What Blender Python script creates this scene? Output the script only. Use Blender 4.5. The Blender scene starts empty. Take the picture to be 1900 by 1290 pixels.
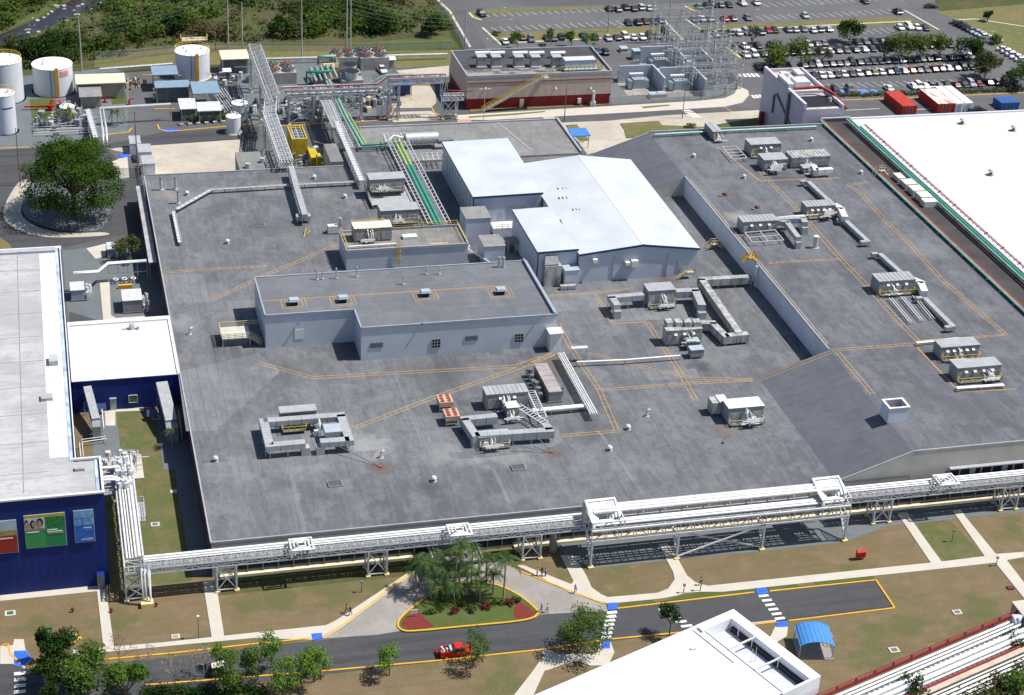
import bpy, math, random
from mathutils import Vector, Matrix
sc = bpy.context.scene
EXPO = .45
COL = sc.collection
rnd = random.Random(7)
R = math.radians
V = Vector
# ------------------------------------------------------------------ camera calibration (metres, X along the plant front, Y away)
PIT, YAW, ROL, FOC, CAMZ = 0.4958285, 0.27616031, 0.05955978, 3329.91, 180.0
_cp, _sp, _cy, _sy, _cr, _sr = math.cos(PIT), math.sin(PIT), math.cos(YAW), math.sin(YAW), math.cos(ROL), math.sin(ROL)
CF = V((_sy*_cp, _cy*_cp, -_sp)); _r = V((_cy, -_sy, 0)); _u = _r.cross(CF)
CR = _cr*_r + _sr*_u; CU = -_sr*_r + _cr*_u
CAM = V((0, 0, CAMZ))
def _ray(px, py): return CF + CR*((px-950)/FOC) - CU*((py-645)/FOC)
def G(px, py, z=0.0):
    d = _ray(px, py); return CAM + d*((z-CAMZ)/d.z)
def GY(px, py, y):
    d = _ray(px, py); return CAM + d*(y/d.y)
def gp(pts, z=0.0): return [G(a, b, z) for a, b in pts]
# ------------------------------------------------------------------ mesh builder
class MB:
    def __init__(s): s.v = []; s.f = []; s.m = []; s.s = []
    def add(s, vs, fs, m=0, sm=False):
        o = len(s.v); s.v.extend([tuple(p) for p in vs])
        for f in fs: s.f.append([i+o for i in f]); s.m.append(m); s.s.append(sm)
        return s
    def box(s, x0, x1, y0, y1, z0, z1, m=0, top=None):
        vs = [(x0,y0,z0),(x1,y0,z0),(x1,y1,z0),(x0,y1,z0),(x0,y0,z1),(x1,y0,z1),(x1,y1,z1),(x0,y1,z1)]
        s.add(vs, [(3,2,1,0),(0,1,5,4),(1,2,6,5),(2,3,7,6),(3,0,4,7)], m)
        s.f.append([len(s.v)-4+i for i in range(4)]); s.m.append(m if top is None else top); s.s.append(False)
        return s
    def obox(s, c, sx, sy, z0, z1, rz=0, m=0, top=None):
        n0 = len(s.v); s.box(-sx/2, sx/2, -sy/2, sy/2, z0, z1, m, top)
        co, si = math.cos(rz), math.sin(rz)
        for i in range(n0, len(s.v)):
            x, y, z = s.v[i]; s.v[i] = (c[0]+co*x-si*y, c[1]+si*x+co*y, z)
        return s
    def beam(s, p, q, w=.15, h=None, m=0):
        p, q = V(p), V(q); d = q-p
        if d.length < 1e-6: return s
        d.normalize(); up = V((0,0,1)) if abs(d.z) < .95 else V((0,1,0))
        a = d.cross(up).normalized(); b = a.cross(d)
        a *= w/2; b *= (h or w)/2
        vs = [p-a-b,p+a-b,p+a+b,p-a+b,q-a-b,q+a-b,q+a+b,q-a+b]
        return s.add(vs, [(0,1,2,3),(7,6,5,4),(0,4,5,1),(1,5,6,2),(2,6,7,3),(3,7,4,0)], m)
    def tube(s, pts, r, n=7, m=0, r2=None):
        pts = [V(p) for p in pts]; rings = []; o = len(s.v); N = len(pts)
        for i, p in enumerate(pts):
            d = (pts[min(i+1,N-1)]-pts[max(i-1,0)]).normalized()
            up = V((0,0,1)) if abs(d.z) < .9 else V((0,1,0))
            a = d.cross(up).normalized(); b = a.cross(d)
            rr = r if r2 is None else r+(r2-r)*i/max(1,N-1)
            if 0 < i < N-1:
                c = max(.5, math.cos((pts[i+1]-p).angle(p-pts[i-1])/2)); rr2 = rr/c
            else: rr2 = rr
            rings.append([p+a*math.cos(2*math.pi*k/n)*rr2+b*math.sin(2*math.pi*k/n)*rr for k in range(n)])
        vs = [v for g in rings for v in g]; fs = []
        for i in range(N-1):
            for k in range(n):
                fs.append((i*n+k, i*n+(k+1)%n, (i+1)*n+(k+1)%n, (i+1)*n+k))
        s.add(vs, fs, m, True)
        s.add(rings[0], [tuple(range(n))[::-1]], m); s.add(rings[-1], [tuple(range(n))], m)
        return s
    def cyl(s, x, y, z0, z1, r, n=16, m=0, r2=None, top=None):
        r2 = r if r2 is None else r2
        A = [(x+r*math.cos(2*math.pi*k/n), y+r*math.sin(2*math.pi*k/n), z0) for k in range(n)]
        B = [(x+r2*math.cos(2*math.pi*k/n), y+r2*math.sin(2*math.pi*k/n), z1) for k in range(n)]
        s.add(A+B, [(k,(k+1)%n,n+(k+1)%n,n+k) for k in range(n)], m, True)
        s.add(B, [tuple(range(n))], m if top is None else top); s.add(A, [tuple(range(n))[::-1]], m)
        return s
    def cone(s, x, y, z0, z1, r, n=16, m=0):
        A = [(x+r*math.cos(2*math.pi*k/n), y+r*math.sin(2*math.pi*k/n), z0) for k in range(n)]
        return s.add(A+[(x,y,z1)], [(k,(k+1)%n,n) for k in range(n)], m, True)
    def ring(s, x, y, z, R0, r, n=24, m=0, a0=0, a1=360):
        c = abs(a1-a0) >= 360
        pts = [(x+R0*math.cos(R(a0+(a1-a0)*k/n)), y+R0*math.sin(R(a0+(a1-a0)*k/n)), z) for k in range(n+1)]
        return s.tube(pts, r, 5, m)
    def prism(s, pts, z0, z1, m=0, top=None):
        P = [(p[0],p[1]) for p in pts]
        ar = sum(P[i][0]*P[(i+1)%len(P)][1]-P[(i+1)%len(P)][0]*P[i][1] for i in range(len(P)))
        if ar < 0: P = P[::-1]
        n = len(P); vs = [(x,y,z0) for x,y in P]+[(x,y,z1) for x,y in P]
        s.add(vs, [(i,(i+1)%n,n+(i+1)%n,n+i) for i in range(n)], m)
        s.add([(x,y,z1) for x,y in P], [tuple(range(n))], m if top is None else top)
        return s
    def poly(s, pts, m=0): return s.add(pts, [tuple(range(len(pts)))], m)
    def rail(s, pts, h=1.1, step=1.6, r=.035, m=0, mid=1):
        pts = [V(p) for p in pts]
        for k in range(mid+1):
            z = h*(1-k/(mid+1))
            for a, b in zip(pts, pts[1:]): s.beam(a+V((0,0,z)), b+V((0,0,z)), 2*r, 2*r, m)
        for a, b in zip(pts, pts[1:]):
            n = max(1, round((b-a).length/step))
            for i in range(n+1):
                p = a.lerp(b, i/n); s.beam(p, p+V((0,0,h)), 2*r, 2*r, m)
        return s
    def ell(s, c, rx, ry, rz, n=10, m=0, k=6, half=False):
        vs = []; fs = []
        a0 = 0 if half else -90
        for i in range(k+1):
            t = R(a0+(90-a0)*i/k)
            for j in range(n):
                u = 2*math.pi*j/n
                vs.append((c[0]+rx*math.cos(t)*math.cos(u), c[1]+ry*math.cos(t)*math.sin(u), c[2]+rz*math.sin(t)))
        for i in range(k):
            for j in range(n): fs.append((i*n+j, i*n+(j+1)%n, (i+1)*n+(j+1)%n, (i+1)*n+j))
        return s.add(vs, fs, m, True)
    def mesh(s, name, mats, org=(0,0,0)):
        me = bpy.data.meshes.new(name)
        ox, oy, oz = org
        me.from_pydata([(x-ox,y-oy,z-oz) for x,y,z in s.v], [], s.f)
        for mt in (mats if isinstance(mats, (list,tuple)) else [mats]): me.materials.append(mt)
        me.polygons.foreach_set('material_index', s.m); me.polygons.foreach_set('use_smooth', s.s)
        me.update(); return me
ORG = {}
def _tag(o, label, cat, group=None, kind=None):
    if label: o['label'] = label
    if cat: o['category'] = cat
    if group: o['group'] = group
    if kind: o['kind'] = kind
def thing(name, label, cat, loc=(0,0,0), group=None, rz=0, kind=None):
    o = bpy.data.objects.new(name, None); COL.objects.link(o); o.empty_display_size = .5
    o.location = loc; o.rotation_euler.z = rz; ORG[o.name] = V(loc); _tag(o, label, cat, group, kind); return o
def part(mb, name, mats, parent, label=None, kind=None):
    org = ORG[parent.name]
    o = bpy.data.objects.new(name, mb.mesh(name, mats, org)); COL.objects.link(o); o.parent = parent; ORG[o.name] = org
    if label: o['label'] = label
    if kind: o['kind'] = kind
    return o
def solo(mb, name, mats, label, cat, group=None, kind=None, loc=None):
    if loc is None:
        n = len(mb.v); loc = (sum(v[0] for v in mb.v)/n, sum(v[1] for v in mb.v)/n, min(v[2] for v in mb.v))
    o = bpy.data.objects.new(name, mb.mesh(name, mats, loc)); o.location = loc; COL.objects.link(o); ORG[o.name] = V(loc)
    _tag(o, label, cat, group, kind); return o
def struct(mb, name, mats, cat=None):
    o = bpy.data.objects.new(name, mb.mesh(name, mats)); COL.objects.link(o); o['kind'] = 'structure'; ORG[o.name] = V((0,0,0)); return o
def copy_tree(o, loc, rz=0, label=None, group=None, sc_=1.0):
    def cp(x, par):
        c = x.copy(); COL.objects.link(c); c.parent = par
        for ch in x.children: cp(ch, c)
        return c
    r = cp(o, None); r.location = loc; r.rotation_euler.z = rz
    if sc_ != 1.0: r.scale = (sc_,)*3
    if label: r['label'] = label
    if group: r['group'] = group
    return r
class Proto:
    """first call uses the model itself, later calls copy it and its parts"""
    def __init__(s, root): s.o = root; s.used = False
    def __call__(s, loc, rz=0, label=None, group=None, sc_=1.0, mat=None):
        if not s.used:
            s.used = True; o = s.o; o.location = loc; o.rotation_euler.z = rz
            if sc_ != 1.0: o.scale = (sc_,)*3
            if label: o['label'] = label
            if group: o['group'] = group
            return o
        o = copy_tree(s.o, loc, rz, label, group, 1.0)
        o.scale = (sc_,)*3
        return o
ORD = ['first','second','third','fourth','fifth','sixth','seventh','eighth','ninth','tenth','eleventh','twelfth','thirteenth','fourteenth','fifteenth','sixteenth','seventeenth','eighteenth','nineteenth','twentieth']+['twenty-'+q for q in ('first','second','third','fourth','fifth','sixth')]
# ------------------------------------------------------------------ materials
MATS = {}
def mat(name, col, rough=.7, metal=0., var=.12, scale=.6, col2=None, bump=0., stretch=(1,1,1), spec=.3, detail=4):
    if name in MATS: return MATS[name]
    m = bpy.data.materials.new(name); m.use_nodes = True; MATS[name] = m
    nt = m.node_tree; b = nt.nodes['Principled BSDF']
    b.inputs['Roughness'].default_value = rough; b.inputs['Metallic'].default_value = metal
    b.inputs['Specular IOR Level'].default_value = spec
    if var <= 0 and col2 is None:
        b.inputs['Base Color'].default_value = (*col, 1); return m
    g = nt.nodes.new('ShaderNodeNewGeometry'); mp = nt.nodes.new('ShaderNodeMapping'); mp.inputs['Scale'].default_value = stretch
    nt.links.new(g.outputs['Position'], mp.inputs['Vector'])
    n = nt.nodes.new('ShaderNodeTexNoise'); n.inputs['Scale'].default_value = scale; n.inputs['Detail'].default_value = detail
    nt.links.new(mp.outputs[0], n.inputs['Vector'])
    rp = nt.nodes.new('ShaderNodeValToRGB'); rp.color_ramp.elements[0].position = .32; rp.color_ramp.elements[1].position = .68
    c2 = col2 or tuple(min(1, c*(1+var)) for c in col); c1 = col if col2 else tuple(c*(1-var) for c in col)
    rp.color_ramp.elements[0].color = (*c1, 1); rp.color_ramp.elements[1].color = (*c2, 1)
    nt.links.new(n.outputs['Fac'], rp.inputs['Fac']); nt.links.new(rp.outputs['Color'], b.inputs['Base Color'])
    if bump:
        bp = nt.nodes.new('ShaderNodeBump'); bp.inputs['Strength'].default_value = bump; bp.inputs['Distance'].default_value = .1
        nt.links.new(n.outputs['Fac'], bp.inputs['Height']); nt.links.new(bp.outputs[0], b.inputs['Normal'])
    m.diffuse_color = (*col, 1); return m
def nodes(m): return m.node_tree.nodes, m.node_tree.links
def layered(name, base, layers, rough=.85, spec=.2, bump=0.):
    """base colour plus noise layers: (scale, stretch, lo, hi, colour, amount)"""
    if name in MATS: return MATS[name]
    m = bpy.data.materials.new(name); m.use_nodes = True; MATS[name] = m
    N, L = nodes(m); b = N['Principled BSDF']; b.inputs['Roughness'].default_value = rough; b.inputs['Specular IOR Level'].default_value = spec
    g = N.new('ShaderNodeNewGeometry'); cur = None
    for i, (scl, st, lo, hi, c, amt) in enumerate(layers):
        mp = N.new('ShaderNodeMapping'); mp.inputs['Scale'].default_value = st; mp.inputs['Location'].default_value = (i*13.7, i*7.1, 0)
        L.new(g.outputs['Position'], mp.inputs['Vector'])
        n = N.new('ShaderNodeTexNoise'); n.inputs['Scale'].default_value = scl; n.inputs['Detail'].default_value = 5; n.inputs['Roughness'].default_value = .6
        L.new(mp.outputs[0], n.inputs['Vector'])
        mr = N.new('ShaderNodeMapRange'); mr.inputs[1].default_value = lo; mr.inputs[2].default_value = hi; mr.inputs[4].default_value = amt
        L.new(n.outputs['Fac'], mr.inputs[0])
        mx = N.new('ShaderNodeMix'); mx.data_type = 'RGBA'
        L.new(mr.outputs[0], mx.inputs[0]); mx.inputs[7].default_value = (*c, 1)
        if cur is None: mx.inputs[6].default_value = (*base, 1)
        else: L.new(cur, mx.inputs[6])
        cur = mx.outputs[2]
    L.new(cur, b.inputs['Base Color']); m['cur'] = 1
    m.diffuse_color = (*base, 1)
    return m
def spots(m, lst):
    """irregular stains of their own shape at fixed places: (x, y, radius, colour, amount)"""
    N, L = nodes(m); b = N['Principled BSDF']; cur = b.inputs['Base Color'].links[0].from_socket
    g = N.new('ShaderNodeNewGeometry'); n = N.new('ShaderNodeTexNoise'); n.inputs['Scale'].default_value = .45; n.inputs['Detail'].default_value = 5
    L.new(g.outputs['Position'], n.inputs['Vector'])
    sp = N.new('ShaderNodeSeparateXYZ'); L.new(g.outputs['Position'], sp.inputs[0]); cb = N.new('ShaderNodeCombineXYZ')
    L.new(sp.outputs[0], cb.inputs[0]); L.new(sp.outputs[1], cb.inputs[1])
    for x, y, r, c, amt in lst:
        d = N.new('ShaderNodeVectorMath'); d.operation = 'DISTANCE'; L.new(cb.outputs[0], d.inputs[0]); d.inputs[1].default_value = (x, y, 0)
        ad = N.new('ShaderNodeMath'); ad.operation = 'MULTIPLY_ADD'; L.new(n.outputs['Fac'], ad.inputs[0]); ad.inputs[1].default_value = r*1.2; L.new(d.outputs['Value'], ad.inputs[2])
        mr = N.new('ShaderNodeMapRange'); mr.inputs[1].default_value = r*1.6; mr.inputs[2].default_value = r*.9; mr.inputs[4].default_value = amt
        L.new(ad.outputs[0], mr.inputs[0])
        mx = N.new('ShaderNodeMix'); mx.data_type = 'RGBA'; L.new(mr.outputs[0], mx.inputs[0]); L.new(cur, mx.inputs[6]); mx.inputs[7].default_value = (*c, 1)
        cur = mx.outputs[2]
    L.new(cur, b.inputs['Base Color'])
def bumpwave(m, axis, scale, strength=.5, dist=.05):
    N, L = nodes(m); b = N['Principled BSDF']; g = N.new('ShaderNodeNewGeometry')
    w = N.new('ShaderNodeTexWave'); w.bands_direction = axis; w.inputs['Scale'].default_value = scale
    L.new(g.outputs['Position'], w.inputs['Vector']); bp = N.new('ShaderNodeBump'); bp.inputs['Strength'].default_value = strength; bp.inputs['Distance'].default_value = dist
    L.new(w.outputs['Fac'], bp.inputs['Height']); L.new(bp.outputs[0], b.inputs['Normal']); return m
def leaf(name, c1, c2, scale=.5):
    if name in MATS: return MATS[name]
    m = bpy.data.materials.new(name); m.use_nodes = True; MATS[name] = m; N, L = nodes(m); N.remove(N['Principled BSDF'])
    g = N.new('ShaderNodeNewGeometry'); n = N.new('ShaderNodeTexNoise'); n.inputs['Scale'].default_value = scale; n.inputs['Detail'].default_value = 4
    L.new(g.outputs['Position'], n.inputs['Vector']); rp = N.new('ShaderNodeValToRGB')
    e = rp.color_ramp.elements; e[0].position = .35; e[1].position = .66; e[0].color = (*c1,1); e[1].color = (*c2,1)
    L.new(n.outputs['Fac'], rp.inputs['Fac'])
    d = N.new('ShaderNodeBsdfDiffuse'); t = N.new('ShaderNodeBsdfTranslucent'); a = N.new('ShaderNodeMixShader'); a.inputs[0].default_value = .3
    L.new(rp.outputs[0], d.inputs[0]); L.new(rp.outputs[0], t.inputs[0]); L.new(d.outputs[0], a.inputs[1]); L.new(t.outputs[0], a.inputs[2])
    L.new(a.outputs[0], N['Material Output'].inputs[0]); return m
# base palette
asphalt = layered('asphalt', (.066,.068,.073), [(.05,(1,1,1),.4,.7,(.075,.076,.08),.8),(.6,(1,1,1),.5,.75,(.04,.04,.044),.5),(3,(1,1,1),.4,.8,(.09,.09,.092),.25),(.35,(.06,1,1),.5,.66,(.034,.034,.037),.55),(.12,(1,1,1),.6,.66,(.085,.085,.087),.6)])
asphalt_far = layered('asphalt_far', (.09,.09,.095), [(.03,(1,1,1),.4,.65,(.13,.13,.135),.8),(.3,(.3,1,1),.5,.75,(.065,.065,.07),.5)])
asphalt_lot = layered('asphalt_lot', (.105,.105,.11), [(.04,(1,1,1),.4,.65,(.14,.14,.142),.8),(.3,(1,1,1),.5,.75,(.08,.08,.083),.5)])
concrete = layered('concrete', (.52,.48,.41), [(.3,(1,1,1),.4,.7,(.44,.41,.36),.7),(2.5,(1,1,1),.5,.8,(.35,.33,.3),.35)])
concrete_old = layered('concrete_old', (.4,.36,.3), [(.08,(1,1,1),.42,.62,(.5,.45,.37),.8),(.5,(1,1,1),.5,.75,(.27,.25,.22),.5),(2,(.2,1,1),.55,.75,(.2,.19,.18),.3)])
concrete_drive = layered('concrete_drive', (.26,.24,.22), [(.15,(1,1,1),.42,.62,(.33,.31,.28),.8),(.8,(1,1,1),.5,.75,(.19,.18,.17),.5)])
gravel = layered('gravel', (.13,.15,.16), [(.2,(1,1,1),.4,.7,(.17,.185,.19),.7),(6,(1,1,1),.45,.7,(.09,.1,.105),.6)])
lawn = layered('lawn', (.185,.132,.075), [(.045,(1,1,1),.46,.62,(.125,.11,.05),.75),(.12,(1,1,1),.54,.68,(.09,.11,.035),.5),(.3,(1,1,1),.5,.66,(.215,.16,.098),.7),(.07,(1,1,1),.54,.62,(.085,.11,.035),.7),(.9,(.12,1,1),.5,.7,(.12,.095,.048),.5),(2.5,(1,1,1),.55,.7,(.25,.2,.13),.45),(7,(1,1,1),.42,.66,(.075,.065,.03),.5)])
lawn_green = layered('lawn_green', (.07,.1,.025), [(.3,(1,1,1),.4,.7,(.11,.12,.04),.8),(4,(1,1,1),.45,.7,(.04,.06,.015),.5)])
lawn_dry = layered('lawn_dry', (.17,.14,.06), [(.05,(1,1,1),.4,.6,(.11,.13,.04),.9),(.5,(1,1,1),.5,.7,(.23,.18,.1),.6),(3,(1,1,1),.45,.7,(.09,.09,.035),.4)])
scrubg = layered('scrub_ground', (.06,.075,.022), [(.03,(1,1,1),.42,.6,(.1,.075,.04),.9),(.1,(1,1,1),.45,.65,(.035,.05,.015),.8),(1,(1,1,1),.45,.7,(.1,.11,.04),.5)])
soil = layered('mulch', (.14,.025,.02), [(1,(1,1,1),.4,.7,(.12,.02,.015),.8),(6,(1,1,1),.4,.7,(.28,.06,.04),.6)])
yellow = layered('yellow_paint', (.68,.38,.03), [(.5,(1,1,1),.45,.7,(.5,.27,.04),.7),(3,(1,1,1),.54,.7,(.35,.27,.16),.7)], rough=.7)
orange_paint = layered('orange_walk_paint', (.52,.31,.09), [(.5,(1,1,1),.45,.68,(.3,.22,.13),.6),(4,(1,1,1),.5,.7,(.15,.145,.14),.6)])
white_paint = layered('white_paint', (.68,.67,.65), [(1.2,(1,1,1),.45,.7,(.58,.57,.55),.7),(5,(1,1,1),.56,.72,(.36,.35,.34),.5)], rough=.7)
blue_paint = mat('blue_paint', (.03,.13,.6), .7, var=.15, scale=1)
steel = mat('galvanised_steel', (.5,.51,.52), .45, .35, var=.15, scale=1.2)
steel_w = mat('pale_steel', (.56,.57,.58), .5, .1, var=.1, scale=1)
steel_d = mat('dark_steel', (.16,.17,.18), .6, .2, var=.2, scale=1)
alu = mat('pipe_cladding', (.7,.7,.69), .45, .1, var=.08, scale=.8, spec=.5)
sheet_gal = layered('duct_sheet', (.32,.33,.34), [(.6,(1,1,1),.4,.7,(.42,.43,.44),.8),(3,(1,1,.2),.55,.75,(.24,.24,.24),.4)], rough=.5, spec=.5)
sheet_dirty = layered('dirty_duct_sheet', (.42,.42,.41), [(.8,(1,1,.3),.42,.62,(.16,.16,.16),.85),(3,(1,1,.1),.5,.7,(.62,.6,.57),.6)], rough=.6)
unit_gray = layered('unit_casing', (.25,.255,.26), [(.8,(1,1,.3),.4,.7,(.33,.335,.34),.7),(3,(1,1,.15),.55,.75,(.13,.12,.11),.5)], rough=.55)
black = mat('black_rubber', (.02,.02,.022), .8, var=0)
dark = mat('dark_opening', (.015,.017,.022), .6, var=0)
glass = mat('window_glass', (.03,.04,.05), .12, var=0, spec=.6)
green_pipe = mat('green_pipe', (.04,.28,.21), .45, var=.12, scale=.5)
green_pale = mat('pale_green_pipe', (.2,.38,.3), .5, var=.15, scale=.5)
red_paint = mat('red_paint', (.5,.02,.015), .5, var=.12)
red_dark = mat('dark_red_paint', (.24,.025,.03), .6, var=.15)
wood = mat('pole_wood', (.2,.16,.12), .9, var=.2)
pole_grey = mat('pole_concrete', (.42,.41,.39), .8, var=.1)
bark = mat('bark', (.16,.12,.09), .9, var=.3, scale=2)
railyel = mat('yellow_rail', (.6,.42,.06), .6, var=.2, scale=1)
railtan = mat('tan_rail', (.55,.47,.3), .6, var=.15, scale=1)
# ================================================================== SETTING: ground, roads, paths, markings
def chaikin(P, n=2):
    for _ in range(n):
        Q = []
        for a, c in zip(P, P[1:]+P[:1]): Q += [(a[0]*.75+c[0]*.25, a[1]*.75+c[1]*.25), (a[0]*.25+c[0]*.75, a[1]*.25+c[1]*.75)]
        P = Q
    return P
def sheet(name, pts, z, m):
    return struct(MB().poly([V((p.x,p.y,z)) for p in gp(pts, z)]), name, m)
def slab(name, pts, z0, z1, m):
    return struct(MB().prism([(p.x,p.y) for p in gp(pts, z1)], z0, z1), name, m)
def rect(name, x0, x1, y0, y1, z, m):
    return struct(MB().poly([(x0,y0,z),(x1,y0,z),(x1,y1,z),(x0,y1,z)]), name, m)
def kerb(name, lines, m, w=.28, h=.15):
    b = MB()
    for ln in lines:
        P = gp(ln)
        for p, q in zip(P, P[1:]):
            b.beam(V((p.x,p.y,h/2)), V((q.x,q.y,h/2)), w, h)
    return struct(b, name, m)
rect('ground', -3000, 3000, -2500, 3500, 0, scrubg)
rect('lawn', -60, 320, 120, 310, .01, lawn)
rect('yard_pavement', -70, 330, 310, 497, .02, asphalt_far)
sheet('car_park', [(872,0),(848,60),(862,95),(1080,100),(1370,160),(1390,185),(1900,195),(1900,110),(1735,15),(1735,-20),(880,-20)], .03, asphalt_lot)
sheet('road', [(800,-12),(830,30),(865,92),(905,92),(870,30),(905,14),(1260,6),(1500,-6),(1500,-25),(800,-25)], .04, asphalt_far)
sheet('grass_bank', [(175,105),(390,83),(640,85),(830,80),(840,92),(834,122),(740,126),(700,118),(500,118),(175,125)], .03, lawn_dry)
sheet('grass_verge', [(640,82),(830,66),(843,78),(838,92),(650,98)], .04, lawn_green)
sheet('hillside_grass', [(1736,22),(1900,8),(1900,118),(1850,90),(1810,60),(1760,32)], .05, lawn_dry)
rect('access_road', 150, 330, 562, 600, .04, asphalt_far)
# grass islands of the car park
for i, p in enumerate([[(870,22),(880,32),(892,36),(895,26),(1120,16),(1215,20),(1222,14),(1215,10),(900,18)],
        [(905,62),(1230,48),(1240,56),(1255,78),(1228,74),(1225,68),(1000,76),(940,80),(915,70)],
        [(1268,12),(1285,8),(1300,14),(1290,22),(1272,20)],
        [(1290,48),(1660,32),(1690,34),(1738,57),(1728,58),(1680,46),(1330,54),(1318,68),(1300,56)],
        [(1228,40),(1240,52),(1266,74),(1262,78),(1238,78),(1226,60)],
        [(1340,84),(1355,86),(1375,104),(1372,112),(1352,98)]]):
    sheet('grass_island', p, .07, lawn_dry)
kerb('pale_kerb', [[(895,52),(930,84)],[(800,-10),(835,22),(872,88)],[(1232,38),(1268,76)],[(1272,36),(1322,70)],[(1678,20),(1742,56)],[(1340,82),(1374,108)],
    [(870,24),(878,33),(893,38)],[(1690,40),(1440,52),(1330,56)],[(1270,12),(1290,22),(1300,15)],[(950,80),(1225,66)],[(1768,38),(1810,36),(1900,50)]], concrete, .8)
# stall lines
b = MB()
def stalls(pa, pb, n, ln=4.6, dx=1.2):
    A, B = G(*pa), G(*pb)
    for i in range(n+1):
        p = A.lerp(B, i/n); b.beam((p.x-dx/2,p.y+ln/2,.055),(p.x+dx/2,p.y-ln/2,.055),.14,.01)
stalls((903,28),(1115,18),15); stalls((918,55),(1150,43),16); stalls((1420,10),(1620,-2),14); stalls((1410,34),(1655,22),17)
stalls((1600,60),(1668,56),5); stalls((1430,138),(1800,120),26); stalls((1425,165),(1770,152),24); stalls((1400,103),(1720,88),22); stalls((1130,70),(1225,66),7)
struct(b, 'stall_marking', white_paint)
b = MB()
for a, c in (((1495,173),(1510,172)),((1560,172),(1575,171)),((1595,172),(1612,171)),((1620,172),(1630,171))):
    p, q = G(*a), G(*c); b.box(p.x, q.x, p.y-2.2, p.y+2.4, .05, .06)
struct(b, 'accessible_bay_marking', mat('bay_blue', (.12,.25,.6), .8, var=.2))
# ---- rear yard
sheet('concrete_yard', [(196,276),(445,259),(452,300),(430,326),(280,338),(262,306),(236,284)], .05, concrete_old)
sheet('concrete_slab', [(735,131),(833,122),(833,141),(748,143)], .06, concrete_old)
sheet('concrete_drive', [(726,166),(767,160),(806,159),(810,190),(800,200),(727,201)], .06, concrete_old)
sheet('concrete_apron', [(733,208),(800,206),(815,216),(822,220),(812,223),(731,227),(725,222)], .06, concrete_old)
sheet('concrete_plaza', [(1036,228),(1130,224),(1235,214),(1345,208),(1430,203),(1430,222),(1300,246),(1200,252),(1090,287),(1072,262)], .06, concrete_old)
sheet('planted_bed', [(1150,229),(1222,224),(1228,232),(1310,236),(1212,254),(1162,256),(1158,240)], .2, lawn_dry)
sheet('planted_bed', [(1050,232),(1070,231),(1088,252),(1092,260),(1078,262),(1060,246)], .2, lawn_dry)
sheet('planted_bed', [(1300,236),(1430,214),(1430,236),(1330,240)], .12, lawn_green)
slab('pavement', [(846,214),(960,207),(1130,197),(1300,187),(1345,182),(1362,174),(1371,160),(1388,168),(1390,176),(1378,190),(1345,198),(1200,207),(960,220),(905,223),(850,222)], 0, .15, concrete)
sheet('substation_gravel', [(1128,150),(1240,86),(1330,92),(1372,160),(1360,174),(1300,186),(1135,196)], .06, gravel)
sheet('grass_strip', [(872,203),(960,198),(1130,190),(1130,194),(960,203),(872,208)], .17, lawn_dry)
sheet('grass_strip', [(870,216),(960,210),(1010,206),(1012,208),(960,213),(870,219)], .18, lawn_dry)
sheet('grass_strip', [(1190,198),(1240,194),(1245,196),(1195,201)], .18, lawn_dry)
sheet('tank_yard_gravel', [(0,150),(60,140),(210,125),(240,140),(236,246),(55,275),(0,278)], .05, gravel)
sheet('tank_yard_grass', [(55,185),(100,180),(110,215),(60,228)], .07, lawn_green)
sheet('tank_yard_grass', [(205,172),(235,170),(236,192),(208,194)], .07, lawn_green)
sheet('cooling_yard_gravel', [(440,122),(560,108),(700,112),(730,130),(690,140),(700,220),(500,236),(440,230)], .05, gravel)
kerb('yellow_kerb', [[(0,276),(54,274)],[(190,252),(238,246),(245,238)],[(292,232),(296,241),(312,245),(470,231)],[(490,236),(560,232),(625,228)],
    [(655,228),(700,224),(722,217),(731,206)],[(800,199),(806,210),(830,220),(880,219),(958,212)],[(728,200),(730,206)],[(735,162),(805,158)],[(752,172),(766,186),(742,190)],
    [(263,140),(325,140)],[(380,138),(420,136)],[(285,203),(325,203)]], yellow, .35, .16)
kerb('road_centre_line', [[(1340,196),(1365,212)]], orange_paint, .3, .05)
b = MB()
for (a, c, n, sx, sy) in (((1270,203),(1292,217),6,2.6,.7),((1398,180),(1430,178),6,.8,2.6),((1365,140),(1405,140),6,.9,3.0),((1012,212),(1020,220),5,3.2,.5)):
    A, B = G(*a), G(*c)
    for i in range(n):
        p = A.lerp(B, i/(n-1)); b.obox((p.x,p.y), sx, sy, .05, .065)
struct(b, 'crosswalk_marking', white_paint)
sheet('brick_crossing', [(848,222),(870,220),(876,226),(850,229)], .07, mat('brick_paving', (.42,.27,.22), .9, var=.2))
# far right service road and lot
sheet('service_road', [(1405,182),(1560,190),(1900,178),(1900,225),(1560,235),(1500,220),(1420,205)], .05, asphalt_far)
kerb('yellow_kerb', [[(1548,187),(1700,182),(1900,173)]], yellow, .4, .15)
kerb('dock_line', [[(1570,205),(1632,202)],[(1700,204),(1760,200)]], white_paint, .25, .055)
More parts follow.
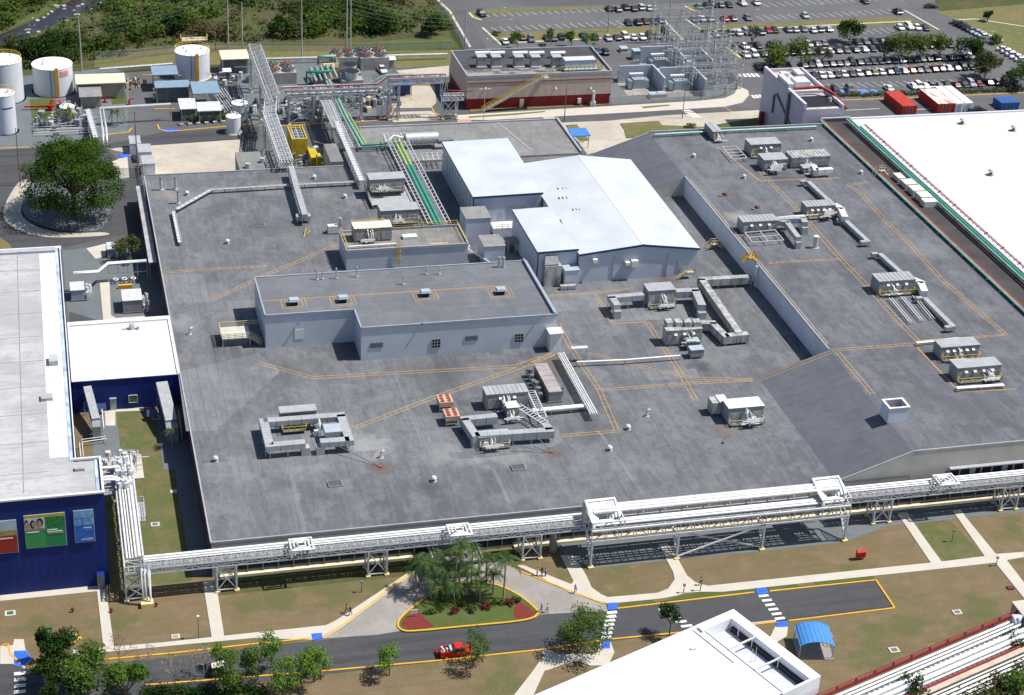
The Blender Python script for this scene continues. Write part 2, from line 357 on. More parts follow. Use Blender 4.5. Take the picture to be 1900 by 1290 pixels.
# left rear corner
sheet('road', [(0,276),(190,270),(300,246),(480,236),(480,262),(200,278),(225,300),(258,320),(262,340),(262,432),(200,440),(110,462),(0,466)], .035, asphalt)
slab('pavement', chaikin([(2,392),(30,340),(50,330),(62,345),(38,380),(40,405),(75,425),(125,434),(200,430),(205,437),(110,442),(60,437),(15,420)]), 0, .14, concrete_old)
sheet('planted_bed', chaikin([(45,350),(70,335),(205,330),(205,428),(125,431),(78,420),(44,402),(42,380)]), .16, gravel)
sheet('grass_island', [(0,440),(16,452),(26,466),(0,468)], .09, lawn_dry)
sheet('concrete_yard', [(208,300),(236,288),(240,330),(215,332)], .07, concrete)
sheet('yard_pavement', [(115,465),(162,460),(260,440),(300,480),(312,592),(128,604)], .045, gravel)
slab('path', [(160,461),(196,452),(196,476),(177,480)], 0, .12, concrete)
slab('path', [(185,525),(203,523),(206,585),(215,590),(270,586),(274,594),(212,604),(192,598)], 0, .12, concrete)
sheet('asphalt_strip', [(128,578),(200,600),(128,606)], .055, asphalt)
# ---- blue building yard
slab('path', [(186,752),(266,752),(267,762),(214,764),(214,790),(196,790),(194,764),(186,766)], 0, .12, concrete)
rect('walkway', 17.4, 20.7, 250, 300, .06, gravel)
rect('gravel_yard', 3.2, 8.2, 286, 306.5, .05, gravel)
rect('gravel_yard', 15.5, 20.6, 284, 306.5, .055, gravel)
# ---- front paths
slab('path', [(0,1104),(182,1086),(194,1088),(196,1091),(212,1201),(192,1203),(180,1097),(0,1115)], 0, .12, concrete)
slab('path', [(376,1078),(400,1076),(416,1180),(393,1183)], 0, .121, concrete)
slab('pavement', [(128,1207),(300,1192),(460,1175),(605,1160),(625,1150),(755,1064),(757,1070),(640,1160),(600,1184),(580,1187),(470,1184),(330,1197),(270,1203),(140,1215)], 0, .122, concrete)
slab('pavement', [(958,1049),(972,1049),(1060,1084),(1064,1078),(1040,1030),(1064,1030),(1087,1066),(1098,1090),(1116,1103),(1128,1108),(1220,1100),(1240,1092),(1252,1075),(1249,1061),(1237,1039),(1222,1010),(1238,1008),
    (1259,1039),(1275,1068),(1290,1080),(1313,1087),(1380,1080),(1727,1044),(1675,967),(1665,952),(1683,950),(1693,967),(1747,1042),(1827,1032),(1775,958),(1768,948),(1784,946),(1790,957),(1848,1028),(1900,1024),
    (1900,1034),(1868,1039),(1930,1120),(1910,1122),(1847,1044),(1720,1058),(1500,1081),(1343,1098),(1301,1098),(1270,1100),(1256,1105),(1230,1110),(1203,1113),(1128,1120),(1060,1100)], 0, .12, concrete)
slab('pavement', [(1115,1192),(1133,1191),(1140,1210),(1128,1235),(1095,1235),(1070,1225),(1010,1245),(985,1300),(930,1320),(985,1250),(1010,1215),(1000,1205),(1012,1203),(1040,1215),(1108,1212)], 0, .118, concrete)
slab('pavement', [(1438,1163),(1462,1162),(1460,1180),(1440,1192),(1418,1198),(1405,1215),(1395,1205),(1430,1180)], 0, .12, concrete)
slab('pavement', [(0,1200),(24,1197),(26,1186),(44,1186),(47,1205),(60,1222),(45,1240),(24,1232),(0,1232)], 0, .12, concrete)
rect('road', -60, 132.6, 220.5, 229.2, .03, asphalt)
sheet('road', [(-40,1200),(14,1195),(20,1215),(40,1240),(110,1240),(110,1320),(-40,1320)], .04, asphalt)
sheet('grass_verge', [(1147,1121),(1208,1113),(1218,1118),(1144,1130)], .1, lawn_green)
sheet('grass_verge', [(1224,1117),(1256,1106),(1300,1099),(1398,1090),(1402,1099),(1260,1113)], .1, lawn_green)
sheet('grass_verge', [(1424,1089),(1478,1083),(1484,1091),(1428,1098)], .1, lawn_green)
sheet('grass_verge', [(1512,1079),(1618,1068),(1622,1074),(1516,1086)], .1, lawn_green)
lawn_mix = layered('lawn_mix', (.1,.115,.04), [(.25,(1,1,1),.45,.6,(.16,.125,.065),.9),(.6,(1,1,1),.5,.66,(.07,.105,.028),.7),(4,(1,1,1),.45,.7,(.06,.06,.025),.4)])
sheet('grass_patch', [(1702,972),(1760,962),(1800,1005),(1826,1034),(1756,1042),(1722,1012)], .02, lawn_mix)
rect('grass_patch', 4.1, 17.4, 249, 306, .02, lawn_mix)
sheet('driveway', [(582,1186),(640,1162),(757,1068),(786,1042),(900,1030),(962,1058),(1124,1122),(1128,1134),(1000,1140),(760,1168),(700,1178)], .05, concrete_drive)
kerb('yellow_kerb', [[(599,1183),(640,1158),(757,1068)],[(960,1059),(1122,1122)],[(1146,1130),(1400,1100)],[(1428,1098),(1625,1077),(1660,1129),(1463,1153)],[(1440,1155),(1300,1172)],
    [(1113,1190),(1000,1207),(800,1228),(600,1246),(400,1262),(270,1272)],[(1290,1172),(1135,1187)],[(180,1226),(330,1212),(470,1196),(578,1185)],[(0,1201),(14,1195),(20,1215),(38,1232)],[(50,1237),(62,1235)]], yellow, .3, .16)
kerb('white_kerb_edge', [[(1300,1168),(1440,1152)]], concrete, .3, .1)
slab('gravel_pad', [(1030,1010),(1575,952),(1900,918),(1900,951),(1860,953),(1640,978),(1568,1006),(1413,1023),(1259,1038),(1097,1055),(1060,1040)], 0, .035, gravel)
rect('grass_patch', 20.9, 74, 244.0, 248.5, .025, layered('shaded_grass', (.07,.075,.03), [(.5,(1,1,1),.4,.7,(.11,.1,.045),.7)]))  # grass under the rack, its shade put into the colour
# ramps, crosswalks
b = MB()
for q in ([(1400,1091),(1422,1091),(1427,1101),(1406,1104)],[(1440,1154),(1460,1152),(1462,1163),(1441,1164)],[(1128,1119),(1144,1118),(1147,1130),(1128,1132)],[(1115,1192),(1132,1191),(1132,1203),(1117,1204)],[(577,1176),(597,1174),(599,1184),(580,1188)],[(26,1208),(48,1207),(60,1222),(40,1238),(26,1232)]):
    b.prism([(p.x,p.y) for p in gp(q, .13)], .1, .135)
pp = gp([(300,241),(318,239),(330,240),(333,243),(318,245),(304,245)], .1); b.prism([(p.x,p.y) for p in pp], .1, .14)
pp = gp([(220,288),(238,285),(240,290),(225,294)], .1); b.prism([(p.x,p.y) for p in pp], .1, .14)
struct(b, 'ramp_paint', blue_paint)
b = MB()
for (a, c, n, sx, sy) in (((1135.5,1137),(1124.5,1183),7,1.75,.72),((1232,1131),(1274,1162),5,1.95,.62),((1417,1106),(1447,1148),6,1.75,.62),((37,1250),(37,1284),4,1.75,.75)):
    A, B = G(*a), G(*c)
    for i in range(n):
        p = A.lerp(B, i/(n-1)); b.obox((p.x,p.y), sx, sy, .05, .062)
struct(b, 'crosswalk_marking', white_paint)
# planted island of the roundabout drive
isl = [(737,1163),(742,1148),(775,1120),(830,1085),(905,1080),(955,1100),(985,1122),(1000,1137),(992,1148),(960,1155),(880,1162),(760,1174),(745,1171)]
isl = chaikin(isl)
slab('planted_island', isl, 0, .2, lawn_green)
kerb('yellow_kerb', [isl+[isl[0]]], yellow, .32, .26)
sheet('mulch_bed', chaikin([(744,1152),(775,1130),(790,1150),(812,1164),(760,1169),(747,1164)]), .215, soil)
sheet('mulch_bed', chaikin([(958,1112),(983,1128),(994,1138),(986,1146),(950,1150)]), .215, soil)
# creek beyond the fence
sheet('creek', [(-20,72),(30,52),(90,26),(140,-4),(215,-4),(190,8),(150,24),(120,36),(70,60),(30,78),(-20,92)], .05, layered('creek_water', (.02,.018,.018), [(.15,(1,.4,1),.45,.65,(.05,.04,.04),.8),(.8,(1,.3,1),.6,.7,(.3,.29,.28),.6)], rough=.3, spec=.5))
sheet('creek_bank', [(-20,56),(60,26),(120,-6),(132,-6),(70,32),(-20,70)], .04, lawn_green)
# ================================================================== BUILDINGS
def roofmat(name, base, hi, lo, streak=(.9,.12,1), seam='X'):
    m = layered(name, base, [(.02,(1,1,1),.42,.6,hi,.75),(.05,(1,1,1),.48,.66,lo,.5),(.45,streak,.42,.68,lo,.5),(1.3,streak,.48,.68,hi,.5),(3.2,streak,.5,.7,lo,.5),(.11,(1,.4,1),.54,.6,lo,.4),(.16,(1,.5,1),.56,.6,hi,.4),(1.1,(1,1,1),.6,.68,lo,.5),(.2,(1,1,1),.52,.66,hi,.6),(.8,(1,1,1),.5,.7,lo,.45),(4,(1,1,1),.5,.75,lo,.25)], rough=.9)
    N, L = nodes(m); b = N['Principled BSDF']; g = N.new('ShaderNodeNewGeometry'); s = N.new('ShaderNodeSeparateXYZ'); L.new(g.outputs['Position'], s.inputs[0])
    a = N.new('ShaderNodeMath'); a.operation = 'PINGPONG'; a.inputs[1].default_value = 1.0; L.new(s.outputs[seam], a.inputs[0])
    r = N.new('ShaderNodeMapRange'); r.inputs[1].default_value = .0; r.inputs[2].default_value = .07; r.inputs[3].default_value = .25; r.inputs[4].default_value = 0; L.new(a.outputs[0], r.inputs[0])
    mx = N.new('ShaderNodeMix'); mx.data_type = 'RGBA'; cur = b.inputs['Base Color'].links[0].from_socket
    L.new(r.outputs[0], mx.inputs[0]); L.new(cur, mx.inputs[6]); mx.inputs[7].default_value = (*lo,1); L.new(mx.outputs[2], b.inputs['Base Color'])
    return m
RG, RH, RL = (.128,.134,.146), (.188,.194,.203), (.076,.081,.09)
roof_a = roofmat('roof_membrane', RG, RH, RL)
RUST = (.11,.065,.05); PALE = (.31,.315,.32); DKS = (.06,.06,.067)
def WXY(px, py, z=7): p = G(px, py, z); return p.x, p.y
spots(roof_a, [(*WXY(1222,560),4.5,RUST,.75),(*WXY(1330,560),3.5,RUST,.6),(*WXY(1320,520),4,RUST,.45),(*WXY(1210,590),3,RUST,.6),(*WXY(1345,800),3,(.14,.11,.1),.6),(*WXY(1330,760),4,(.15,.12,.12),.6),
  (*WXY(1040,680),5,(.14,.105,.085),.6),(*WXY(1300,680),3.2,DKS,.7),(*WXY(680,830),6,PALE,.6),(*WXY(560,850),8,PALE,.35),(*WXY(830,840),6,PALE,.4),(*WXY(940,845),6,PALE,.45),(*WXY(880,850),4,PALE,.4),
  (*WXY(350,370),6,PALE,.3),(*WXY(310,360),4,(.3,.24,.2),.4),(*WXY(600,360),4,(.25,.245,.235),.5),(*WXY(500,350),5,(.25,.245,.235),.5),(*WXY(345,690),5,(.14,.115,.1),.55),(*WXY(440,870),6,PALE,.3),(*WXY(1090,560),6,PALE,.25),(*WXY(1280,590),6,(.2,.19,.18),.5),(*WXY(900,700),8,(.2,.2,.2),.4),(*WXY(705,868),3,(.12,.07,.05),.6),(*WXY(1028,842),2.5,(.12,.07,.05),.6),(*WXY(800,900),3,DKS,.5),(*WXY(400,862),3,DKS,.5),(*WXY(1280,610),2,(.07,.07,.075),.7),(*WXY(1240,520),4,RUST,.45),(*WXY(1180,590),2.5,(.07,.06,.055),.7),(*WXY(530,690),7,DKS,.4),(*WXY(820,690),9,DKS,.35),(*WXY(1100,800),7,DKS,.3),(*WXY(340,600),5,PALE,.3),(*WXY(520,420),8,DKS,.35),(*WXY(1420,700),4,(.12,.1,.09),.4),(*WXY(960,690),4,(.16,.14,.12),.5)])
roof_s = roofmat('slope_membrane', (.12,.127,.148), (.14,.147,.168), (.09,.096,.113), (.06,1.6,1), 'Y')
roof_p = roofmat('upper_membrane', (.115,.121,.137), (.17,.176,.19), (.07,.074,.086), (.8,.1,1))
spots(roof_p, [(188,330,7,(.22,.22,.23),.4),(190,360,5,(.2,.2,.21),.4),(172,372,6,(.06,.06,.066),.5),(152.5,352,4,(.4,.36,.31),.5),(180,318,6,(.09,.09,.1),.5),(165,290,7,(.085,.085,.095),.5),(186,300,5,(.2,.2,.21),.35),(165,262,8,(.1,.1,.112),.5)])
roof_b = roofmat('rear_membrane', (.2,.2,.198), (.26,.258,.25), (.14,.14,.142), (.3,.2,1))
fascia = bumpwave(mat('fascia_panel', (.46,.44,.4), .6, var=.1, scale=.3), 'X', .5, .12)
wall_grey = bumpwave(mat('grey_metal_wall', (.5,.53,.57), .55, var=.06, scale=.3), 'X', 1.4, .12)
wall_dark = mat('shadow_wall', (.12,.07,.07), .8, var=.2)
coping = mat('coping', (.36,.37,.39), .5, var=.1)
white_wall = mat('white_plaster', (.62,.64,.7), .8, var=.06, scale=.3)
# ---- main plant building
MBX = thing('plant_building', 'huge low grey-roofed plant building filling the middle of the site', 'building', (85, 249, 0))
X0, X1, XR, XE, YF, YS, YT, YB = 20.8, 133.0, 147.6, 196.6, 249.2, 288.2, 376.4, 404.6
b = MB()
b.box(X0, 147.5, YF+.05, YB, 0, 6.96, 0, 1)
b.box(69, 82.3, YB, 415.4, 0, 6.95, 0, 1)
part(b, 'wall', [fascia, roof_a], MBX)
b = MB(); b.poly([(X0,YF,7),(X1,YF,7),(X1,YS,7),(147.5,YS,7),(147.5,YT,7),(X1,YT,7),(X1,YB,7),(X0,YB,7)]); part(b, 'roof', roof_a, MBX)
b = MB(); b.poly([(69,YB+.01,6.99),(82.3,YB+.01,6.99),(82.3,415.3,6.99),(69,415.3,6.99)]); part(b, 'rear_roof', roof_a, MBX)
for y0, y1 in ((YF, YS), (YT, YB)):
    b = MB(); b.add([(X1,y0,7.004),(XR,y0,12),(XR,y1,12),(X1,y1,7.004)], [(0,1,2,3)], 0)
    b.add([(X1,y0,7),(XR,y0,7),(XR,y0,11.98),(X1,y1,7),(XR,y1,7),(XR,y1,11.98)], [(0,1,2),(3,5,4)], 1)
    part(b, 'sloped_roof', [roof_s, fascia], MBX)
b = MB(); b.box(XR, XE, YF+.05, YB, 0, 11.97, 0, 1)
part(b, 'upper_wall', [fascia, roof_p], MBX)
b = MB(); b.poly([(XR,YF,12),(XE,YF,12),(XE,YB,12),(XR,YB,12)]); part(b, 'upper_roof', roof_p, MBX)
b = MB(); b.box(XR-.08, XR-.005, YS, YT, 7.01, 11.95); b.box(XR-.6, XR-.08, 326.5, 327.5, 7.01, 11.9); part(b, 'step_wall', white_wall, MBX)
b = MB()
b.beam((X0,YF+.1,6.98),(X1,YF+.1,6.98),.22,.3); b.beam((X1,YF+.1,6.98),(XR,YF+.1,11.98),.22,.3); b.beam((XR,YF+.1,12.02),(XE,YF+.1,12.02),.24,.34)
b.beam((X0-.06,YF,7.02),(X0-.06,YB,7.02),.24,.34); b.beam((X0,YB+.06,7.1),(69,YB+.06,7.1),.25,.4); b.beam((XR-.05,YS,12.05),(XR-.05,YT,12.05),.3,.3)
b.beam((XR,YB,12.3),(XE,YB,12.3),.3,.7); b.beam((X1,YB,7.1),(XR,YB,12.1),.3,.4); b.beam((69,415.4,7.1),(82.3,415.4,7.1),.25,.4)
part(b, 'coping', coping, MBX)
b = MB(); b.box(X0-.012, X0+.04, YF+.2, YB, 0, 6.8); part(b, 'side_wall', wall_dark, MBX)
# front ledge, and dark glass band put in for the pipe rack's shade
b = MB(); b.box(24, 196, YF-.01, YF+.02, .5, 3.5); part(b, 'rack_shade_band', glass, MBX)
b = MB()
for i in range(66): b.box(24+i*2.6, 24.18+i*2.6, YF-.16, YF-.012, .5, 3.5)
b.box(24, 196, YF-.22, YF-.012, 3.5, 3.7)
part(b, 'wall_rib', mat('wall_rib', (.18,.2,.23), .5, var=.1), MBX)
b = MB(); b.box(22, 62.5, YF-.75, YF-.02, 0, .5, 0); b.box(73, 196, YF-.75, YF-.02, 0, .5, 0); part(b, 'ledge', mat('ledge_cream', (.66,.58,.42), .8, var=.1), MBX)
p = GY(1762, 866, YF); q = GY(1905, 852, YF)
b = MB(); b.box(p.x, 196, YF-.02, YF+.02, p.z-3.6, p.z-.25); part(b, 'upper_window', dark, MBX)
b = MB(); b.box(p.x-.2, 196, YF-.9, YF-.03, p.z-.2, p.z)
for i in range(16): b.box(p.x-.2+i*2.2, p.x+(.9 if i%3==2 else .05)+i*2.2, YF-.3, YF-.03, p.z-3.6, p.z-.2)
part(b, 'window_hood', coping, MBX)
# painted roof walkways
def offs(P, d):
    out = []
    for i, p in enumerate(P):
        a = P[max(i-1,0)]; c = P[min(i+1,len(P)-1)]; t = V((c.x-a.x, c.y-a.y, 0)).normalized(); out.append(p+V((-t.y, t.x, 0))*d)
    return out
def walkway(mb, P, w=.95, hatch=True, lw=.13):
    P = [V(p) for p in P]
    for s in (-1, 1):
        O = offs(P, s*w/2)
        for a, c in zip(O, O[1:]): mb.beam(a+V((0,0,.01)), c+V((0,0,.01)), lw, .012)
    if hatch:
        for a, c in zip(P, P[1:]):
            n = int((c-a).length/1.3); t = (c-a).normalized(); nn = V((-t.y,t.x,0))
            for i in range(n):
                p = a.lerp(c, (i+.5)/n)
                if rnd.random() < .55: mb.beam(p-nn*w*.42+V((0,0,.009)), p+nn*w*.42+t*.25+V((0,0,.009)), .09, .01)
b = MB(); Z7 = 7.0
for pts, w, h in (([(478,673),(580,701),(955,680),(1032,655)],.9,False),([(655,795),(810,736),(985,675),(1032,655)],.9,True),([(390,558),(500,508),(630,452)],.9,True),([(302,506),(400,499),(495,494)],.8,True),
    ([(1035,600),(1062,650),(1112,724),(1145,800)],.9,True),([(1090,655),(1200,683),(1290,702),(1400,705)],.8,False),([(1112,724),(1270,712),(1400,705)],.8,True),([(1145,800),(1040,809)],.8,True),
    ([(1200,597),(1260,688),(1292,745)],.9,True),([(1137,601),(1198,597)],.15,False),([(1104,545),(1136,601)],.5,False),([(1015,549),(1110,543),(1175,535)],.6,False)):
    walkway(b, gp(pts, Z7), w, h)
walkway(b, [(X1,YS-.9,7.02),(XR,YS-.9,12.02)], .9, False)
for pts, w, h in (([(1543,650),(1700,638),(1735,634)],.8,True),([(1410,318),(1482,391),(1512,425),(1560,481),(1605,527),(1650,577),(1702,632)],1.0,True),([(1424,488),(1560,481)],.7,True),
    ([(1612,338),(1574,343),(1600,362),(1640,407),(1690,455),(1750,521),(1866,621),(1790,628),(1702,634)],.9,True),([(1702,645),(1780,727),(1885,722)],.25,False),([(1560,330),(1410,336),(1330,272)],.3,False)):
    walkway(b, gp(pts, 12.0), w, h)
walkway(b, [(148.9,YS-1,12),(148.9,252+18,12)], .9, True)
part(b, 'walkway_marking', orange_paint, MBX)
b = MB(); b.rail([(148,290,12),(148,374,12)], .5, 3.2, .03); part(b, 'low_edge_rail', railtan, MBX)
# patched areas of newer membrane (lighter, own outline)
b = MB()
for pts in ([(470,790),(500,770),(640,765),(655,800),(640,840),(500,850)],[(850,818),(1035,790),(1045,820),(1000,838),(890,850),(856,836)],[(330,690),(480,655),(520,690),(400,800),(345,800)],[(375,860),(700,835),(690,850),(380,885)],[(302,510),(378,508),(388,560),(312,565)],[(790,800),(850,795),(855,815),(795,822)],[(830,840),(870,838),(880,850),(840,853)],[(1195,690),(1290,684),(1300,700),(1205,706)],[(728,690),(735,690),(806,862),(797,863)],[(536,880),(544,880),(570,986),(560,987)],[(1108,800),(1114,800),(1196,916),(1188,917)],[(905,855),(911,855),(950,935),(942,936)],[(640,365),(700,358),(704,372),(644,380)],[(420,560),(470,556),(476,585),(428,590)],[(1020,560),(1100,552),(1108,572),(1026,580)],[(1115,560),(1290,552),(1300,590),(1130,598)]):
    part(MB().poly([V((p.x,p.y,7.004+.001*rnd.random())) for p in gp(pts, 7.006)]), 'roof_patch', roofmat('patch_membrane', (.165,.172,.186), (.215,.222,.234), (.11,.116,.128)), MBX)
# ---- rear low building with pale roof
RB = thing('rear_annex', 'low rear building with a pale patchy flat roof beside the concrete plaza', 'building', (103, 418, 0))
b = MB(); b.box(77, 130.4, 406.2, 429.3, 0, 6.9, 0, 1); part(b, 'wall', [mat('cream_wall', (.5,.46,.38), .8), roof_b], RB)
b = MB(); b.box(77, 130.4, 429.1, 429.5, 6.91, 7.3); b.box(130.1, 130.6, 406.2, 429.5, 6.9, 7.45); part(b, 'parapet', coping, RB)
b = MB(); b.beam((118,409,6.95),(114,429,6.95),.35,.1); part(b, 'roof_seam', coping, RB)
# ---- L shaped grey penthouse
PH = thing('grey_penthouse', 'long L-shaped grey metal penthouse standing on the low roof', 'building', (68, 315, 7))
TZ = 14.2
b = MB(); L6 = [(38.3,315),(56.1,315),(56.1,307),(96,307),(96,332),(38.3,332)]
b.prism(L6, 7.002, TZ-.3); part(b, 'wall', wall_grey, PH)
b = MB(); b.prism([(38.35,315.05),(56.15,315.05),(56.15,307.05),(95.95,307.05),(95.95,331.95),(38.35,331.95)], TZ-.29, TZ); part(b, 'roof', roofmat('penthouse_membrane', (.145,.152,.168), (.178,.186,.2), (.108,.114,.128), (.06,1.3,1), 'Y'), PH)
b = MB()
for p, q in zip(L6, L6[1:]+L6[:1]): b.beam((*p,TZ), (*q,TZ), .3, .5)
b.beam((95.5,307,TZ+.2),(95.5,332,TZ+.2),.35,.9)
part(b, 'parapet', mat('parapet_blue_grey', (.3,.34,.4), .5, var=.1), PH)
for px, py, w_, h_ in ((699,640,2.6,1.2),(875,627,2.6,1.2)):
    c = GY(px, py, 306.98); b = MB()
    for k in range(6): b.box(c.x-w_/2, c.x+w_/2, 306.9, 306.97, c.z-h_/2+k*h_/6, c.z-h_/2+(k+.55)*h_/6)
    part(b, 'louvre', steel_d, PH)
for px, py in ((809,637),(963,627)):
    c = GY(px, py, 306.98); b = MB(); b.box(c.x-.85, c.x+.85, 306.93, 306.98, c.z-1, c.z+1); o = part(b, 'window', dark, PH)
    f = MB()
    for k in range(4): f.box(c.x-.9+k*.58, c.x-.82+k*.58, 306.86, 306.93, c.z-1.05, c.z+1.05); f.box(c.x-.9, c.x+.9, 306.87, 306.92, c.z-1.05+k*.66, c.z-.99+k*.66)
    part(f, 'grille', steel, o)
c = GY(555, 620, 315); b = MB(); b.box(c.x-.9, c.x+.9, 314.93, 314.99, c.z-1.1, c.z+1.1); part(b, 'door', white_paint, PH)
b = MB(); p = G(1012, 648, 7); b.box(94.2, 96.6, 304.6, 306.95, 7.01, 11.2, 0); b.box(93.9, 96.9, 304.2, 306.96, 11.2, 11.4, 1); part(b, 'door_porch', [bumpwave(mat('porch_white', (.75,.75,.74), .6, var=.05), 'X', 1.2, .5), white_paint], PH)
b = MB()
for px, py in ((553,600),(783,600),(1000,590)):
    c = GY(px, py, 306.9 if px > 660 else 314.9); b.box(c.x-.15, c.x+.15, c.y-.4, c.y, c.z-.1, c.z+.15)
part(b, 'wall_lamp', steel_d, PH)
walk = MB(); walkway(walk, gp([(486,559),(941,530)], TZ+.01), .35, False)
for px, py in ((545,560),(636,555),(789,545),(929,541)):
    P = G(px, py+3, TZ+.01)
    for s in (1.5, 2.1):
        q = [P+V((dx*s*1.15,dy*s,0)) for dx, dy in ((-1,-1),(1,-1),(1,1),(-1,1),(-1,-1))]
        for u, v in zip(q, q[1:]): walk.beam(u, v, .13, .02)
part(walk, 'walkway_marking', orange_paint, PH)
# ---- small penthouse with yellow rails
SP = thing('small_penthouse', 'square grey penthouse with yellow ladder and railings behind the long grey penthouse', 'building', (73, 352, 7))
b = MB(); b.box(60, 87, 347.3, 357.2, 7.003, 11.4, 0, 1); part(b, 'wall', [wall_grey, roof_a], SP)
b = MB(); b.box(60.2, 86.8, 347.5, 357, 11.41, 11.45); part(b, 'roof', roofmat('dusty_membrane', (.2,.195,.18), (.26,.25,.235), (.13,.125,.118)), SP)
b = MB()
for p, q in (((60,347.3),(87,347.3)),((87,347.3),(87,357.2)),((87,357.2),(60,357.2)),((60,357.2),(60,347.3))): b.beam((*p,11.6), (*q,11.6), .3, .6)
part(b, 'parapet', coping, SP)
b = MB(); c = GY(739, 480, 347.2)
b.beam((c.x-.3,347.0,7.6),(c.x-.3,347.0,12.6),.09); b.beam((c.x+.3,347.0,7.6),(c.x+.3,347.0,12.6),.09)
for k in range(14): b.beam((c.x-.3,347.0,7.8+k*.33),(c.x+.3,347.0,7.8+k*.33),.06)
for k in range(4): b.ring(c.x, 346.9, 9.4+k*.9, .45, .04, 8)
part(b, 'ladder', yellow, SP)
b = MB(); b.rail([(60.3,347.8,11.9),(60.3,357,11.9)], 1.1, 1.6, .04); b.rail([(86.6,348,11.9),(86.6,357,11.9),(66,357,11.9)], 1.1, 1.6, .04); part(b, 'railing', railyel, SP)
b = MB(); p = G(760, 442, 11.45); b.box(p.x-1.6, p.x+1.6, p.y-.8, p.y+.9, 11.46, 12.1); part(b, 'roof_hatch', white_paint, SP)
b = MB(); p = G(815, 453, 11.45); b.box(p.x-2, p.x+2, p.y-.2, p.y+.2, 11.46, 11.62); part(b, 'timber', mat('timber', (.6,.45,.25), .8), SP)
# ---- white metal-roofed hall with two lower halls
wmr = bumpwave(mat('white_metal_roof', (.49,.525,.56), .5, var=.08, scale=.15), 'Y', .5, .25, .03)
wmw = bumpwave(mat('white_metal_wall', (.47,.51,.57), .5, var=.05, scale=.3), 'X', 1.0, .22)
blue_trim = mat('navy_trim', (.02,.045,.12), .5, var=0)
def hall(name, label, x0, x1, y0, y1, z0, eL, eR, ridge=None):
    t = thing(name, label, 'building', ((x0+x1)/2, y0, z0)); b = MB()
    if ridge:
        xr, zr = ridge
        b.add([(x0,y0,z0),(x1,y0,z0),(x1,y0,eR),(xr,y0,zr),(x0,y0,eL)], [(0,1,2,3,4)]); b.add([(x0,y1,z0),(x1,y1,z0),(x1,y1,eR),(xr,y1,zr),(x0,y1,eL)], [(4,3,2,1,0)])
        b.add([(x0,y0,z0),(x0,y1,z0),(x0,y1,eL),(x0,y0,eL)], [(0,3,2,1)]); b.add([(x1,y0,z0),(x1,y1,z0),(x1,y1,eR),(x1,y0,eR)], [(0,1,2,3)])
        r = MB()
        for xa, za, xb, zb in ((x0-.25,eL-.02,xr,zr),(xr,zr,x1+.25,eR-.02)):
            r.add([(xa,y0-.25,za+.03),(xb,y0-.25,zb+.03),(xb,y1+.25,zb+.03),(xa,y1+.25,za+.03),(xa,y0-.25,za+.2),(xb,y0-.25,zb+.2),(xb,y1+.25,zb+.2),(xa,y1+.25,za+.2)], [(0,3,2,1),(4,5,6,7),(0,1,5,4),(2,3,7,6),(3,0,4,7),(1,2,6,5)])
        tr = MB(); tr.beam((x0-.3,y0-.32,eL-.05),(xr,y0-.32,zr-.05),.1,.45); tr.beam((xr,y0-.32,zr-.05),(x1+.3,y0-.32,eR-.05),.1,.45)
        cp = MB(); cp.beam((xr,y0-.25,zr+.2),(xr,y1+.25,zr+.2),.5,.08); part(cp, 'ridge_cap', white_paint, t)
    else:
        b.add([(x0,y0,z0),(x1,y0,z0),(x1,y1,z0),(x0,y1,z0),(x0,y0,eL),(x1,y0,eR),(x1,y1,eR),(x0,y1,eL)], [(0,1,5,4),(1,2,6,5),(2,3,7,6),(3,0,4,7)])
        r = MB(); r.add([(x0-.2,y0-.2,eL),(x1+.2,y0-.2,eR),(x1+.2,y1+.2,eR),(x0-.2,y1+.2,eL),(x0-.2,y0-.2,eL+.18),(x1+.2,y0-.2,eR+.18),(x1+.2,y1+.2,eR+.18),(x0-.2,y1+.2,eL+.18)], [(0,3,2,1),(4,5,6,7),(0,1,5,4),(1,2,6,5),(2,3,7,6),(3,0,4,7)])
        tr = MB(); tr.beam((x0-.25,y0-.26,eL-.1),(x1+.25,y0-.26,eR-.1),.1,.42); tr.beam((x0,y0-.05,z0),(x0,y0-.05,eL),.22,.22)
        tr.beam((x1+.22,y0,eR-.05),(x1+.22,y1,eR-.05),.1,.3); tr.beam((x0-.24,y0,eL-.05),(x0-.24,y1,eL-.05),.08,.3)
    part(b, 'wall', wmw, t); part(r, 'roof', wmr, t); part(tr, 'trim', blue_trim, t); return t
H1 = hall('gabled_hall', 'white gabled metal hall, the largest of the three white-roofed halls', 108.8, 136, 334.4, 384.6, 7.003, 13.75, 13.45, (123, 15.2))
H2 = hall('flat_hall', 'tall white flat-roofed hall behind, with a ribbed front and grey roller door', 92.2, 108.4, 365, 398, 7.003, 14.8, 15.0)
H3 = hall('flat_hall', 'small white flat-roofed hall at the front left corner of the gabled hall', 99.7, 108.5, 335.6, 357.6, 7.003, 14.3, 14.5)
for t, lst in ((H1, ((1103,482,.5,.4),(1163,487,.5,.35),(1176,487,.75,.75))),):
    b = MB()
    for px, py, w_, h_ in lst:
        c = GY(px, py, 334.3); b.box(c.x-w_, c.x+w_, 333.3, 334.35, c.z-h_, c.z+h_); b.beam((c.x,333.5,c.z-h_),(c.x,334.3,c.z-h_-.8),.08)
    part(b, 'wall_hood', white_paint, t)
c = GY(1262, 491, 334.38); b = MB(); b.box(c.x-.55, c.x+.55, 334.28, 334.36, c.z-1.1, c.z+1.1); part(b, 'door', mat('grey_door', (.35,.38,.42), .5), H1)
b = MB()
for px in (1138, 1237):
    c = GY(px, 500, 334.3); b.beam((c.x,334.3,7.1),(c.x,334.3,12.8),.14)
part(b, 'downpipe', steel, H1)
b = MB(); P = G(1242, 514, 7); Q = GY(1262, 497, 334)
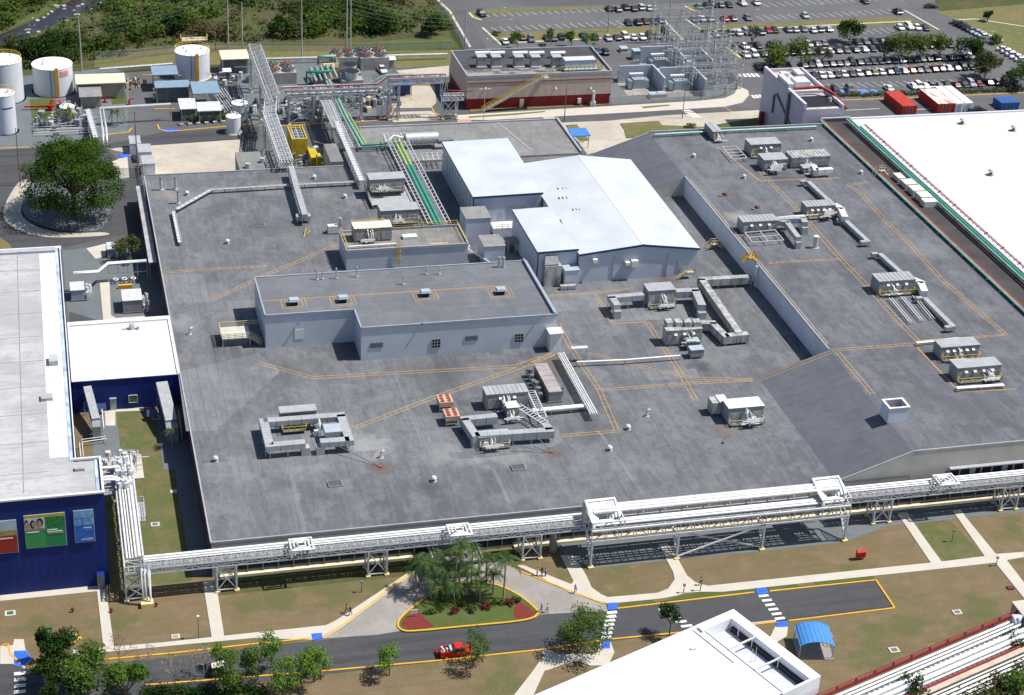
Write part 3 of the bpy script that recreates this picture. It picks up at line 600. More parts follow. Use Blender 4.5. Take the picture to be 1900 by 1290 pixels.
b.beam((131.2,333.6,7.1),(133.2,333.6,8.6),.1,.3); b.beam((131.2,332.5,7.1),(133.2,332.5,8.6),.1,.3); b.box(133.2,134.8,332.4,333.7,8.5,8.6)
for k in range(7): b.box(131.2+k*.29, 131.5+k*.29, 332.5, 333.6, 7.15+k*.21, 7.2+k*.21)
b.rail([(131.2,332.4,7.2),(133.2,332.4,8.6),(134.8,332.4,8.6)], 1.0, .5, .03)
part(b, 'stair', railtan, H1)
b = MB()
for k in range(2): 
    y0 = 366.5-k*31; b.poly([(108.9,y0-6.5,13.99),(113.2,y0,14.42),(108.9,y0+.6,13.99)][::-1]) if False else None
for (a, c_, d_) in (((109.0,343.3),(109.0,350.4),(113.8,350.4)),((109.0,366.0),(109.0,372.0),(112.9,372.0))):
    zz = lambda x: 13.75+(x-108.8)/14.2*1.45+.22
    b = MB(); z3 = [(x,y,zz(x)) for x, y in (a, c_, d_)]; pk = (109.0, (a[1]+c_[1])/2+1, zz(109.0)+1.0)
    b.add([(108.7,a[1],zz(108.7)),(113.8 if a[1]<350 else 112.9,c_[1]-.3,zz(113.8)+.02),(108.7,c_[1],zz(108.7)+1.15),(108.7,c_[1],zz(108.7))], [(0,1,2),(2,1,3),(0,2,3)])
    part(b, 'cricket', bumpwave(mat('white_cricket', (.5,.53,.56), .4, var=0), 'X', 1.6, .8), H1)
b = MB()
for px, py in ((1036,349),(1045,349),(1051,349),(1057,348),(1038,366),(1045,366),(1052,366),(1069,366),(1075,366),(1064,388),(1070,388),(1076,388),(1087,387),(1091,387)):
    p = G(px, py, 14.6); b.box(p.x-.05, p.x+.05, p.y-.5, p.y+.5, 14.1, 14.75)
part(b, 'snow_guard', white_paint, H1)
c = GY(958, 386, 365); b = MB(); b.box(c.x-2.3, c.x+2.3, 364.9, 364.98, 8.6, 12); part(b, 'roller_door', mat('roller_door', (.24,.27,.31), .5, var=.05), H2)
b = MB(); c = GY(929, 400, 365); b.box(c.x-.5, c.x+.5, 364.9, 364.98, 8.5, 10.8); part(b, 'door', mat('grey_door', (.3,.3,.3), .5), H2)
b = MB(); b.box(96.3, 106.8, 361, 364.85, 7.01, 8.4, 0); part(b, 'loading_dock', white_wall, H2)
b = MB(); b.rail([(97,361,8.4),(101,361,8.4)], 1, 1.2, .04); b.box(103, 106.5, 360.9, 361.1, 8.2, 8.5); part(b, 'dock_edge', yellow, H2)
b = MB()
for i in range(9): b.beam((92.1,368+i*3,7.2),(92.0,368+i*3,14),.12); b.beam((91.9,368+i*3,7.3),(91.9,369.8+i*3,10),.08)
for i in range(4): b.beam((91.95,366,8.5+i*1.3),(91.95,396,8.5+i*1.3),.1)
part(b, 'wall_bracing', steel, H2)
# two small grey sheds between
gmet = mat('shed_roof', (.24,.235,.23), .7, var=.15)
def shed(label, x0, x1, y0, y1, z0, z1, roofm=gmet, wallm=wmw, name='roof_shed', par=.0):
    t = thing(name, label, 'shed', ((x0+x1)/2,(y0+y1)/2,z0)); b = MB(); b.box(x0,x1,y0,y1,z0,z1-.15); part(b,'wall',wallm,t)
    b = MB(); b.box(x0-.1,x1+.1,y0-.1,y1+.1,z1-.149,z1); part(b,'roof',roofm,t); return t
shed('tall white shed with a grey roof in front of the tall ribbed hall', 88.6, 94.3, 356.3, 362.7, 7.003, 13.5)
shed('lower white shed with a grey roof between the penthouse and the small white hall', 90.3, 95.0, 345.5, 351.4, 7.003, 11.6)
t = thing('roof_bridge', 'grey covered passage linking two sheds to the small white hall', 'passage', (97.5,352,7)); b = MB(); b.box(95.1, 99.5, 351.2, 354, 9.2, 9.6); b.box(95.1,99.5,351.1,351.2,9.0,9.8); part(b,'roof',gmet,t)
b = MB(); [b.box(x,x+.3,351.4,351.7,7.01,9.2) for x in (95.3,97.2,99.0)]; part(b,'leg',steel,t)
# ---- plaza side wall and rear pavilions come later; white warehouse on the right
whr = layered('white_roof', (.62,.62,.63), [(.05,(1,1,1),.45,.65,(.56,.56,.565),.7),(.6,(1,1,1),.54,.7,(.5,.49,.48),.5),(2,(.2,1,1),.52,.72,(.45,.45,.45),.35)], rough=.8)
WW = thing('white_warehouse', 'large warehouse with a blank white roof at the right edge', 'building', (260, 330, 0))
b = MB(); b.box(205.2, 330, 280, 410.3, 0, 10.95, 0, 1); part(b, 'wall', [white_wall, whr], WW)
b = MB(); b.box(205.2, 330, 280, 410.3, 10.96, 11); part(b, 'roof', whr, WW)
b = MB(); b.box(205.2, 330, 410.0, 410.5, 10.9, 11.5); part(b, 'parapet', white_wall, WW)
GT = thing('gutter_roof', 'dark brown sunken gutter roof between the grey roof and the white warehouse', 'roof', (200.5, 330, 0))
b = MB(); b.box(196.7, 205.1, 270, 409.2, 0, 10.9); part(b, 'deck', mat('brown_membrane', (.06,.053,.054), .9, var=.2, scale=.2), GT)
b = MB(); b.box(196.7, 205.1, 409.2, 409.8, 0, 11.8); b.box(196.7, 197.0, 270, 409.2, 10.91, 12.1); b.box(204.8, 205.1, 270, 409.2, 10.91, 11.3); part(b, 'side_wall', steel_d, GT)
b = MB(); b.box(197, 205.2, 409.15, 409.9, 11.81, 12.1); part(b, 'coping', coping, GT)
# ---- lavender tower block
TW = thing('tower_block', 'tall lavender-white wall block with an open roof deck at the head of the gutter', 'building', (199, 425, 0))
lav = layered('lavender_wall', (.52,.48,.56), [(.2,(1,1,1),.4,.7,(.56,.53,.6),.7),(1.2,(1,1,.12),.55,.75,(.4,.37,.42),.35)], rough=.8)
b = MB(); b.box(192.2, 203.5, 410.6, 439.4, 0, 14.2, 0, 1); part(b, 'wall', [lav, mat('pale_deck', (.45,.41,.36), .9, var=.2, scale=.5)], TW)
b = MB(); b.box(192.1, 192.9, 410.5, 439.5, 14.21, 15.9); b.box(192.9,203.6,439.1,439.5,14.21,15.2); b.box(203.0,203.6,410.5,439.1,14.21,15.2); b.box(192.9,203,422,422.4,14.21,15.0); part(b, 'parapet', lav, TW)
b = MB(); b.box(192.95,203,412,420,14.22,14.26); part(b, 'pit', dark, TW)
b = MB(); b.tube([(191.95,430,6),(191.95,430,11),(191.95,428.5,12),(191.95,411,4.5)],.3,8); b.beam((191.9,420,3),(191.9,420,15.8),.9,.9); part(b, 'wall_pipe', steel_d, TW)
b = MB(); p = G(1455,165,14.2); b.box(p.x-.6,p.x+1.0,p.y-4,p.y+4,14.22,17.0); b.box(196.2,200.4,426,430.4,14.22,16.0); b.box(195.2,197.2,434,436,14.22,15.6); b.box(200,202,434,438.5,14.22,15.3); part(b, 'roof_plant', steel_w, TW)
b = MB(); b.tube([(193.5,421,16.2),(201,421,16.4),(203.5,418,15.5),(205,412,13.5)],.45,8); part(b, 'flue', red_dark, TW)
b = MB(); b.tube([(201.8,416,15.2),(201.8,415,10.2)],.55,8); b.tube([(203.2,415,15.2),(203.2,414,10.2)],.55,8); part(b, 'insulated_flue', mat('beige_flue', (.5,.43,.33), .6, var=.2), TW)
# ---- blue office block with white roof (left)
cool = layered('cool_roof', (.355,.355,.365), [(.08,(1,1,1),.42,.6,(.47,.47,.475),.8),(.8,(.15,1,1),.5,.66,(.3,.3,.31),.65),(3,(.3,1,1),.5,.7,(.24,.24,.24),.5),(.3,(1,1,1),.55,.7,(.33,.325,.32),.6)], rough=.85)
navy = bumpwave(mat('navy_wall', (.007,.024,.16), .7, var=.18, scale=.2), 'X', .26, .2)
BO = thing('blue_office', 'navy blue building with a worn white roof and three banners on its front', 'building', (-15, 250, 0))
OZ = 18.2
b = MB(); b.prism([(-60,250.1),(4.0,250.1),(4.0,260.5),(.1,260.5),(.1,343.4),(-60,343.4)], 0, OZ-.02); part(b, 'wall', navy, BO)
b = MB(); b.prism([(-60,250.4),(2.9,250.4),(2.9,260.2),(-1.0,260.2),(-1.0,343.0),(-60,343.0)], OZ-.019, OZ); part(b, 'roof', cool, BO)
b = MB(); b.box(-4.2,-1.05,262,341,OZ+.001,OZ+.05); part(b, 'white_strip', layered('fresh_white', (.66,.66,.67), [(.5,(1,.3,1),.52,.66,(.42,.4,.38),.6)], rough=.8), BO)
b = MB(); b.box(-1.0,-.45,260.2,343,OZ,OZ+.12); b.box(2.9,3.4,250.5,260.2,OZ,OZ+.12); part(b, 'gutter', mat('gutter_pale', (.42,.52,.62), .5, var=.35, scale=.4), BO)
b = MB(); b.box(-.45,-.15,260.2,343,OZ,OZ+.1); b.box(3.4,3.7,250.5,260.2,OZ,OZ+.1); part(b, 'gutter_lining', mat('gutter_blue', (.02,.04,.12), .5, var=.4, scale=.5), BO)
b = MB(); b.box(-60,-1.0,341.4,343.0,OZ+.02,OZ+.5); part(b, 'rear_upstand', mat('upstand_grey', (.36,.38,.41), .7, var=.1), BO)
b = MB()
for k in range(9): b.beam((-40,258+9.5*k,OZ+.012),(-4.4,258+9.5*k,OZ+.012),.12,.02)
for x in (-8.5,-17,-30): b.beam((x,252,OZ+.011),(x,341,OZ+.011),.12,.02)
for k in range(22): x, y = -4.5-30*rnd.random(), 254+84*rnd.random(); b.beam((x,y,OZ+.01),(x+rnd.uniform(-3,3),y+rnd.uniform(-2,2),OZ+.01),.07,.015)
part(b, 'roof_seam', mat('seam_grey', (.2,.2,.2), .9, var=.2), BO)
b = MB(); b.box(-60,4.15,249.9,250.4,OZ+.01,OZ+.3); b.box(3.72,4.1,250.4,260.6,OZ+.13,OZ+.35); b.box(-.14,.05,260.6,343.5,OZ+.21,OZ+.4); b.box(-60,.2,343.05,344.6,OZ-.4,OZ-.1); b.box(-.6,4.1,260.3,260.7,OZ+.13,OZ+.5); part(b, 'parapet', white_paint, BO)
b = MB(); p = G(110,672,OZ); b.box(p.x-1.8,p.x-.2,p.y-1.4,p.y+1.4,OZ+.06,OZ+1.0); p = G(87,740,OZ); b.box(p.x-1,p.x+1,p.y-.9,p.y+.9,OZ+.01,OZ+.6); p = G(148,872,OZ); b.box(p.x-.8,p.x+.8,p.y-.5,p.y+.5,OZ+.01,OZ+.5); part(b, 'roof_hatch', cool, BO)
b = MB(); c = GY(187,1074,250); b.box(c.x-.6,c.x+.6,248.9,250.05,0,2.9,0,1); part(b, 'door', [steel_d, navy], BO)
# banners: copies of the layouts on the wall (photo-like fields, colour blocks, lines of lettering)
def wpt(px, py, off=0): return GY(px, py, 250.02-off)
def banner(label, q, blocks, texts=()):
    t = thing('banner', label, 'banner', wpt(*q[0]), None); P = [wpt(*c) for c in q]
    x0, x1, zt, zb = (P[0].x+P[3].x)/2, (P[1].x+P[2].x)/2, (P[0].z+P[1].z)/2, (P[2].z+P[3].z)/2
    b = MB(); b.box(x0-.08,x1+.08,249.96,250.08,zb-.08,zt+.08); part(b, 'frame', steel, t)
    for i, (u0,u1,v0,v1,m,*el) in enumerate(blocks):
        d = .01+.004*i; b = MB(); xa_,xb_,za_,zb_ = x0+(x1-x0)*u0, x0+(x1-x0)*u1, zt-(zt-zb)*v1, zt-(zt-zb)*v0
        if el: b.poly([((xa_+xb_)/2+(xb_-xa_)/2*math.cos(k*math.pi/8), 249.95-d, (za_+zb_)/2+(zb_-za_)/2*math.sin(k*math.pi/8)) for k in range(16)])
        else: b.box(xa_, xb_, 249.95-d, 249.955, za_, zb_)
        part(b, 'printed_panel', m, t)
    for txt, u, v, s, m in texts:
        cu = bpy.data.curves.new('lettering','FONT'); cu.body = txt; cu.size = s; cu.align_x = 'LEFT'; cu.extrude = .01; cu.materials.append(m)
        tmp = bpy.data.objects.new('tmp', cu); COL.objects.link(tmp); dg = bpy.context.evaluated_depsgraph_get(); me = bpy.data.meshes.new_from_object(tmp.evaluated_get(dg)); bpy.data.objects.remove(tmp); bpy.data.curves.remove(cu)
        o = bpy.data.objects.new('lettering', me); COL.objects.link(o); o.parent = t; o.rotation_euler = (R(90),0,0); o.location = V((x0+(x1-x0)*u, 249.86, zt-(zt-zb)*v))-ORG[t.name]
bg = mat('banner_green', (.05,.3,.09), .6, var=.1); bgd = mat('banner_dark_green', (.03,.2,.06), .6, var=.4, scale=1.2); byl = mat('banner_gold', (.45,.38,.03), .6, var=.1); bph = mat('banner_portrait_ground', (.55,.58,.62), .6, var=.1)
bb = mat('banner_blue', (.03,.13,.5), .6, var=.1); bbl = layered('banner_sky', (.12,.28,.55), [(1.2,(1,1,1),.45,.65,(.35,.52,.7),.8)], rough=.6); bcy = mat('banner_cyan', (.15,.42,.65), .6); brd = mat('banner_red', (.33,.03,.02), .6, var=.15); bsk = mat('banner_pale_sky', (.42,.5,.56), .6, var=.15); bgr = mat('banner_meadow', (.32,.3,.08), .6, var=.3, scale=1.5)
bbr = mat('banner_skin', (.42,.25,.18), .6, var=.2); bdk = mat('banner_hair', (.02,.015,.015), .6)
bg2 = mat('banner_teal_green', (.03,.23,.1), .6, var=.1)
ltx = mat('lettering_white', (.8,.82,.84), .6, var=0)
banner('red banner with a pale sky picture, leftmost on the navy wall', [(-60,978),(30,960),(32,1019),(-58,1037)], [(0,1,0,.45,bsk),(0,1,.3,.47,bgr),(0,1,.46,1,brd),(.42,.92,.52,.56,ltx)], ())
banner('green banner with faces and a gold top strip, middle one on the navy wall', [(45,958),(120,951),(123,1010),(49,1018)],
    [(0,1,0,.09,byl),(0,.5,.08,.46,bph),(.5,1,.08,.46,bgd),(0,.5,.45,1,bg),(.5,1,.45,1,bg2),(.03,.5,.4,.455,bbr),(.0,.1,.12,.3,bdk,1),(.01,.12,.17,.4,bbr,1),(.13,.27,.14,.4,bdk,1),(.17,.27,.19,.36,bbr,1),(.29,.46,.1,.36,bdk,1),(.31,.42,.16,.37,bbr,1),(.03,.34,.5,.525,ltx),(.54,.8,.47,.495,ltx),(.54,.92,.53,.555,ltx),(.56,.95,.58,.6,byl)])
banner('narrow blue banner with white lettering near the corner of the navy wall', [(137,949),(173,945),(175,1003),(140,1007)], [(0,1,0,.1,bcy),(0,1,.09,.48,bbl),(.4,.44,.15,.42,bb),(.1,.75,.24,.26,bb),(0,1,.46,1,bb),(.45,.88,.53,.56,ltx),(.55,.9,.6,.62,bcy)], (('AMGEN',.3,.94,.55,ltx),))
# annex with white roof
AN = thing('blue_annex', 'low navy annex with a bright white roof linking the blue office to the plant', 'building', (10, 307, 0))
b = MB(); b.box(.35, 20.6, 307.2, 331, 0, 6.88); part(b, 'wall', navy, AN)
b = MB(); b.box(.35, 20.6, 307.2, 331, 6.881, 6.93); part(b, 'roof', whr, AN)
b = MB(); b.box(.3,20.6,307.05,307.25,6.93,7.05); b.box(.3,20.6,329.8,331.2,6.94,7.3); b.box(.3,.6,307.2,331,6.93,7.2); b.box(20.2,20.7,307.2,331,6.93,7.2); part(b, 'parapet', white_paint, AN)
c = GY(210,748,307.1); b = MB(); b.box(c.x-.6,c.x+.6,307.0,307.15,.1,2.7); b.box(c.x-.65,c.x+.65,306.7,307.15,2.7,2.85); part(b, 'door', mat('grey_door', (.35,.34,.33), .5), AN)
c = GY(247,740,307.1); b = MB(); b.box(c.x-.75,c.x+.75,307.05,307.15,c.z-.75,c.z+.75); o = part(b, 'window', mat('green_glass', (.1,.16,.1), .2, var=.4, scale=2), AN)
f = MB(); [f.box(c.x-.85+dx,c.x-.75+dx,307.0,307.12,c.z-.85,c.z+.85) for dx in (0,1.6)]; [f.box(c.x-.75,c.x+.75,307.0,307.12,c.z-.85+dz,c.z-.75+dz) for dz in (0,1.6)]; part(f, 'frame', white_paint, o)
b = MB(); p = G(245,610,6.95); b.cyl(p.x,p.y,6.95,8.1,.6,10); b.cyl(p.x+1.2,p.y-.4,6.95,7.6,.3,8); b.beam((p.x-2,p.y-.2,7.1),(p.x+1,p.y-.2,7.1),.15); part(b, 'roof_vent', steel, AN)
# ---- white turned block in the lower right corner
WB = thing('white_corner_block', 'white-roofed block turned at an angle with a sunken terrace, lower right', 'building', (100, 212, 0))
WZ = 8.0
c0 = G(1361,1130,WZ); c1 = G(1523,1254,WZ); u = (c1-c0).normalized(); n = V((-u.y, u.x, 0)); n = n if n.x < 0 else -n
L1 = (c1-c0).length
def wb(a, d, z): p = c0+u*a+n*d; return (p.x, p.y, z)
def wprism(bb, a0,a1,d0,d1,z0,z1,m=0,top=None): bb.prism([wb(a0,d0,0)[:2],wb(a1,d0,0)[:2],wb(a1,d1,0)[:2],wb(a0,d1,0)[:2]], z0, z1, m, top)
D0 = 7.4
b = MB(); wprism(b,0,L1,0,D0,0,WZ-2.2); wprism(b,-0.0,L1,D0,70,0,WZ-.52); part(b, 'wall', white_wall, WB)
b = MB(); wprism(b,.4,L1,D0+.05,70,WZ-.51,WZ-.48); part(b, 'roof', whr, WB)
b = MB(); wprism(b,.05,L1-.05,.05,D0-.05,WZ-2.19,WZ-2.15); part(b, 'terrace_floor', mat('terrace_grey', (.5,.52,.56), .8, var=.08), WB)
b = MB(); wprism(b,0,L1,0,1.9,WZ-2.14,WZ-.02); wprism(b,0,1.6,1.9,D0+.6,WZ-2.14,WZ-.021); wprism(b,L1-.4,L1,1.9,D0+.5,WZ-2.14,WZ-.022); wprism(b,1.6,L1-.4,D0-.3,D0,WZ-2.14,WZ-.3); wprism(b,0,.5,D0+.6,70,WZ-.5,WZ-.05); part(b, 'parapet', mat('white_render', (.74,.75,.78), .7, var=.04, scale=.4), WB)
b = MB(); wprism(b,2.2,L1-.6,1.95,2.35,WZ-2.13,WZ-1.2); part(b, 'drain_channel', dark, WB)
b = MB()
for a in (L1*.36, L1*.66): b.beam(wb(a,1.9,WZ-.2), wb(a,D0,WZ-.25),.18,.3)
for a in (L1*.2,L1*.36,L1*.66): b.beam(wb(a,2.4,WZ-2),wb(a,2.4,WZ),.12)
for d in (2.6,3.4): b.beam(wb(L1*.5,d+1.6,WZ-2.1),wb(L1*.5,d+1.6,WZ+.6),.06)
part(b, 'terrace_beam', white_paint, WB)
b = MB(); wprism(b,.5,L1*.5,8.6,8.9,WZ-.46,WZ-.3); p = wb(4,12,0); b.obox(p,.8,.4,WZ-.47,WZ-.2); part(b, 'roof_curb', whr, WB)
# ---- tower red-and-beige building
RD = thing('utility_building', 'beige building with a dark red base, outside stair and rooftop units', 'building', (132, 466, 0))
beige = bumpwave(mat('beige_panel', (.48,.39,.33), .7, var=.06, scale=.3), 'X', .15, .3); redb = mat('red_base', (.15,.008,.01), .6, var=.12, scale=.5)
RZ = 9.3
b = MB(); b.box(112, 153.8, 456.4, 477.5, 3.2, RZ, 0, 1); part(b, 'wall', [beige, roof_p], RD)
b = MB(); b.box(111.98, 153.82, 456.38, 477.52, 0, 3.19); part(b, 'base_wall', redb, RD)
b = MB(); b.box(112.4,153.4,456.9,463,RZ+.001,RZ+.02,0); part(b, 'roof', layered('stained_roof', (.28,.27,.25), [(.5,(.6,1,1),.42,.6,(.06,.06,.065),.9)], rough=.9), RD)
b = MB(); b.box(112.4,153.4,463,477.1,RZ+.001,RZ+.02,0); part(b, 'dark_roof', mat('dark_membrane', (.06,.06,.066), .9, var=.25, scale=.3), RD)
b = MB()
for p, q in (((112,456.5),(153.8,456.5)),((153.7,456.5),(153.7,477.5)),((153.8,477.4),(112,477.4)),((112.1,477.5),(112.1,456.5))): b.beam((*p,RZ+.35),(*q,RZ+.35),.35,.7)
part(b, 'parapet', coping, RD)
b = MB(); b.box(112,153.8,456.3,456.37,7.6,7.8); part(b, 'red_stripe', redb, RD)
b = MB(); P = G(892,205); Q = GY(1000,144,455); 
sx0, sx1 = P.x, 133.2
b.beam((sx0,455.2,.1),(sx1,455.2,RZ),.12,.45); b.beam((sx0,454.2,.1),(sx1,454.2,RZ),.12,.45)
for k in range(40):
    f_ = k/40; b.box(sx0+(sx1-sx0)*f_, sx0+(sx1-sx0)*f_+.35, 454.2, 455.2, .1+RZ*f_, .16+RZ*f_)
b.box(sx1,sx1+1.6,454,456.2,RZ-.05,RZ+.05)
st = part(b, 'stair', steel, RD)
b = MB(); b.rail([(sx0,454.15,.2),(sx1,454.15,RZ),(sx1+1.6,454.15,RZ)], 1.1, 1.4, .05); b.rail([(sx0,455.25,.2),(sx1,455.25,RZ)], 1.1, 1.4, .05); part(b, 'railing', railyel, st)
b = MB()
for px in (968,):
    c = GY(px, 190, 456.3); b.box(c.x-.6,c.x+.6,456.25,456.37,.1,2.6)
part(b, 'door', mat('tan_door', (.5,.42,.34), .6), RD)
b = MB(); c = GY(1100,185,456); b.tube([(c.x,455.7,.5),(c.x,455.7,4.4)],.45,8); b.box(c.x-.8,c.x+.8,455.3,456.3,0,1.2); c = GY(1075,188,456); b.box(c.x-.5,c.x+.5,455.8,456.3,.8,2.2); part(b, 'exhaust_pipe', steel_w, RD)
b = MB()
for px in (901,1031,1096):
    c = GY(px, 165, 456.3); b.beam((c.x,455.9,c.z),(c.x,456.3,c.z+.4),.3)
part(b, 'wall_lamp', steel_w, RD)

# rooftop plant of the utility building
for k, px in enumerate((893,920,962,993,1032)):
    p = G(px, 124, RZ); t = thing('rooftop_condenser', '%s grey condenser from the left on the utility building roof' % ORD[k], 'air unit', (p.x,p.y,RZ), 'condensers on the utility building')
    part(MB().box(p.x-1.25,p.x+1.25,p.y-.8,p.y+1.6,RZ+.4,RZ+3.0),'casing',unit_gray,t); part(MB().box(p.x-1.35,p.x+1.35,p.y-.9,p.y+1.7,RZ+3.001,RZ+3.15),'lid',steel,t); part(MB().box(p.x-1.5,p.x+1.5,p.y-1.1,p.y+1.9,RZ+.025,RZ+.4),'base_frame',steel_w,t)
    q = G(px+2, 107, RZ); t = thing('white_duct', '%s white drum duct from the left along the utility building roof' % ORD[k], 'duct', (q.x,q.y,RZ), 'white duct drums on the utility building'); part(MB().tube([(q.x-2.2,q.y,RZ+1.3),(q.x+2.2,q.y,RZ+1.3)],.6,10),'drum',white_paint,t); part(MB().box(q.x-1.9,q.x+1.9,q.y-.3,q.y+.3,RZ+.025,RZ+.75),'saddle',steel_d,t)
p = G(1048,133,RZ); q = G(1104,131,RZ); t = thing('roof_container', 'long pale blue plant container in a yellow-railed deck on the utility building', 'air unit', (p.x,p.y,RZ)); part(MB().box(p.x,q.x,p.y,p.y+3,RZ+.9,RZ+3.1),'casing',mat('pale_plant',(.4,.5,.58),.5,var=.1),t); part(MB().box(p.x-.1,q.x+.1,p.y-.1,p.y+3.1,RZ+3.101,RZ+3.25),'lid',steel_w,t); part(MB().box(p.x-.6,q.x+1.4,p.y-1.4,p.y+3.3,RZ+.6,RZ+.899),'deck',steel,t)
b = MB(); b.rail([(p.x-4,p.y-1.4,RZ+.1),(p.x-.6,p.y-1.4,RZ+.9),(q.x+1.4,p.y-1.4,RZ+.9),(q.x+1.4,p.y+3,RZ+.9)],1.1,1.2,.06); part(b,'railing',railyel,t)

t = thing('wall_canopy', 'long pale sheet canopy along the left wall of the plant', 'canopy', (19.5,380,0))
a, c = G(265,345,5.2), G(290,487,5.2); part(MB().box(18.6,20.3,c.y,a.y,5.1,5.25),'roof',mat('canopy_sheet',(.36,.36,.37),.6,var=.2,scale=.4),t)
for k in range(8): part(MB().beam((18.8,c.y+1+k*(a.y-c.y-2)/7,.02),(18.8,c.y+1+k*(a.y-c.y-2)/7,5.1),.16),'post',steel,t)
# ================================================================== ROOF EQUIPMENT
lightblue = mat('pale_blue_sheet', (.4,.46,.52), .45, .1, var=.08)
fan_org = mat('rusty_fan', (.3,.09,.05), .7, var=.2)
condenser = mat('salmon_cabinet', (.55,.36,.28), .6, var=.12)
def legs(t, pts, z0, z1, w=.1, m=steel):
    for x, y in pts:
        part(MB().box(x-w/2,x+w/2,y-w/2,y+w/2,z0,z1), 'leg', m, t)
def duct(label, px, zt, w=1.4, h=1.0, z=7.0, m=None, leg=True, name='air_duct', seam=2.4, drop=None, group=None):
    P = [G(a, c, zt) for a, c in px]; t = thing(name, label, 'duct', (P[0].x,P[0].y,z), group); m = m or sheet_gal
    b = MB(); sm = MB()
    for a, c in zip(P, P[1:]):
        d = (c-a).normalized(); b.beam(a-d*0-V((0,0,h/2)), c+d*(w/2 if c is not P[-1] else 0)-V((0,0,h/2)), w, h)
        n = max(1, int((c-a).length/seam))
        for i in range(1, n+1):
            q = a.lerp(c, i/(n+1)); sm.beam(q-d*.05-V((0,0,h/2)), q+d*.05-V((0,0,h/2)), w+.1, h+.1)
    if drop is not None:
        for k in drop: p = P[k]; b.box(p.x-w/2+.003,p.x+w/2-.003,p.y-w/2,p.y+w/2,z+.02,zt-h+.01)
    part(b, 'duct_body', m, t); part(sm, 'joint', sheet_gal if m is sheet_dirty else steel, t)
    if leg and zt-h-z > .15:
        pts = []
        for a, c in zip(P, P[1:]):
            n = max(1, int((c-a).length/3.2))
            for i in range(n+1):
                q = a.lerp(c, i/n); d = (c-a).normalized(); nn = V((-d.y,d.x,0))*(w/2-.06)
                pts += [(q.x+nn.x,q.y+nn.y),(q.x-nn.x,q.y-nn.y)]
        legs(t, pts, z+.005, zt-h+.02)
    return t
def unit(label, fl, fr, dep, h, z=7.0, name='air_handler', m=None, hoods=3, rail=railyel, pipes=1, skid=.35, ribs=True, topm=None, front=True, group=None):
    A, B = G(*fl, z), G(*fr, z); x0, x1, y0 = A.x, B.x, (A.y+B.y)/2; y1 = y0+dep; zb = z+skid; zt = zb+h
    t = thing(name, label, 'air unit', ((x0+x1)/2,y0,z), group); m = m or unit_gray
    b = MB(); b.box(x0,x1,y0,y1,zb,zt-.08); part(b,'casing',m,t)
    b = MB(); b.box(x0-.08,x1+.08,y0-.08,y1+.08,zt-.079,zt)
    if ribs:
        n = int((x1-x0)/.9)
        for i in range(1,n): b.box(x0+i*(x1-x0)/n-.05,x0+i*(x1-x0)/n+.05,y0-.05,y1+.05,zt,zt+.07)
    part(b,'roof_panel',topm or sheet_gal,t)
    part(MB().box(x0+.1,x1-.1,y0+.1,y1-.1,z+.004,zb),'base_frame',steel_d,t)
    for i in range(hoods):
        c = x0+(x1-x0)*(i+1)/(hoods+1); b = MB(); b.add([(c-.32,y0-.01,zt-.75),(c+.32,y0-.01,zt-.75),(c+.32,y0-.4,zt-1.05),(c-.32,y0-.4,zt-1.05),(c-.32,y0-.01,zt-1.05),(c+.32,y0-.01,zt-1.05)],[(0,3,2,1),(0,4,3),(1,2,5),(3,4,5,2)])
        part(b,'hood',white_paint,t)
    if front:
        n = 3
        for i in range(n):
            xa = x0+(x1-x0)*(i+.12)/n; xb = x0+(x1-x0)*(i+.88)/n; part(MB().box(xa,xb,y0-.035,y0-.004,zb+.15,zt-1.15 if h>2.2 else zt-.4),'access_door',unit_gray if m is not unit_gray else sheet_dirty,t)
    if rail:
        p = MB(); p.box(x0+.2,x1-.2,y0-1.3,y0-.05,zb-.1,zb); o = part(p,'access_platform',steel_d,t)
        r = MB(); r.rail([(x0+.2,y0-.1,zb),(x0+.2,y0-1.3,zb),(x1-.2,y0-1.3,zb),(x1-.2,y0-.1,zb)],1.1,1.2,.045); part(r,'railing',rail,o)
    if pipes:
        xc = x0+(x1-x0)*(.3+.4*rnd.random()); p = MB()
        for k in range(3*pipes):
            xo = xc+rnd.uniform(-1,1)*.9; z1 = zb+rnd.uniform(.5,h*.9)
            p.tube([(xo,y0+.02,z1),(xo,y0-rnd.uniform(.5,1.6),z1),(xo+rnd.uniform(-.3,.3),y0-1.7,zb+.1)],rnd.uniform(.07,.14),6)
        for k in range(2*pipes):
            zz = zb+.2+.35*k; p.tube([(xc-rnd.uniform(.8,2.2),y0-1.5-.2*k,zz),(xc+rnd.uniform(.8,2.2),y0-1.5-.2*k,zz)],.1,6)
        for k in range(5): p.obox((xc+rnd.uniform(-1.2,1.2),y0-rnd.uniform(.4,1.6)),rnd.uniform(.2,.5),rnd.uniform(.2,.4),zb,zb+rnd.uniform(.4,1.4),rnd.random())
        part(p,'pipework',steel_w,t)
    return t
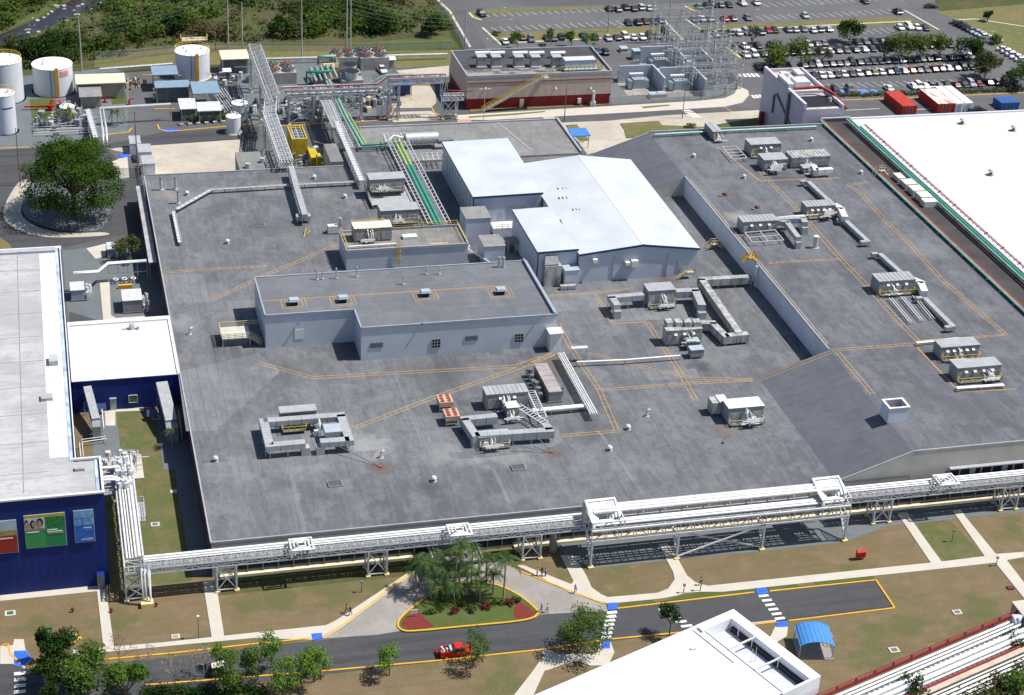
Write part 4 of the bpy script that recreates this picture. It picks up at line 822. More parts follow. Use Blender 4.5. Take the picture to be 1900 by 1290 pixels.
def pipes(label, px, z, n=2, r=.16, gap=.5, m=None, z0=7.0, name='pipe_run', sup=3.5, cat='pipes', group=None):
    m = m or alu; P = [G(*q[:2], q[2] if len(q)>2 else z) for q in px]; t = thing(name, label, cat, (P[0].x,P[0].y,z0), group)
    for k in range(n):
        o = (k-(n-1)/2)*gap; Q = offs(P, o); part(MB().tube(Q, r*(1 if k%2==0 else .75), 7), 'pipe', m if not isinstance(m,(list,tuple)) else m[k%len(m)], t)
    for a, c in zip(P, P[1:]):
        q_ = max(1,int((c-a).length/sup)); d=(c-a).normalized(); nn = V((-d.y,d.x,0))*(n*gap/2+.1)
        for i in range(q_+1):
            p = a.lerp(c,i/q_)
            if p.z-r-z0 < .12: continue
            b = MB(); b.beam(V((p.x,p.y,z0+.004))+nn*.7, V((p.x,p.y,p.z-r))+nn*.7,.09); b.beam(V((p.x,p.y,z0+.004))-nn*.7,V((p.x,p.y,p.z-r))-nn*.7,.09); b.beam(p-nn-V((0,0,r+.04)),p+nn-V((0,0,r+.04)),.09); part(b,'support',steel,t)
    return t
# -- square duct ring, front left
t = duct('square ring of ducts with a yellow-railed unit inside, nearest the front left', [(566,819),(500,825),(489,780),(632,769),(648,814),(594,818)], 9.6, 1.55, 1.05, drop=(0,5))
p = G(521,795,7); q = G(588,790,7); b = MB(); b.box(p.x,q.x,p.y+.4,p.y+2.6,7.4,10.0); part(b,'casing',unit_gray,t); b = MB(); b.box(p.x-.1,q.x+.1,p.y+.3,p.y+2.7,10.001,10.1); part(b,'roof_panel',sheet_gal,t)
b = MB(); b.rail([(p.x,p.y+.3,7.6),(p.x,p.y-2.6,7.6),(p.x+4.4,p.y-2.6,7.6),(p.x+4.4,p.y+.3,7.6)],1.1,1,.045); part(b,'railing',railyel,t)
b = MB(); b.box(p.x+.05,p.x+4.3,p.y-2.5,p.y+.35,7.5,7.6); part(b,'access_platform',steel_d,t)
b = MB(); [b.beam((p.x+5.0+.5*k,p.y+.2,8+.4*k),(p.x+6.8,p.y-3.2+.5*k,8+.3*k),.12) for k in range(4)]; b.tube([(p.x+6.8,p.y+.3,9.4),(p.x+6.8,p.y-3.4,9.4),(p.x+6.8,p.y-3.4,7.1)],.12); b.obox((p.x+6,p.y-3.8),.8,.7,7.01,8.3); part(b,'pipework',steel_w,t)
pp = G(617,797,9.2); b = MB(); b.box(pp.x-1.6,pp.x+1.6,pp.y-1.6,pp.y+1.4,8.6,9.62); part(b,'plenum',lightblue,t)
a, c = G(624,826,8.6), G(706,866,7.1); tb = thing('drain_pipe','thin condensate pipe slanting off the square duct ring','pipe',(a.x,a.y,7)); part(MB().tube([a,c],.07,6),'pipe',steel_d,tb); part(MB().box(c.x-.3,c.x+.3,c.y-.25,c.y+.25,7.01,7.25),'drain_box',fan_org,tb)
# -- condensers with six rusty fans
def condenser_unit(loc):
    t = thing('fan_condenser','salmon fan condenser with six rusty fans','condenser',loc); x,y,z = loc
    part(MB().box(x-1.35,x+1.35,y-1.5,y+1.5,z+1.2,z+2.2),'cabinet',condenser,t)
    for i in range(2):
        for j in range(3):
            cx, cy = x-.65+1.3*i, y-.95+.95*j; f = part(MB().cyl(cx,cy,z+2.201,z+2.34,.4,12),'fan',fan_org,t); part(MB().cyl(cx,cy,z+2.341,z+2.36,.12,8),'fan_hub',dark,f)
    legs(t,[(x+sx,y+sy) for sx in (-1.25,1.25) for sy in (-1.3,1.3)],z+.005,z+1.2,.12)
    b = MB(); b.beam((x-1.3,y-1.4,z+.5),(x+1.3,y-1.4,z+.5),.12); b.box(x-1,x+1,y-1.45,y+1.4,z+.55,z+.7); part(b,'base_frame',steel,t); return t
p = G(825,758,7); q = G(838,787,7)
PC = Proto(condenser_unit((p.x,p.y,7)))
PC((p.x,p.y,7),0,'salmon condenser with six rusty fans, the rear one of the pair','fan condensers beside the roof walkway'); PC((q.x,q.y+.6,7),0,'salmon condenser with six rusty fans, the front one of the pair','fan condensers beside the roof walkway')
# -- central cluster
unit('ribbed grey air handler behind the U-shaped duct in the middle of the low roof',(901,762),(979,757),3.2,3.2,hoods=2,rail=None,pipes=3)
t = thing('air_handler','long brown-grey unit lying front to back beside the bare pipe bundle','air unit',(*WXY(1018,748),7)); p = G(1018,748,7); q = G(1041,746,7); r_ = G(990,676,9.4)
b = MB(); b.box(p.x,q.x,p.y,r_.y,7.3,9.3); part(b,'casing',unit_gray,t); b = MB(); b.box(p.x-.08,q.x+.08,p.y-.08,r_.y+.08,9.301,9.4); [b.box(p.x-.08,q.x+.08,p.y+k*2.1,p.y+k*2.1+.1,9.4,9.47) for k in range(6)]; part(b,'roof_panel',mat('brown_sheet',(.34,.3,.29),.6,var=.15),t)
b = MB(); b.box(p.x-.3,q.x+.3,p.y-.2,r_.y+.2,7.01,7.29); part(b,'base_frame',steel_d,t); b = MB(); [b.obox((p.x-1.1,p.y+2+k*1.7),.9,.9,7.01,8.2+(k%3)*.3,.2*k) for k in range(6)]; b.rail([(p.x-1.7,p.y+1,7.3),(p.x-1.7,r_.y,7.3)],1.1,1.2,.04); part(b,'valve_rack',steel_d,t)
b = MB(); b.box(q.x+.01,q.x+.9,p.y+2,p.y+3.6,7.3,9.0); part(b,'side_plenum',steel_d,t)
duct('white-topped U-shaped duct loop in front of the ribbed air handler',[(922,770),(862,776),(882,806),(1020,797),(1012,786)],9.5,1.5,1.5,drop=(2,))
unit('low air handler with a tan-railed platform under the U-shaped duct',(888,832),(945,826),2.2,1.9,hoods=0,rail=railtan,pipes=2,ribs=False,name='air_handler',topm=lightblue)
a = G(1024,840,7); tb = thing('tripod_brace','pair of thin struts meeting at a foot in front of the U-shaped duct','brace',(a.x,a.y,7))
for q in (G(1000,815,8.6),G(955,826,8.3)): part(MB().tube([q,(a.x,a.y,7.1)],.08,6),'strut',steel_d,tb)
part(MB().box(a.x-.25,a.x+.25,a.y-.25,a.y+.25,7.005,7.2),'foot',fan_org,tb)
for k,(pa,pb,zz) in enumerate((((960,752),(1012,785),8.9),((985,725),(1008,775),9.0))):
    A, B = G(*pa,zz), G(*pb,zz); t = thing('pipe_ladder',('pipe ladder rack leaning beside the ribbed air handler','pipe ladder rack between the ribbed air handler and the brown-grey unit')[k],'pipe rack',(A.x,A.y,7)); d=(B-A).normalized(); nn=V((-d.y,d.x,0))*.7
    part(MB().beam(A+nn,B+nn,.2),'rail_bar',steel_w,t); part(MB().beam(A-nn,B-nn,.2),'rail_bar',steel_w,t)
    b=MB(); n=int((B-A).length/.8); [b.beam(A.lerp(B,i/n)+nn,A.lerp(B,i/n)-nn,.12) for i in range(n+1)]; part(b,'rungs',steel_w,t)
    legs(t,[((A+nn).x,(A+nn).y),((A-nn).x,(A-nn).y),((B+nn).x,(B+nn).y),((B-nn).x,(B-nn).y)],7.005,zz,.14,steel_w)
unit('low roof unit with a cream top tucked against the U-shaped duct',(940,778),(962,776),2.4,2.1,hoods=0,rail=None,pipes=2,topm=mat('cream_sheet',(.62,.64,.52),.5),ribs=False)
pipes('bundle of four silver pipes running back along the orange walkway',[(1102,768),(1047,668),(1040,655)],8.6,4,.17,.42)
pipes('fat white twin pipe joining the brown-grey unit to the silver bundle',[(985,762),(1094,752)],8.1,2,.33,.6)
pipes('single white pipe on low stands crossing the roof to the dirty duct unit',[(1070,672),(1160,668),(1262,660)],8.0,1,.2,.4,sup=5)
t = thing('pipe_stand','steel table frame over the pipe crossing by the penthouse corner','frame',(*WXY(1068,668),7)); p = G(1058,672,7); 
b=MB(); b.box(p.x,p.x+3.4,p.y-.4,p.y+.6,10.0,10.2); part(b,'top',steel_w,t); legs(t,[(p.x+.1,p.y-.3),(p.x+.1,p.y+.5),(p.x+3.3,p.y-.3),(p.x+3.3,p.y+.5)],7.005,10)
# -- right-hand units of the low roof
t=unit('air unit with a bright white roof alone near the slope',(1349,788),(1414,782),3.4,3.2,hoods=0,rail=railtan,pipes=3,topm=white_paint,ribs=False)
p=G(1333,770,7); b=MB(); b.box(p.x-1.6,p.x+1.4,p.y-.3,p.y+2.2,7.4,9.9); part(b,'intake_box',sheet_dirty,t); b=MB(); b.box(p.x-.2,p.x+1.6,p.y-.4,p.y+2.3,9.901,10.1); part(b,'intake_top',white_paint,t)
a,c=G(1352,803,7.6),G(1341,822,7.1); tb=thing('drain_pipe','short drain pipe in front of the white-roofed unit','pipe',(a.x,a.y,7)); part(MB().tube([a,c],.07,6),'pipe',steel_d,tb); part(MB().box(c.x-.2,c.x+.2,c.y-.2,c.y+.2,7.01,7.2),'drain_box',dark,tb)
unit('tall grey air unit with ducts spreading left and right, below the gabled hall',(1201,572),(1250,568),3.6,3.7,hoods=0,rail=railtan,pipes=2,ribs=False)
duct('grey duct arm bending down to the roof left of the tall unit',[(1194,545),(1135,550),(1146,566)],10.0,1.5,1.2,drop=(2,))
duct('grey duct arm bending down to the roof right of the tall unit',[(1254,539),(1290,537),(1303,566)],10.0,1.7,1.5,drop=(2,))
duct('streaky weathered duct along the foot of the step wall',[(1394,512),(1302,517),(1372,617)],9.4,1.5,1.6,m=sheet_dirty)
duct('streaky weathered duct ending in a box, in front of the long weathered duct',[(1300,598),(1322,598),(1346,622),(1388,618)],9.2,1.5,1.7,m=sheet_dirty)
t=unit('weathered duct unit with four capped boxes on top',(1235,644),(1300,638),2.4,3.3,hoods=3,rail=None,pipes=3,m=sheet_dirty,ribs=False,topm=sheet_dirty)
for k in range(4):
    p=G(1241+k*17,608,10.2); part(MB().box(p.x-.75,p.x+.75,p.y-.6,p.y+1.2,10.66,11.7),'cap_box',sheet_dirty,t)
for k,(fl,fr) in enumerate((((1275,652),(1297,650)),((1281,667),(1304,664)))):
    A,B=G(*fl,7),G(*fr,7); t=thing('filter_box',('blue-grey box beside the weathered unit, the one behind','blue-grey box beside the weathered unit, the one in front')[k],'box',(A.x,A.y,7),'blue-grey boxes beside the weathered unit'); part(MB().box(A.x,B.x,A.y,A.y+1.9,7.4,9.0),'casing',unit_gray,t); part(MB().box(A.x-.07,B.x+.07,A.y-.07,A.y+1.97,9.001,9.1),'lid',lightblue,t); legs(t,[(A.x+.1,A.y+.1),(B.x-.1,A.y+.1),(A.x+.1,A.y+1.8),(B.x-.1,A.y+1.8)],7.005,7.4)
# by the gabled hall: tall intake with sloped hood
t=thing('intake_tower','tall dark metal intake with a sloping hood against the small white hall','air intake',(*WXY(1020,530),7)); p=G(1010,532,7); q=G(1040,530,7)
part(MB().box(p.x,q.x,p.y,p.y+2.4,7.01,13.2 if False else 11.8),'shaft',sheet_dirty,t); b=MB(); b.add([(p.x-.2,p.y+.2,11.9),(q.x-.6,p.y+.2,11.9),(q.x-.6,p.y+2.4,13.6),(p.x+.6,p.y+2.4,13.6),(p.x-.2,p.y+.2,12.1),(q.x-.6,p.y+.2,12.1),(q.x-.6,p.y+2.4,13.8),(p.x+.6,p.y+2.4,13.8)],[(3,2,1,0),(4,5,6,7),(0,1,5,4),(1,2,6,5),(2,3,7,6),(3,0,4,7)]); part(b,'hood',steel_d,t)
shed('small blue-roofed lean-to between the intake and the gabled hall',105.2,108.4,332.6,335.3,7.003,11.0,lightblue,wmw,'lean_to')
duct('low duct stub on the roof in front of the gabled hall',[(1040,530),(1068,528)],8.0,1.0,.8)
# penthouse top unit
t=unit('cream-roofed air unit in a yellow pipe frame on the small penthouse',(657,450),(727,447),3.6,3.0,11.46,hoods=0,rail=None,pipes=2,topm=mat('cream_sheet',(.62,.64,.52),.5),ribs=True)
A=G(670,452,11.46);b=MB(); 
for dx in (0,3.8): b.beam((A.x+dx,A.y-.3,11.5),(A.x+dx,A.y-.3,15.1),.12)
b.beam((A.x,A.y-.3,15.1),(A.x+3.8,A.y-.3,15.1),.12); b.beam((A.x-2,A.y+4,15.2),(A.x+6,A.y+4,15.2),.12)
part(b,'lifting_frame',yellow,t)
pipes('white pipe along the front of the small penthouse roof',[(645,458),(735,452)],12.0,1,.18,.4,z0=11.46)
for fl,fr,lab in (((706,420),(777,416),'long grey air unit beside the sloping green pipes, front one'),((686,362),(750,357),'grey air unit on a steel deck beside the sloping green pipes, rear one')):
    unit(lab,fl,fr,4.0,2.7,8.2,hoods=0,rail=railtan,pipes=2,ribs=False,skid=1.1)
b=MB(); p=G(683,365,8); q=G(752,360,8); r_=G(780,422,8); 
t=thing('steel_deck','steel deck on truss legs under the rear grey unit','platform',(p.x,p.y,7)); part(MB().box(p.x,q.x+1,p.y-5,p.y+5,7.9,8.0),'deck',steel,t)
b=MB(); 
for k in range(6): b.beam((p.x+k*1.5,p.y-5,7.9),(p.x+k*1.5+.75,p.y-5,7.05),.1); b.beam((p.x+k*1.5+.75,p.y-5,7.05),(p.x+k*1.5+1.5,p.y-5,7.9),.1)
b.rail([(p.x,p.y-5,8),(p.x,p.y+5,8)],1.1,1.3,.04); part(b,'truss',railtan,t)
# duct on stilts at the back left, and cable trays
duct('light duct raised on stilts crossing the rear left of the roof',[(540,308),(550,345),(566,398)],9.9,1.35,.9,seam=1.6)
p=G(552,416,7); q=G(576,412,7); t=thing('duct_outlet','pale blue outlet box at the end of the stilted duct','duct',(p.x,p.y,7)); part(MB().box(p.x-.2,q.x,p.y,p.y+1.7,7.7,8.8),'box',sheet_gal,t); legs(t,[(p.x,p.y+.2),(q.x-.2,p.y+.2),(p.x,p.y+1.5),(q.x-.2,p.y+1.5)],7.005,7.7)
def tray(label,px,z,z0=7.0,w=.8,m=None):
    P=[G(a,c,z) for a,c in px]; t=thing('cable_tray',label,'cable tray',(P[0].x,P[0].y,z0)); b=MB()
    for s in (-1,1):
        O=offs(P,s*w/2); r_=MB()
        for a,c in zip(O,O[1:]): r_.beam(a,c,.1,.22)
        part(r_,'side_rail',m or steel,t)
    for a,c in zip(P,P[1:]):
        n=max(1,int((c-a).length/1.5)); d=(c-a).normalized(); nn=V((-d.y,d.x,0))*w/2
        for i in range(n+1): q=a.lerp(c,i/n); b.beam(q-nn,q+nn,.12)
        k=max(1,int((c-a).length/3))
        for i in range(k+1):
            q=a.lerp(c,i/k); s=MB(); s.beam(V((q.x,q.y,z0+.005))+nn,q+nn,.08); s.beam(V((q.x,q.y,z0+.005))-nn,q-nn,.08); part(s,'support',steel_d,t)
        b.beam(a-V((0,0,.1)),c-V((0,0,.1)),w*.8,.05)
    part(b,'tray_bed',steel_w,t); return t
tray('pale cable tray running across the rear left of the roof to the pipe corridor',[(328,388),(392,352),(540,343),(665,337)],8.0)
tray('short cable tray going front to back at the left edge of the roof',[(322,392),(334,450)],7.9)
tray('long cable tray along the right side of the pipe corridor, reaching the rear roof',[(672,335),(640,262),(625,225)],9.4,7.0,1.4)
# flue and small things at rear left corner
for k,(px,py,h,r_,lab) in enumerate(((299,353,3.2,.3,'grey stack pipe nearest the rear left corner of the roof'),(326,352,3.0,.3,'grey stack pipe, second from the rear left corner of the roof'),(331,378,3.0,.28,'grey stack pipe standing just behind the cable tray'))):
    p=G(px,py,7); t=thing('stack_pipe',lab,'vent pipe',(p.x,p.y,7),'stack pipes at the rear left'); part(MB().cyl(p.x,p.y,7.01,7+h,r_,10),'pipe',steel,t); part(MB().cyl(p.x,p.y,7.005,7.25,r_+.35,10),'flashing',sheet_dirty,t); part(MB().cyl(p.x,p.y,7+h+.001,7+h+.15,r_+.1,10),'cap',steel_d,t)
# roof vents
def vent(kind):
    t=thing('roof_vent','roof vent','vent',(0,0,0))
    if kind=='mush':
        part(MB().cyl(0,0,.005,.7,.26,10),'stem',steel_d,t); part(MB().cyl(0,0,.7,1.0,.55,12,r2=.35),'cap',steel_w,t); part(MB().cyl(0,0,.003,.12,.6,10),'flashing',sheet_gal,t)
    else:
        part(MB().tube([(0,0,.005),(0,0,1.1),(.18,0,1.4),(.5,0,1.45),(.62,0,1.2)],.2,8),'stem',steel_w,t); part(MB().cyl(0,0,.003,.12,.55,10),'flashing',sheet_gal,t)
    return t
PV=Proto(vent('mush')); PG_=Proto(vent('goose'))
for px,py,k,z,lab in ((400,856,0,7,'small roof vent near the front left corner of the low roof'),(707,850,1,7,'gooseneck vent pipe right of the square duct ring'),(805,893,0,7,'small roof vent in front of the U-shaped duct'),(1131,836,0,7,'double-capped roof vent standing alone left of the white-roofed unit'),
    (1165,797,0,7,'small roof vent at the front corner of the orange walkway'),(352,621,1,7,'gooseneck vent left of the stair landing'),(422,452,0,7,'small roof vent at the left of the rear low roof'),(640,368,0,7,'small roof vent between the stilted duct and the steel deck'),(583,332,0,7,'small roof vent just behind the cable tray'),(347,362,0,7,'dome vent beside the stack pipes'),(1200,773,1,7,'tiny vent behind the lone double-capped vent'),
    (1380,331,0,12,'small vent alone at the rear left of the upper roof'),(1597,323,0,12,'small vent beside the gutter on the upper roof'),(1505,262,0,12,'small vent in the rear right corner of the upper roof'),(1287,292,0,12,'tiny white vent near the rear left edge of the upper roof'),(1562,636,0,7,'small vent at the foot of the step wall'),(1880,243,0,11,'round vent on the white warehouse roof, rear right'),(1785,230,0,11,'dark vent on the white warehouse roof, rear middle'),(1838,325,0,11,'dark vent on the white warehouse roof, nearer the gutter')):
    p=G(px,py,z); (PG_ if k else PV)((p.x,p.y,z+.002),rnd.random()*.4,lab,'roof vents',1.0 if z<11 or z==12 else 1.6)
p=G(1512,460,12); t=thing('vent_cylinder','tall ribbed vent cylinder in front of the rear ducts on the upper roof','vent',(p.x,p.y,12)); part(MB().cyl(p.x,p.y,12.01,14.6,.55,14),'drum',steel,t); part(MB().cyl(p.x,p.y,14.601,14.9,.62,14),'cap',white_paint,t); part(MB().cyl(p.x,p.y,12.005,12.15,1.0,14),'flashing',sheet_gal,t)
for px,py,z,lab in ((622,899,7,'flat dark roof hatch at the front of the low roof'),(962,869,7,'flat dark roof hatch in front of the tripod brace'),(478,420,7,'large flat dark roof hatch on the rear left roof')):
    p=G(px,py,z); t=thing('roof_hatch',lab,'hatch',(p.x,p.y,z),'flat roof hatches'); s=1.3 if z==7 and py>500 else 1.7; part(MB().box(p.x-s,p.x+s,p.y-.9,p.y+.9,z+.005,z+.3),'curb',sheet_gal,t); part(MB().box(p.x-s+.12,p.x+s-.12,p.y-.8,p.y+.8,z+.301,z+.36),'lid',mat('hatch_lid',(.09,.09,.095),.6),t)
for k,(px,py) in enumerate(((588,519),(598,518),(624,517),(662,514),(748,528),(791,509),(815,509),(926,496),(934,496))):
    p=G(px,py,TZ); t=thing('vent_pipe','%s thin vent pipe from the left along the rear of the grey penthouse roof'%ORD[k],'vent pipe',(p.x,p.y,TZ),'vent pipes on the grey penthouse'); part(MB().cyl(p.x,p.y,TZ+.005,TZ+(2.4 if k<5 or k>6 else 2.0),.15 if k<7 else .28,8),'pipe',steel,t); part(MB().cyl(p.x,p.y,TZ+.004,TZ+.2,.4,8),'flashing',sheet_gal,t)
def hood_fan():
    t=thing('roof_hood','roof hood','roof fan',(0,0,0)); part(MB().box(-.7,.7,-.6,.6,.005,.75),'curb',dark,t); b=MB(); b.prism([(-1.05,-.9),(1.05,-.9),(1.05,.9),(-1.05,.9)],.9,1.05); b.box(-.9,.9,-.7,.7,1.051,1.3); part(b,'hood',lightblue,t); part(MB().box(-.6,.6,-.5,.5,.751,.9),'throat',steel_d,t); return t
PHF=Proto(hood_fan())
for k,(px,py) in enumerate(((545,565),(636,560),(789,549),(929,545))):
    p=G(px,py,TZ); PHF((p.x,p.y,TZ+.002),0,'%s pale blue roof hood from the left on the grey penthouse'%ORD[k],'pale blue hoods on the grey penthouse')
# stair landing left of penthouse
p=G(412,645,7); q=G(478,640,7); t=thing('stair_landing','cream-railed landing with a short stair at the left end of the grey penthouse','platform',(p.x,p.y,7)); 
b=MB(); b.box(p.x,p.x+5.8,p.y,p.y+5.2,8.6,8.8); part(b,'deck',mat('deck_cream',(.5,.48,.42),.8,var=.12),t)
b=MB(); b.rail([(p.x,p.y,8.8),(p.x,p.y+5.2,8.8),(38.2,p.y+5.2,8.8)],1.1,1.2,.05,mid=2); b.rail([(p.x,p.y,8.8),(p.x+5.4,p.y,8.8)],1.1,1.2,.05,mid=2); part(b,'railing',railtan,t)
legs(t,[(p.x+.2,p.y+.2),(p.x+5.6,p.y+.2),(p.x+.2,p.y+5),(p.x+5.6,p.y+5)],7.005,8.6,.2); part(MB().box(p.x+.4,p.x+5.4,p.y+.5,p.y+4.6,7.01,8.59),'store_box',steel_d,t)
b=MB(); 
for k in range(6): b.box(p.x+5.8+k*.32,p.x+6.12+k*.32,p.y-.3,p.y+1.0,8.5-k*.27,8.56-k*.27)
b.rail([(p.x+5.8,p.y-.3,8.8),(p.x+7.9,p.y-.3,7.1)],1.0,.7,.04); b.rail([(p.x+5.8,p.y+1.0,8.8),(p.x+7.9,p.y+1.0,7.1)],1.0,.7,.04); part(b,'stair',railtan,t)
# white fan box left of small penthouse
p=G(617,432,7); t=thing('exhaust_fan','white exhaust fan box with a round outlet left of the small penthouse','fan',(p.x,p.y,7)); part(MB().box(p.x-1.1,p.x+1.1,p.y-.7,p.y+.7,7.3,8.9),'box',white_paint,t); part(MB().tube([(p.x+1.0,p.y,8.2),(p.x+1.7,p.y,8.6),(p.x+1.7,p.y,10.6)],.38,9),'outlet',steel,t); part(MB().box(p.x-1.4,p.x+2.2,p.y-.9,p.y+.9,7.005,7.3),'base_frame',steel_d,t)
a=G(563,441,7); t=thing('tripod_brace','yellow tripod brace on the rear left roof','brace',(a.x,a.y,7)); 
for q in (G(568,424,8.0),G(576,428,8.0)): part(MB().tube([q,(a.x,a.y,7.05)],.08,6),'strut',railyel,t)
# -- upper roof
ZU=12.0
unit('small air unit with tan louvres, rear left corner of the upper roof',(1322,262),(1338,261),6.5,2.2,ZU,hoods=0,rail=railyel,pipes=1)
unit('air unit with an open grey top, second from the rear left on the upper roof',(1391,292),(1447,289),4.2,3.0,ZU,hoods=2,rail=railyel,pipes=1,ribs=False)
unit('dark-fronted air unit with a jumble of pipes in front, rear of the upper roof',(1416,319),(1459,316),4.2,2.7,ZU,hoods=0,rail=None,pipes=4,ribs=False)
unit('long rusty-topped air unit, rightmost of the rear group on the upper roof',(1468,314),(1538,309),4.4,2.6,ZU,hoods=0,rail=None,pipes=2,m=sheet_dirty,topm=sheet_dirty)
unit('low grey condenser beside the white elbow duct at the rear of the upper roof',(1490,324),(1516,322),2.4,1.3,ZU,hoods=0,rail=None,pipes=1,ribs=False)
duct('white elbow duct in front of the long rusty-topped unit',[(1510,306),(1514,314),(1545,312)],14.2,1.3,1.0,ZU,m=white_paint)
def frame_rack(label,q,zt,z,nx=3,ny=2,m=None):
    P=[G(*c,zt) for c in q]; t=thing('truss_rack',label,'frame',(P[3].x,P[3].y,z)); b=MB()
    for i in range(nx):
        f=i/(nx-1); b.beam(P[0].lerp(P[1],f),P[3].lerp(P[2],f),.16,.2)
    for j in range(ny+1):
        f=j/ny; b.beam(P[0].lerp(P[3],f)+V((0,0,.01)),P[1].lerp(P[2],f)+V((0,0,.01)),.16,.2)
    part(b,'grid',m or steel_w,t)
    legs(t,[(p.x,p.y) for p in P],z+.005,zt); return t
frame_rack('empty white steel frame beside the rear left air units on the upper roof',[(1340,273),(1366,272),(1386,293),(1360,296)],12.9,ZU,2,4)
frame_rack('empty white steel frame in front of the unit with three white hoods',[(1382,432),(1438,427),(1454,446),(1396,450)],13.0,ZU,3,2)
t=unit('grey air unit with three white hoods beside the step wall edge',(1377,436),(1440,430),3.4,2.7,ZU,hoods=3,rail=None,pipes=0)
duct('white-topped duct bending down beside the unit with three white hoods',[(1440,407),(1460,411),(1482,440)],14.7,1.2,1.1,ZU,drop=(2,))
duct('short duct arm with a boxed end behind the white-topped bending duct',[(1440,405),(1490,403),(1494,412)],14.9,1.4,1.2,ZU,drop=(2,))
pipes('long thin pipe feeding the middle air units on the upper roof',[(1440,404),(1500,399),(1555,396)],12.8,2,.14,.4,z0=ZU)
t=unit('air unit with white hoods and a jumble of yellow pipework, middle of the upper roof',(1494,405),(1548,402),3.2,2.6,ZU,hoods=4,rail=railyel,pipes=4)
unit('air unit with a yellow railing and three white hoods, front middle of the upper roof',(1628,548),(1695,543),3.8,2.9,ZU,hoods=3,rail=railyel,pipes=1)
for k,(px,lab) in enumerate((([(1500,336),(1545,378)],'rear'),([(1568,407),(1612,448)],'second'),([(1633,470),(1680,512)],'third'),([(1716,552),(1770,606)],'front'))):
    t=duct('%s length of the low duct line running down the upper roof'%lab,px,13.4,1.1,.9,ZU,m=steel_d if False else sheet_gal,group='duct line on the upper roof')
    for q in px: p=G(*q,13.2); part(MB().box(p.x-2.0,p.x-.6,p.y-.5,p.y+.5,12.5,13.35),'branch_box',sheet_gal,t)
for px,lab in (([(1548,378),(1560,385),(1568,402)],'bright white duct elbow beside the middle unit of the upper roof'),([(1694,516),(1708,522),(1716,540)],'bright white duct elbow beside the front middle unit of the upper roof')):
    duct(lab,px,14.4,1.5,1.3,ZU,m=white_paint)
for k in range(3):
    pipes(['left','middle','right'][k]+' pipe pair of the three running forward from the railed unit',[(1652+22*k,553-2*k),(1690+20*k,598-4*k)],12.6,2,.13,.6,z0=ZU,group='pipe pairs on the upper roof')
unit('plain grey air unit, the rear one of the front right pair',(1742,668),(1815,664),3.2,2.6,ZU,hoods=5,rail=railyel,pipes=1,ribs=False)
unit('plain grey air unit, the front one of the front right pair',(1772,709),(1854,703),3.2,2.8,ZU,hoods=4,rail=railyel,pipes=2,ribs=False)
pipes('white pipe run in front of the front right pair of air units',[(1775,720),(1862,714)],12.7,2,.2,.5,z0=ZU)
pipes('white pipe run behind the front right pair of air units',[(1700,636),(1780,628)],12.6,2,.15,.5,z0=ZU)
p=G(1646,786,ZU); q=G(1684,783,ZU); t=thing('light_well','open-topped white box with an orange ladder line on the upper roof ridge','roof box',(p.x,p.y,12)); 
b=MB(); x0,x1,y0,y1=p.x,q.x,p.y,p.y+3.4
for a in ((x0,x1,y0,y0+.2),(x0,x1,y1-.2,y1),(x0,x0+.2,y0+.2,y1-.2),(x1-.2,x1,y0+.2,y1-.2)): b.box(*a,12.01,15.1)
part(b,'wall',white_wall,t); part(MB().box(x0+.2,x1-.2,y0+.2,y1-.2,12.02,13.6),'inner_floor',mat('rust_floor',(.2,.13,.08),.9,var=.3),t)
b=MB(); [b.box(*a,15.101,15.25) for a in ((x0-.1,x1+.1,y0-.1,y0+.35),(x0-.1,x1+.1,y1-.35,y1+.1),(x0-.1,x0+.35,y0+.351,y1-.351),(x1-.35,x1+.1,y0+.351,y1-.351))]; part(b,'coping',white_paint,t)
for px,py,lab in ((1345,362,'rusty low roof fan, left one of the pair on the upper roof'),(1405,386,'rusty low roof fan, right one of the pair on the upper roof')):
    p=G(px,py,12); t=thing('rusty_fan',lab,'roof fan',(p.x,p.y,12),'rusty roof fans'); part(MB().cyl(p.x,p.y,12.01,12.6,.7,12,r2=.5),'housing',mat('rust',(.16,.08,.055),.9,var=.3,scale=2),t); part(MB().cyl(p.x-1.3,p.y-.6,12.01,12.25,.5,10),'lid',steel_d,t)
# stiles and gutter pipes
for px,py,z,lab,m_ in ((1392,487,12.0,'orange stepover stair at the edge of the step wall','o'),(1635,325,12.0,'tan stepover stair across the green pipes','t'),(1325,462,7.0,'tan stepover stair at the right end of the gabled hall','t')):
    p=G(px,py,z); t=thing('stepover_stair',lab,'stair',(p.x,p.y,z)); b=MB()
    b.box(p.x-.8,p.x+.8,p.y-.6,p.y+.6,z+1.2,z+1.28)
    for s in (-1,1):
        for k in range(4): b.box(p.x+s*(.8+.28*k)-.14,p.x+s*(.8+.28*k)+.14,p.y-.6,p.y+.6,z+1.0-.28*k,z+1.06-.28*k)
    part(b,'steps',yellow if m_=='o' else railtan,t); b=MB(); [b.rail([(p.x-2,p.y+s*.65,z+.1),(p.x-.8,p.y+s*.65,z+1.28),(p.x+.8,p.y+s*.65,z+1.28),(p.x+2,p.y+s*.65,z+.1)],1.0,.8,.05) for s in (-1,1)]; part(b,'railing',yellow if m_=='o' else railtan,t)
def gpipe(label,x,z,r,m,y0=270,y1=408,sup=True,name='pipe_run',n=1,gap=.4):
    t=thing(name,label,'pipes',(x,y0,z))
    for k in range(n): part(MB().tube([(x+gap*k,y0,z),(x+gap*k,y1,z)],r,7),'pipe',m[k%len(m)],t)
    if sup:
        for y in range(int(y0)+3,int(y1),6): part(MB().box(x-.3,x+gap*(n-1)+.3,y-.08,y+.08,z-r-.35,z-r),'support',steel,t)
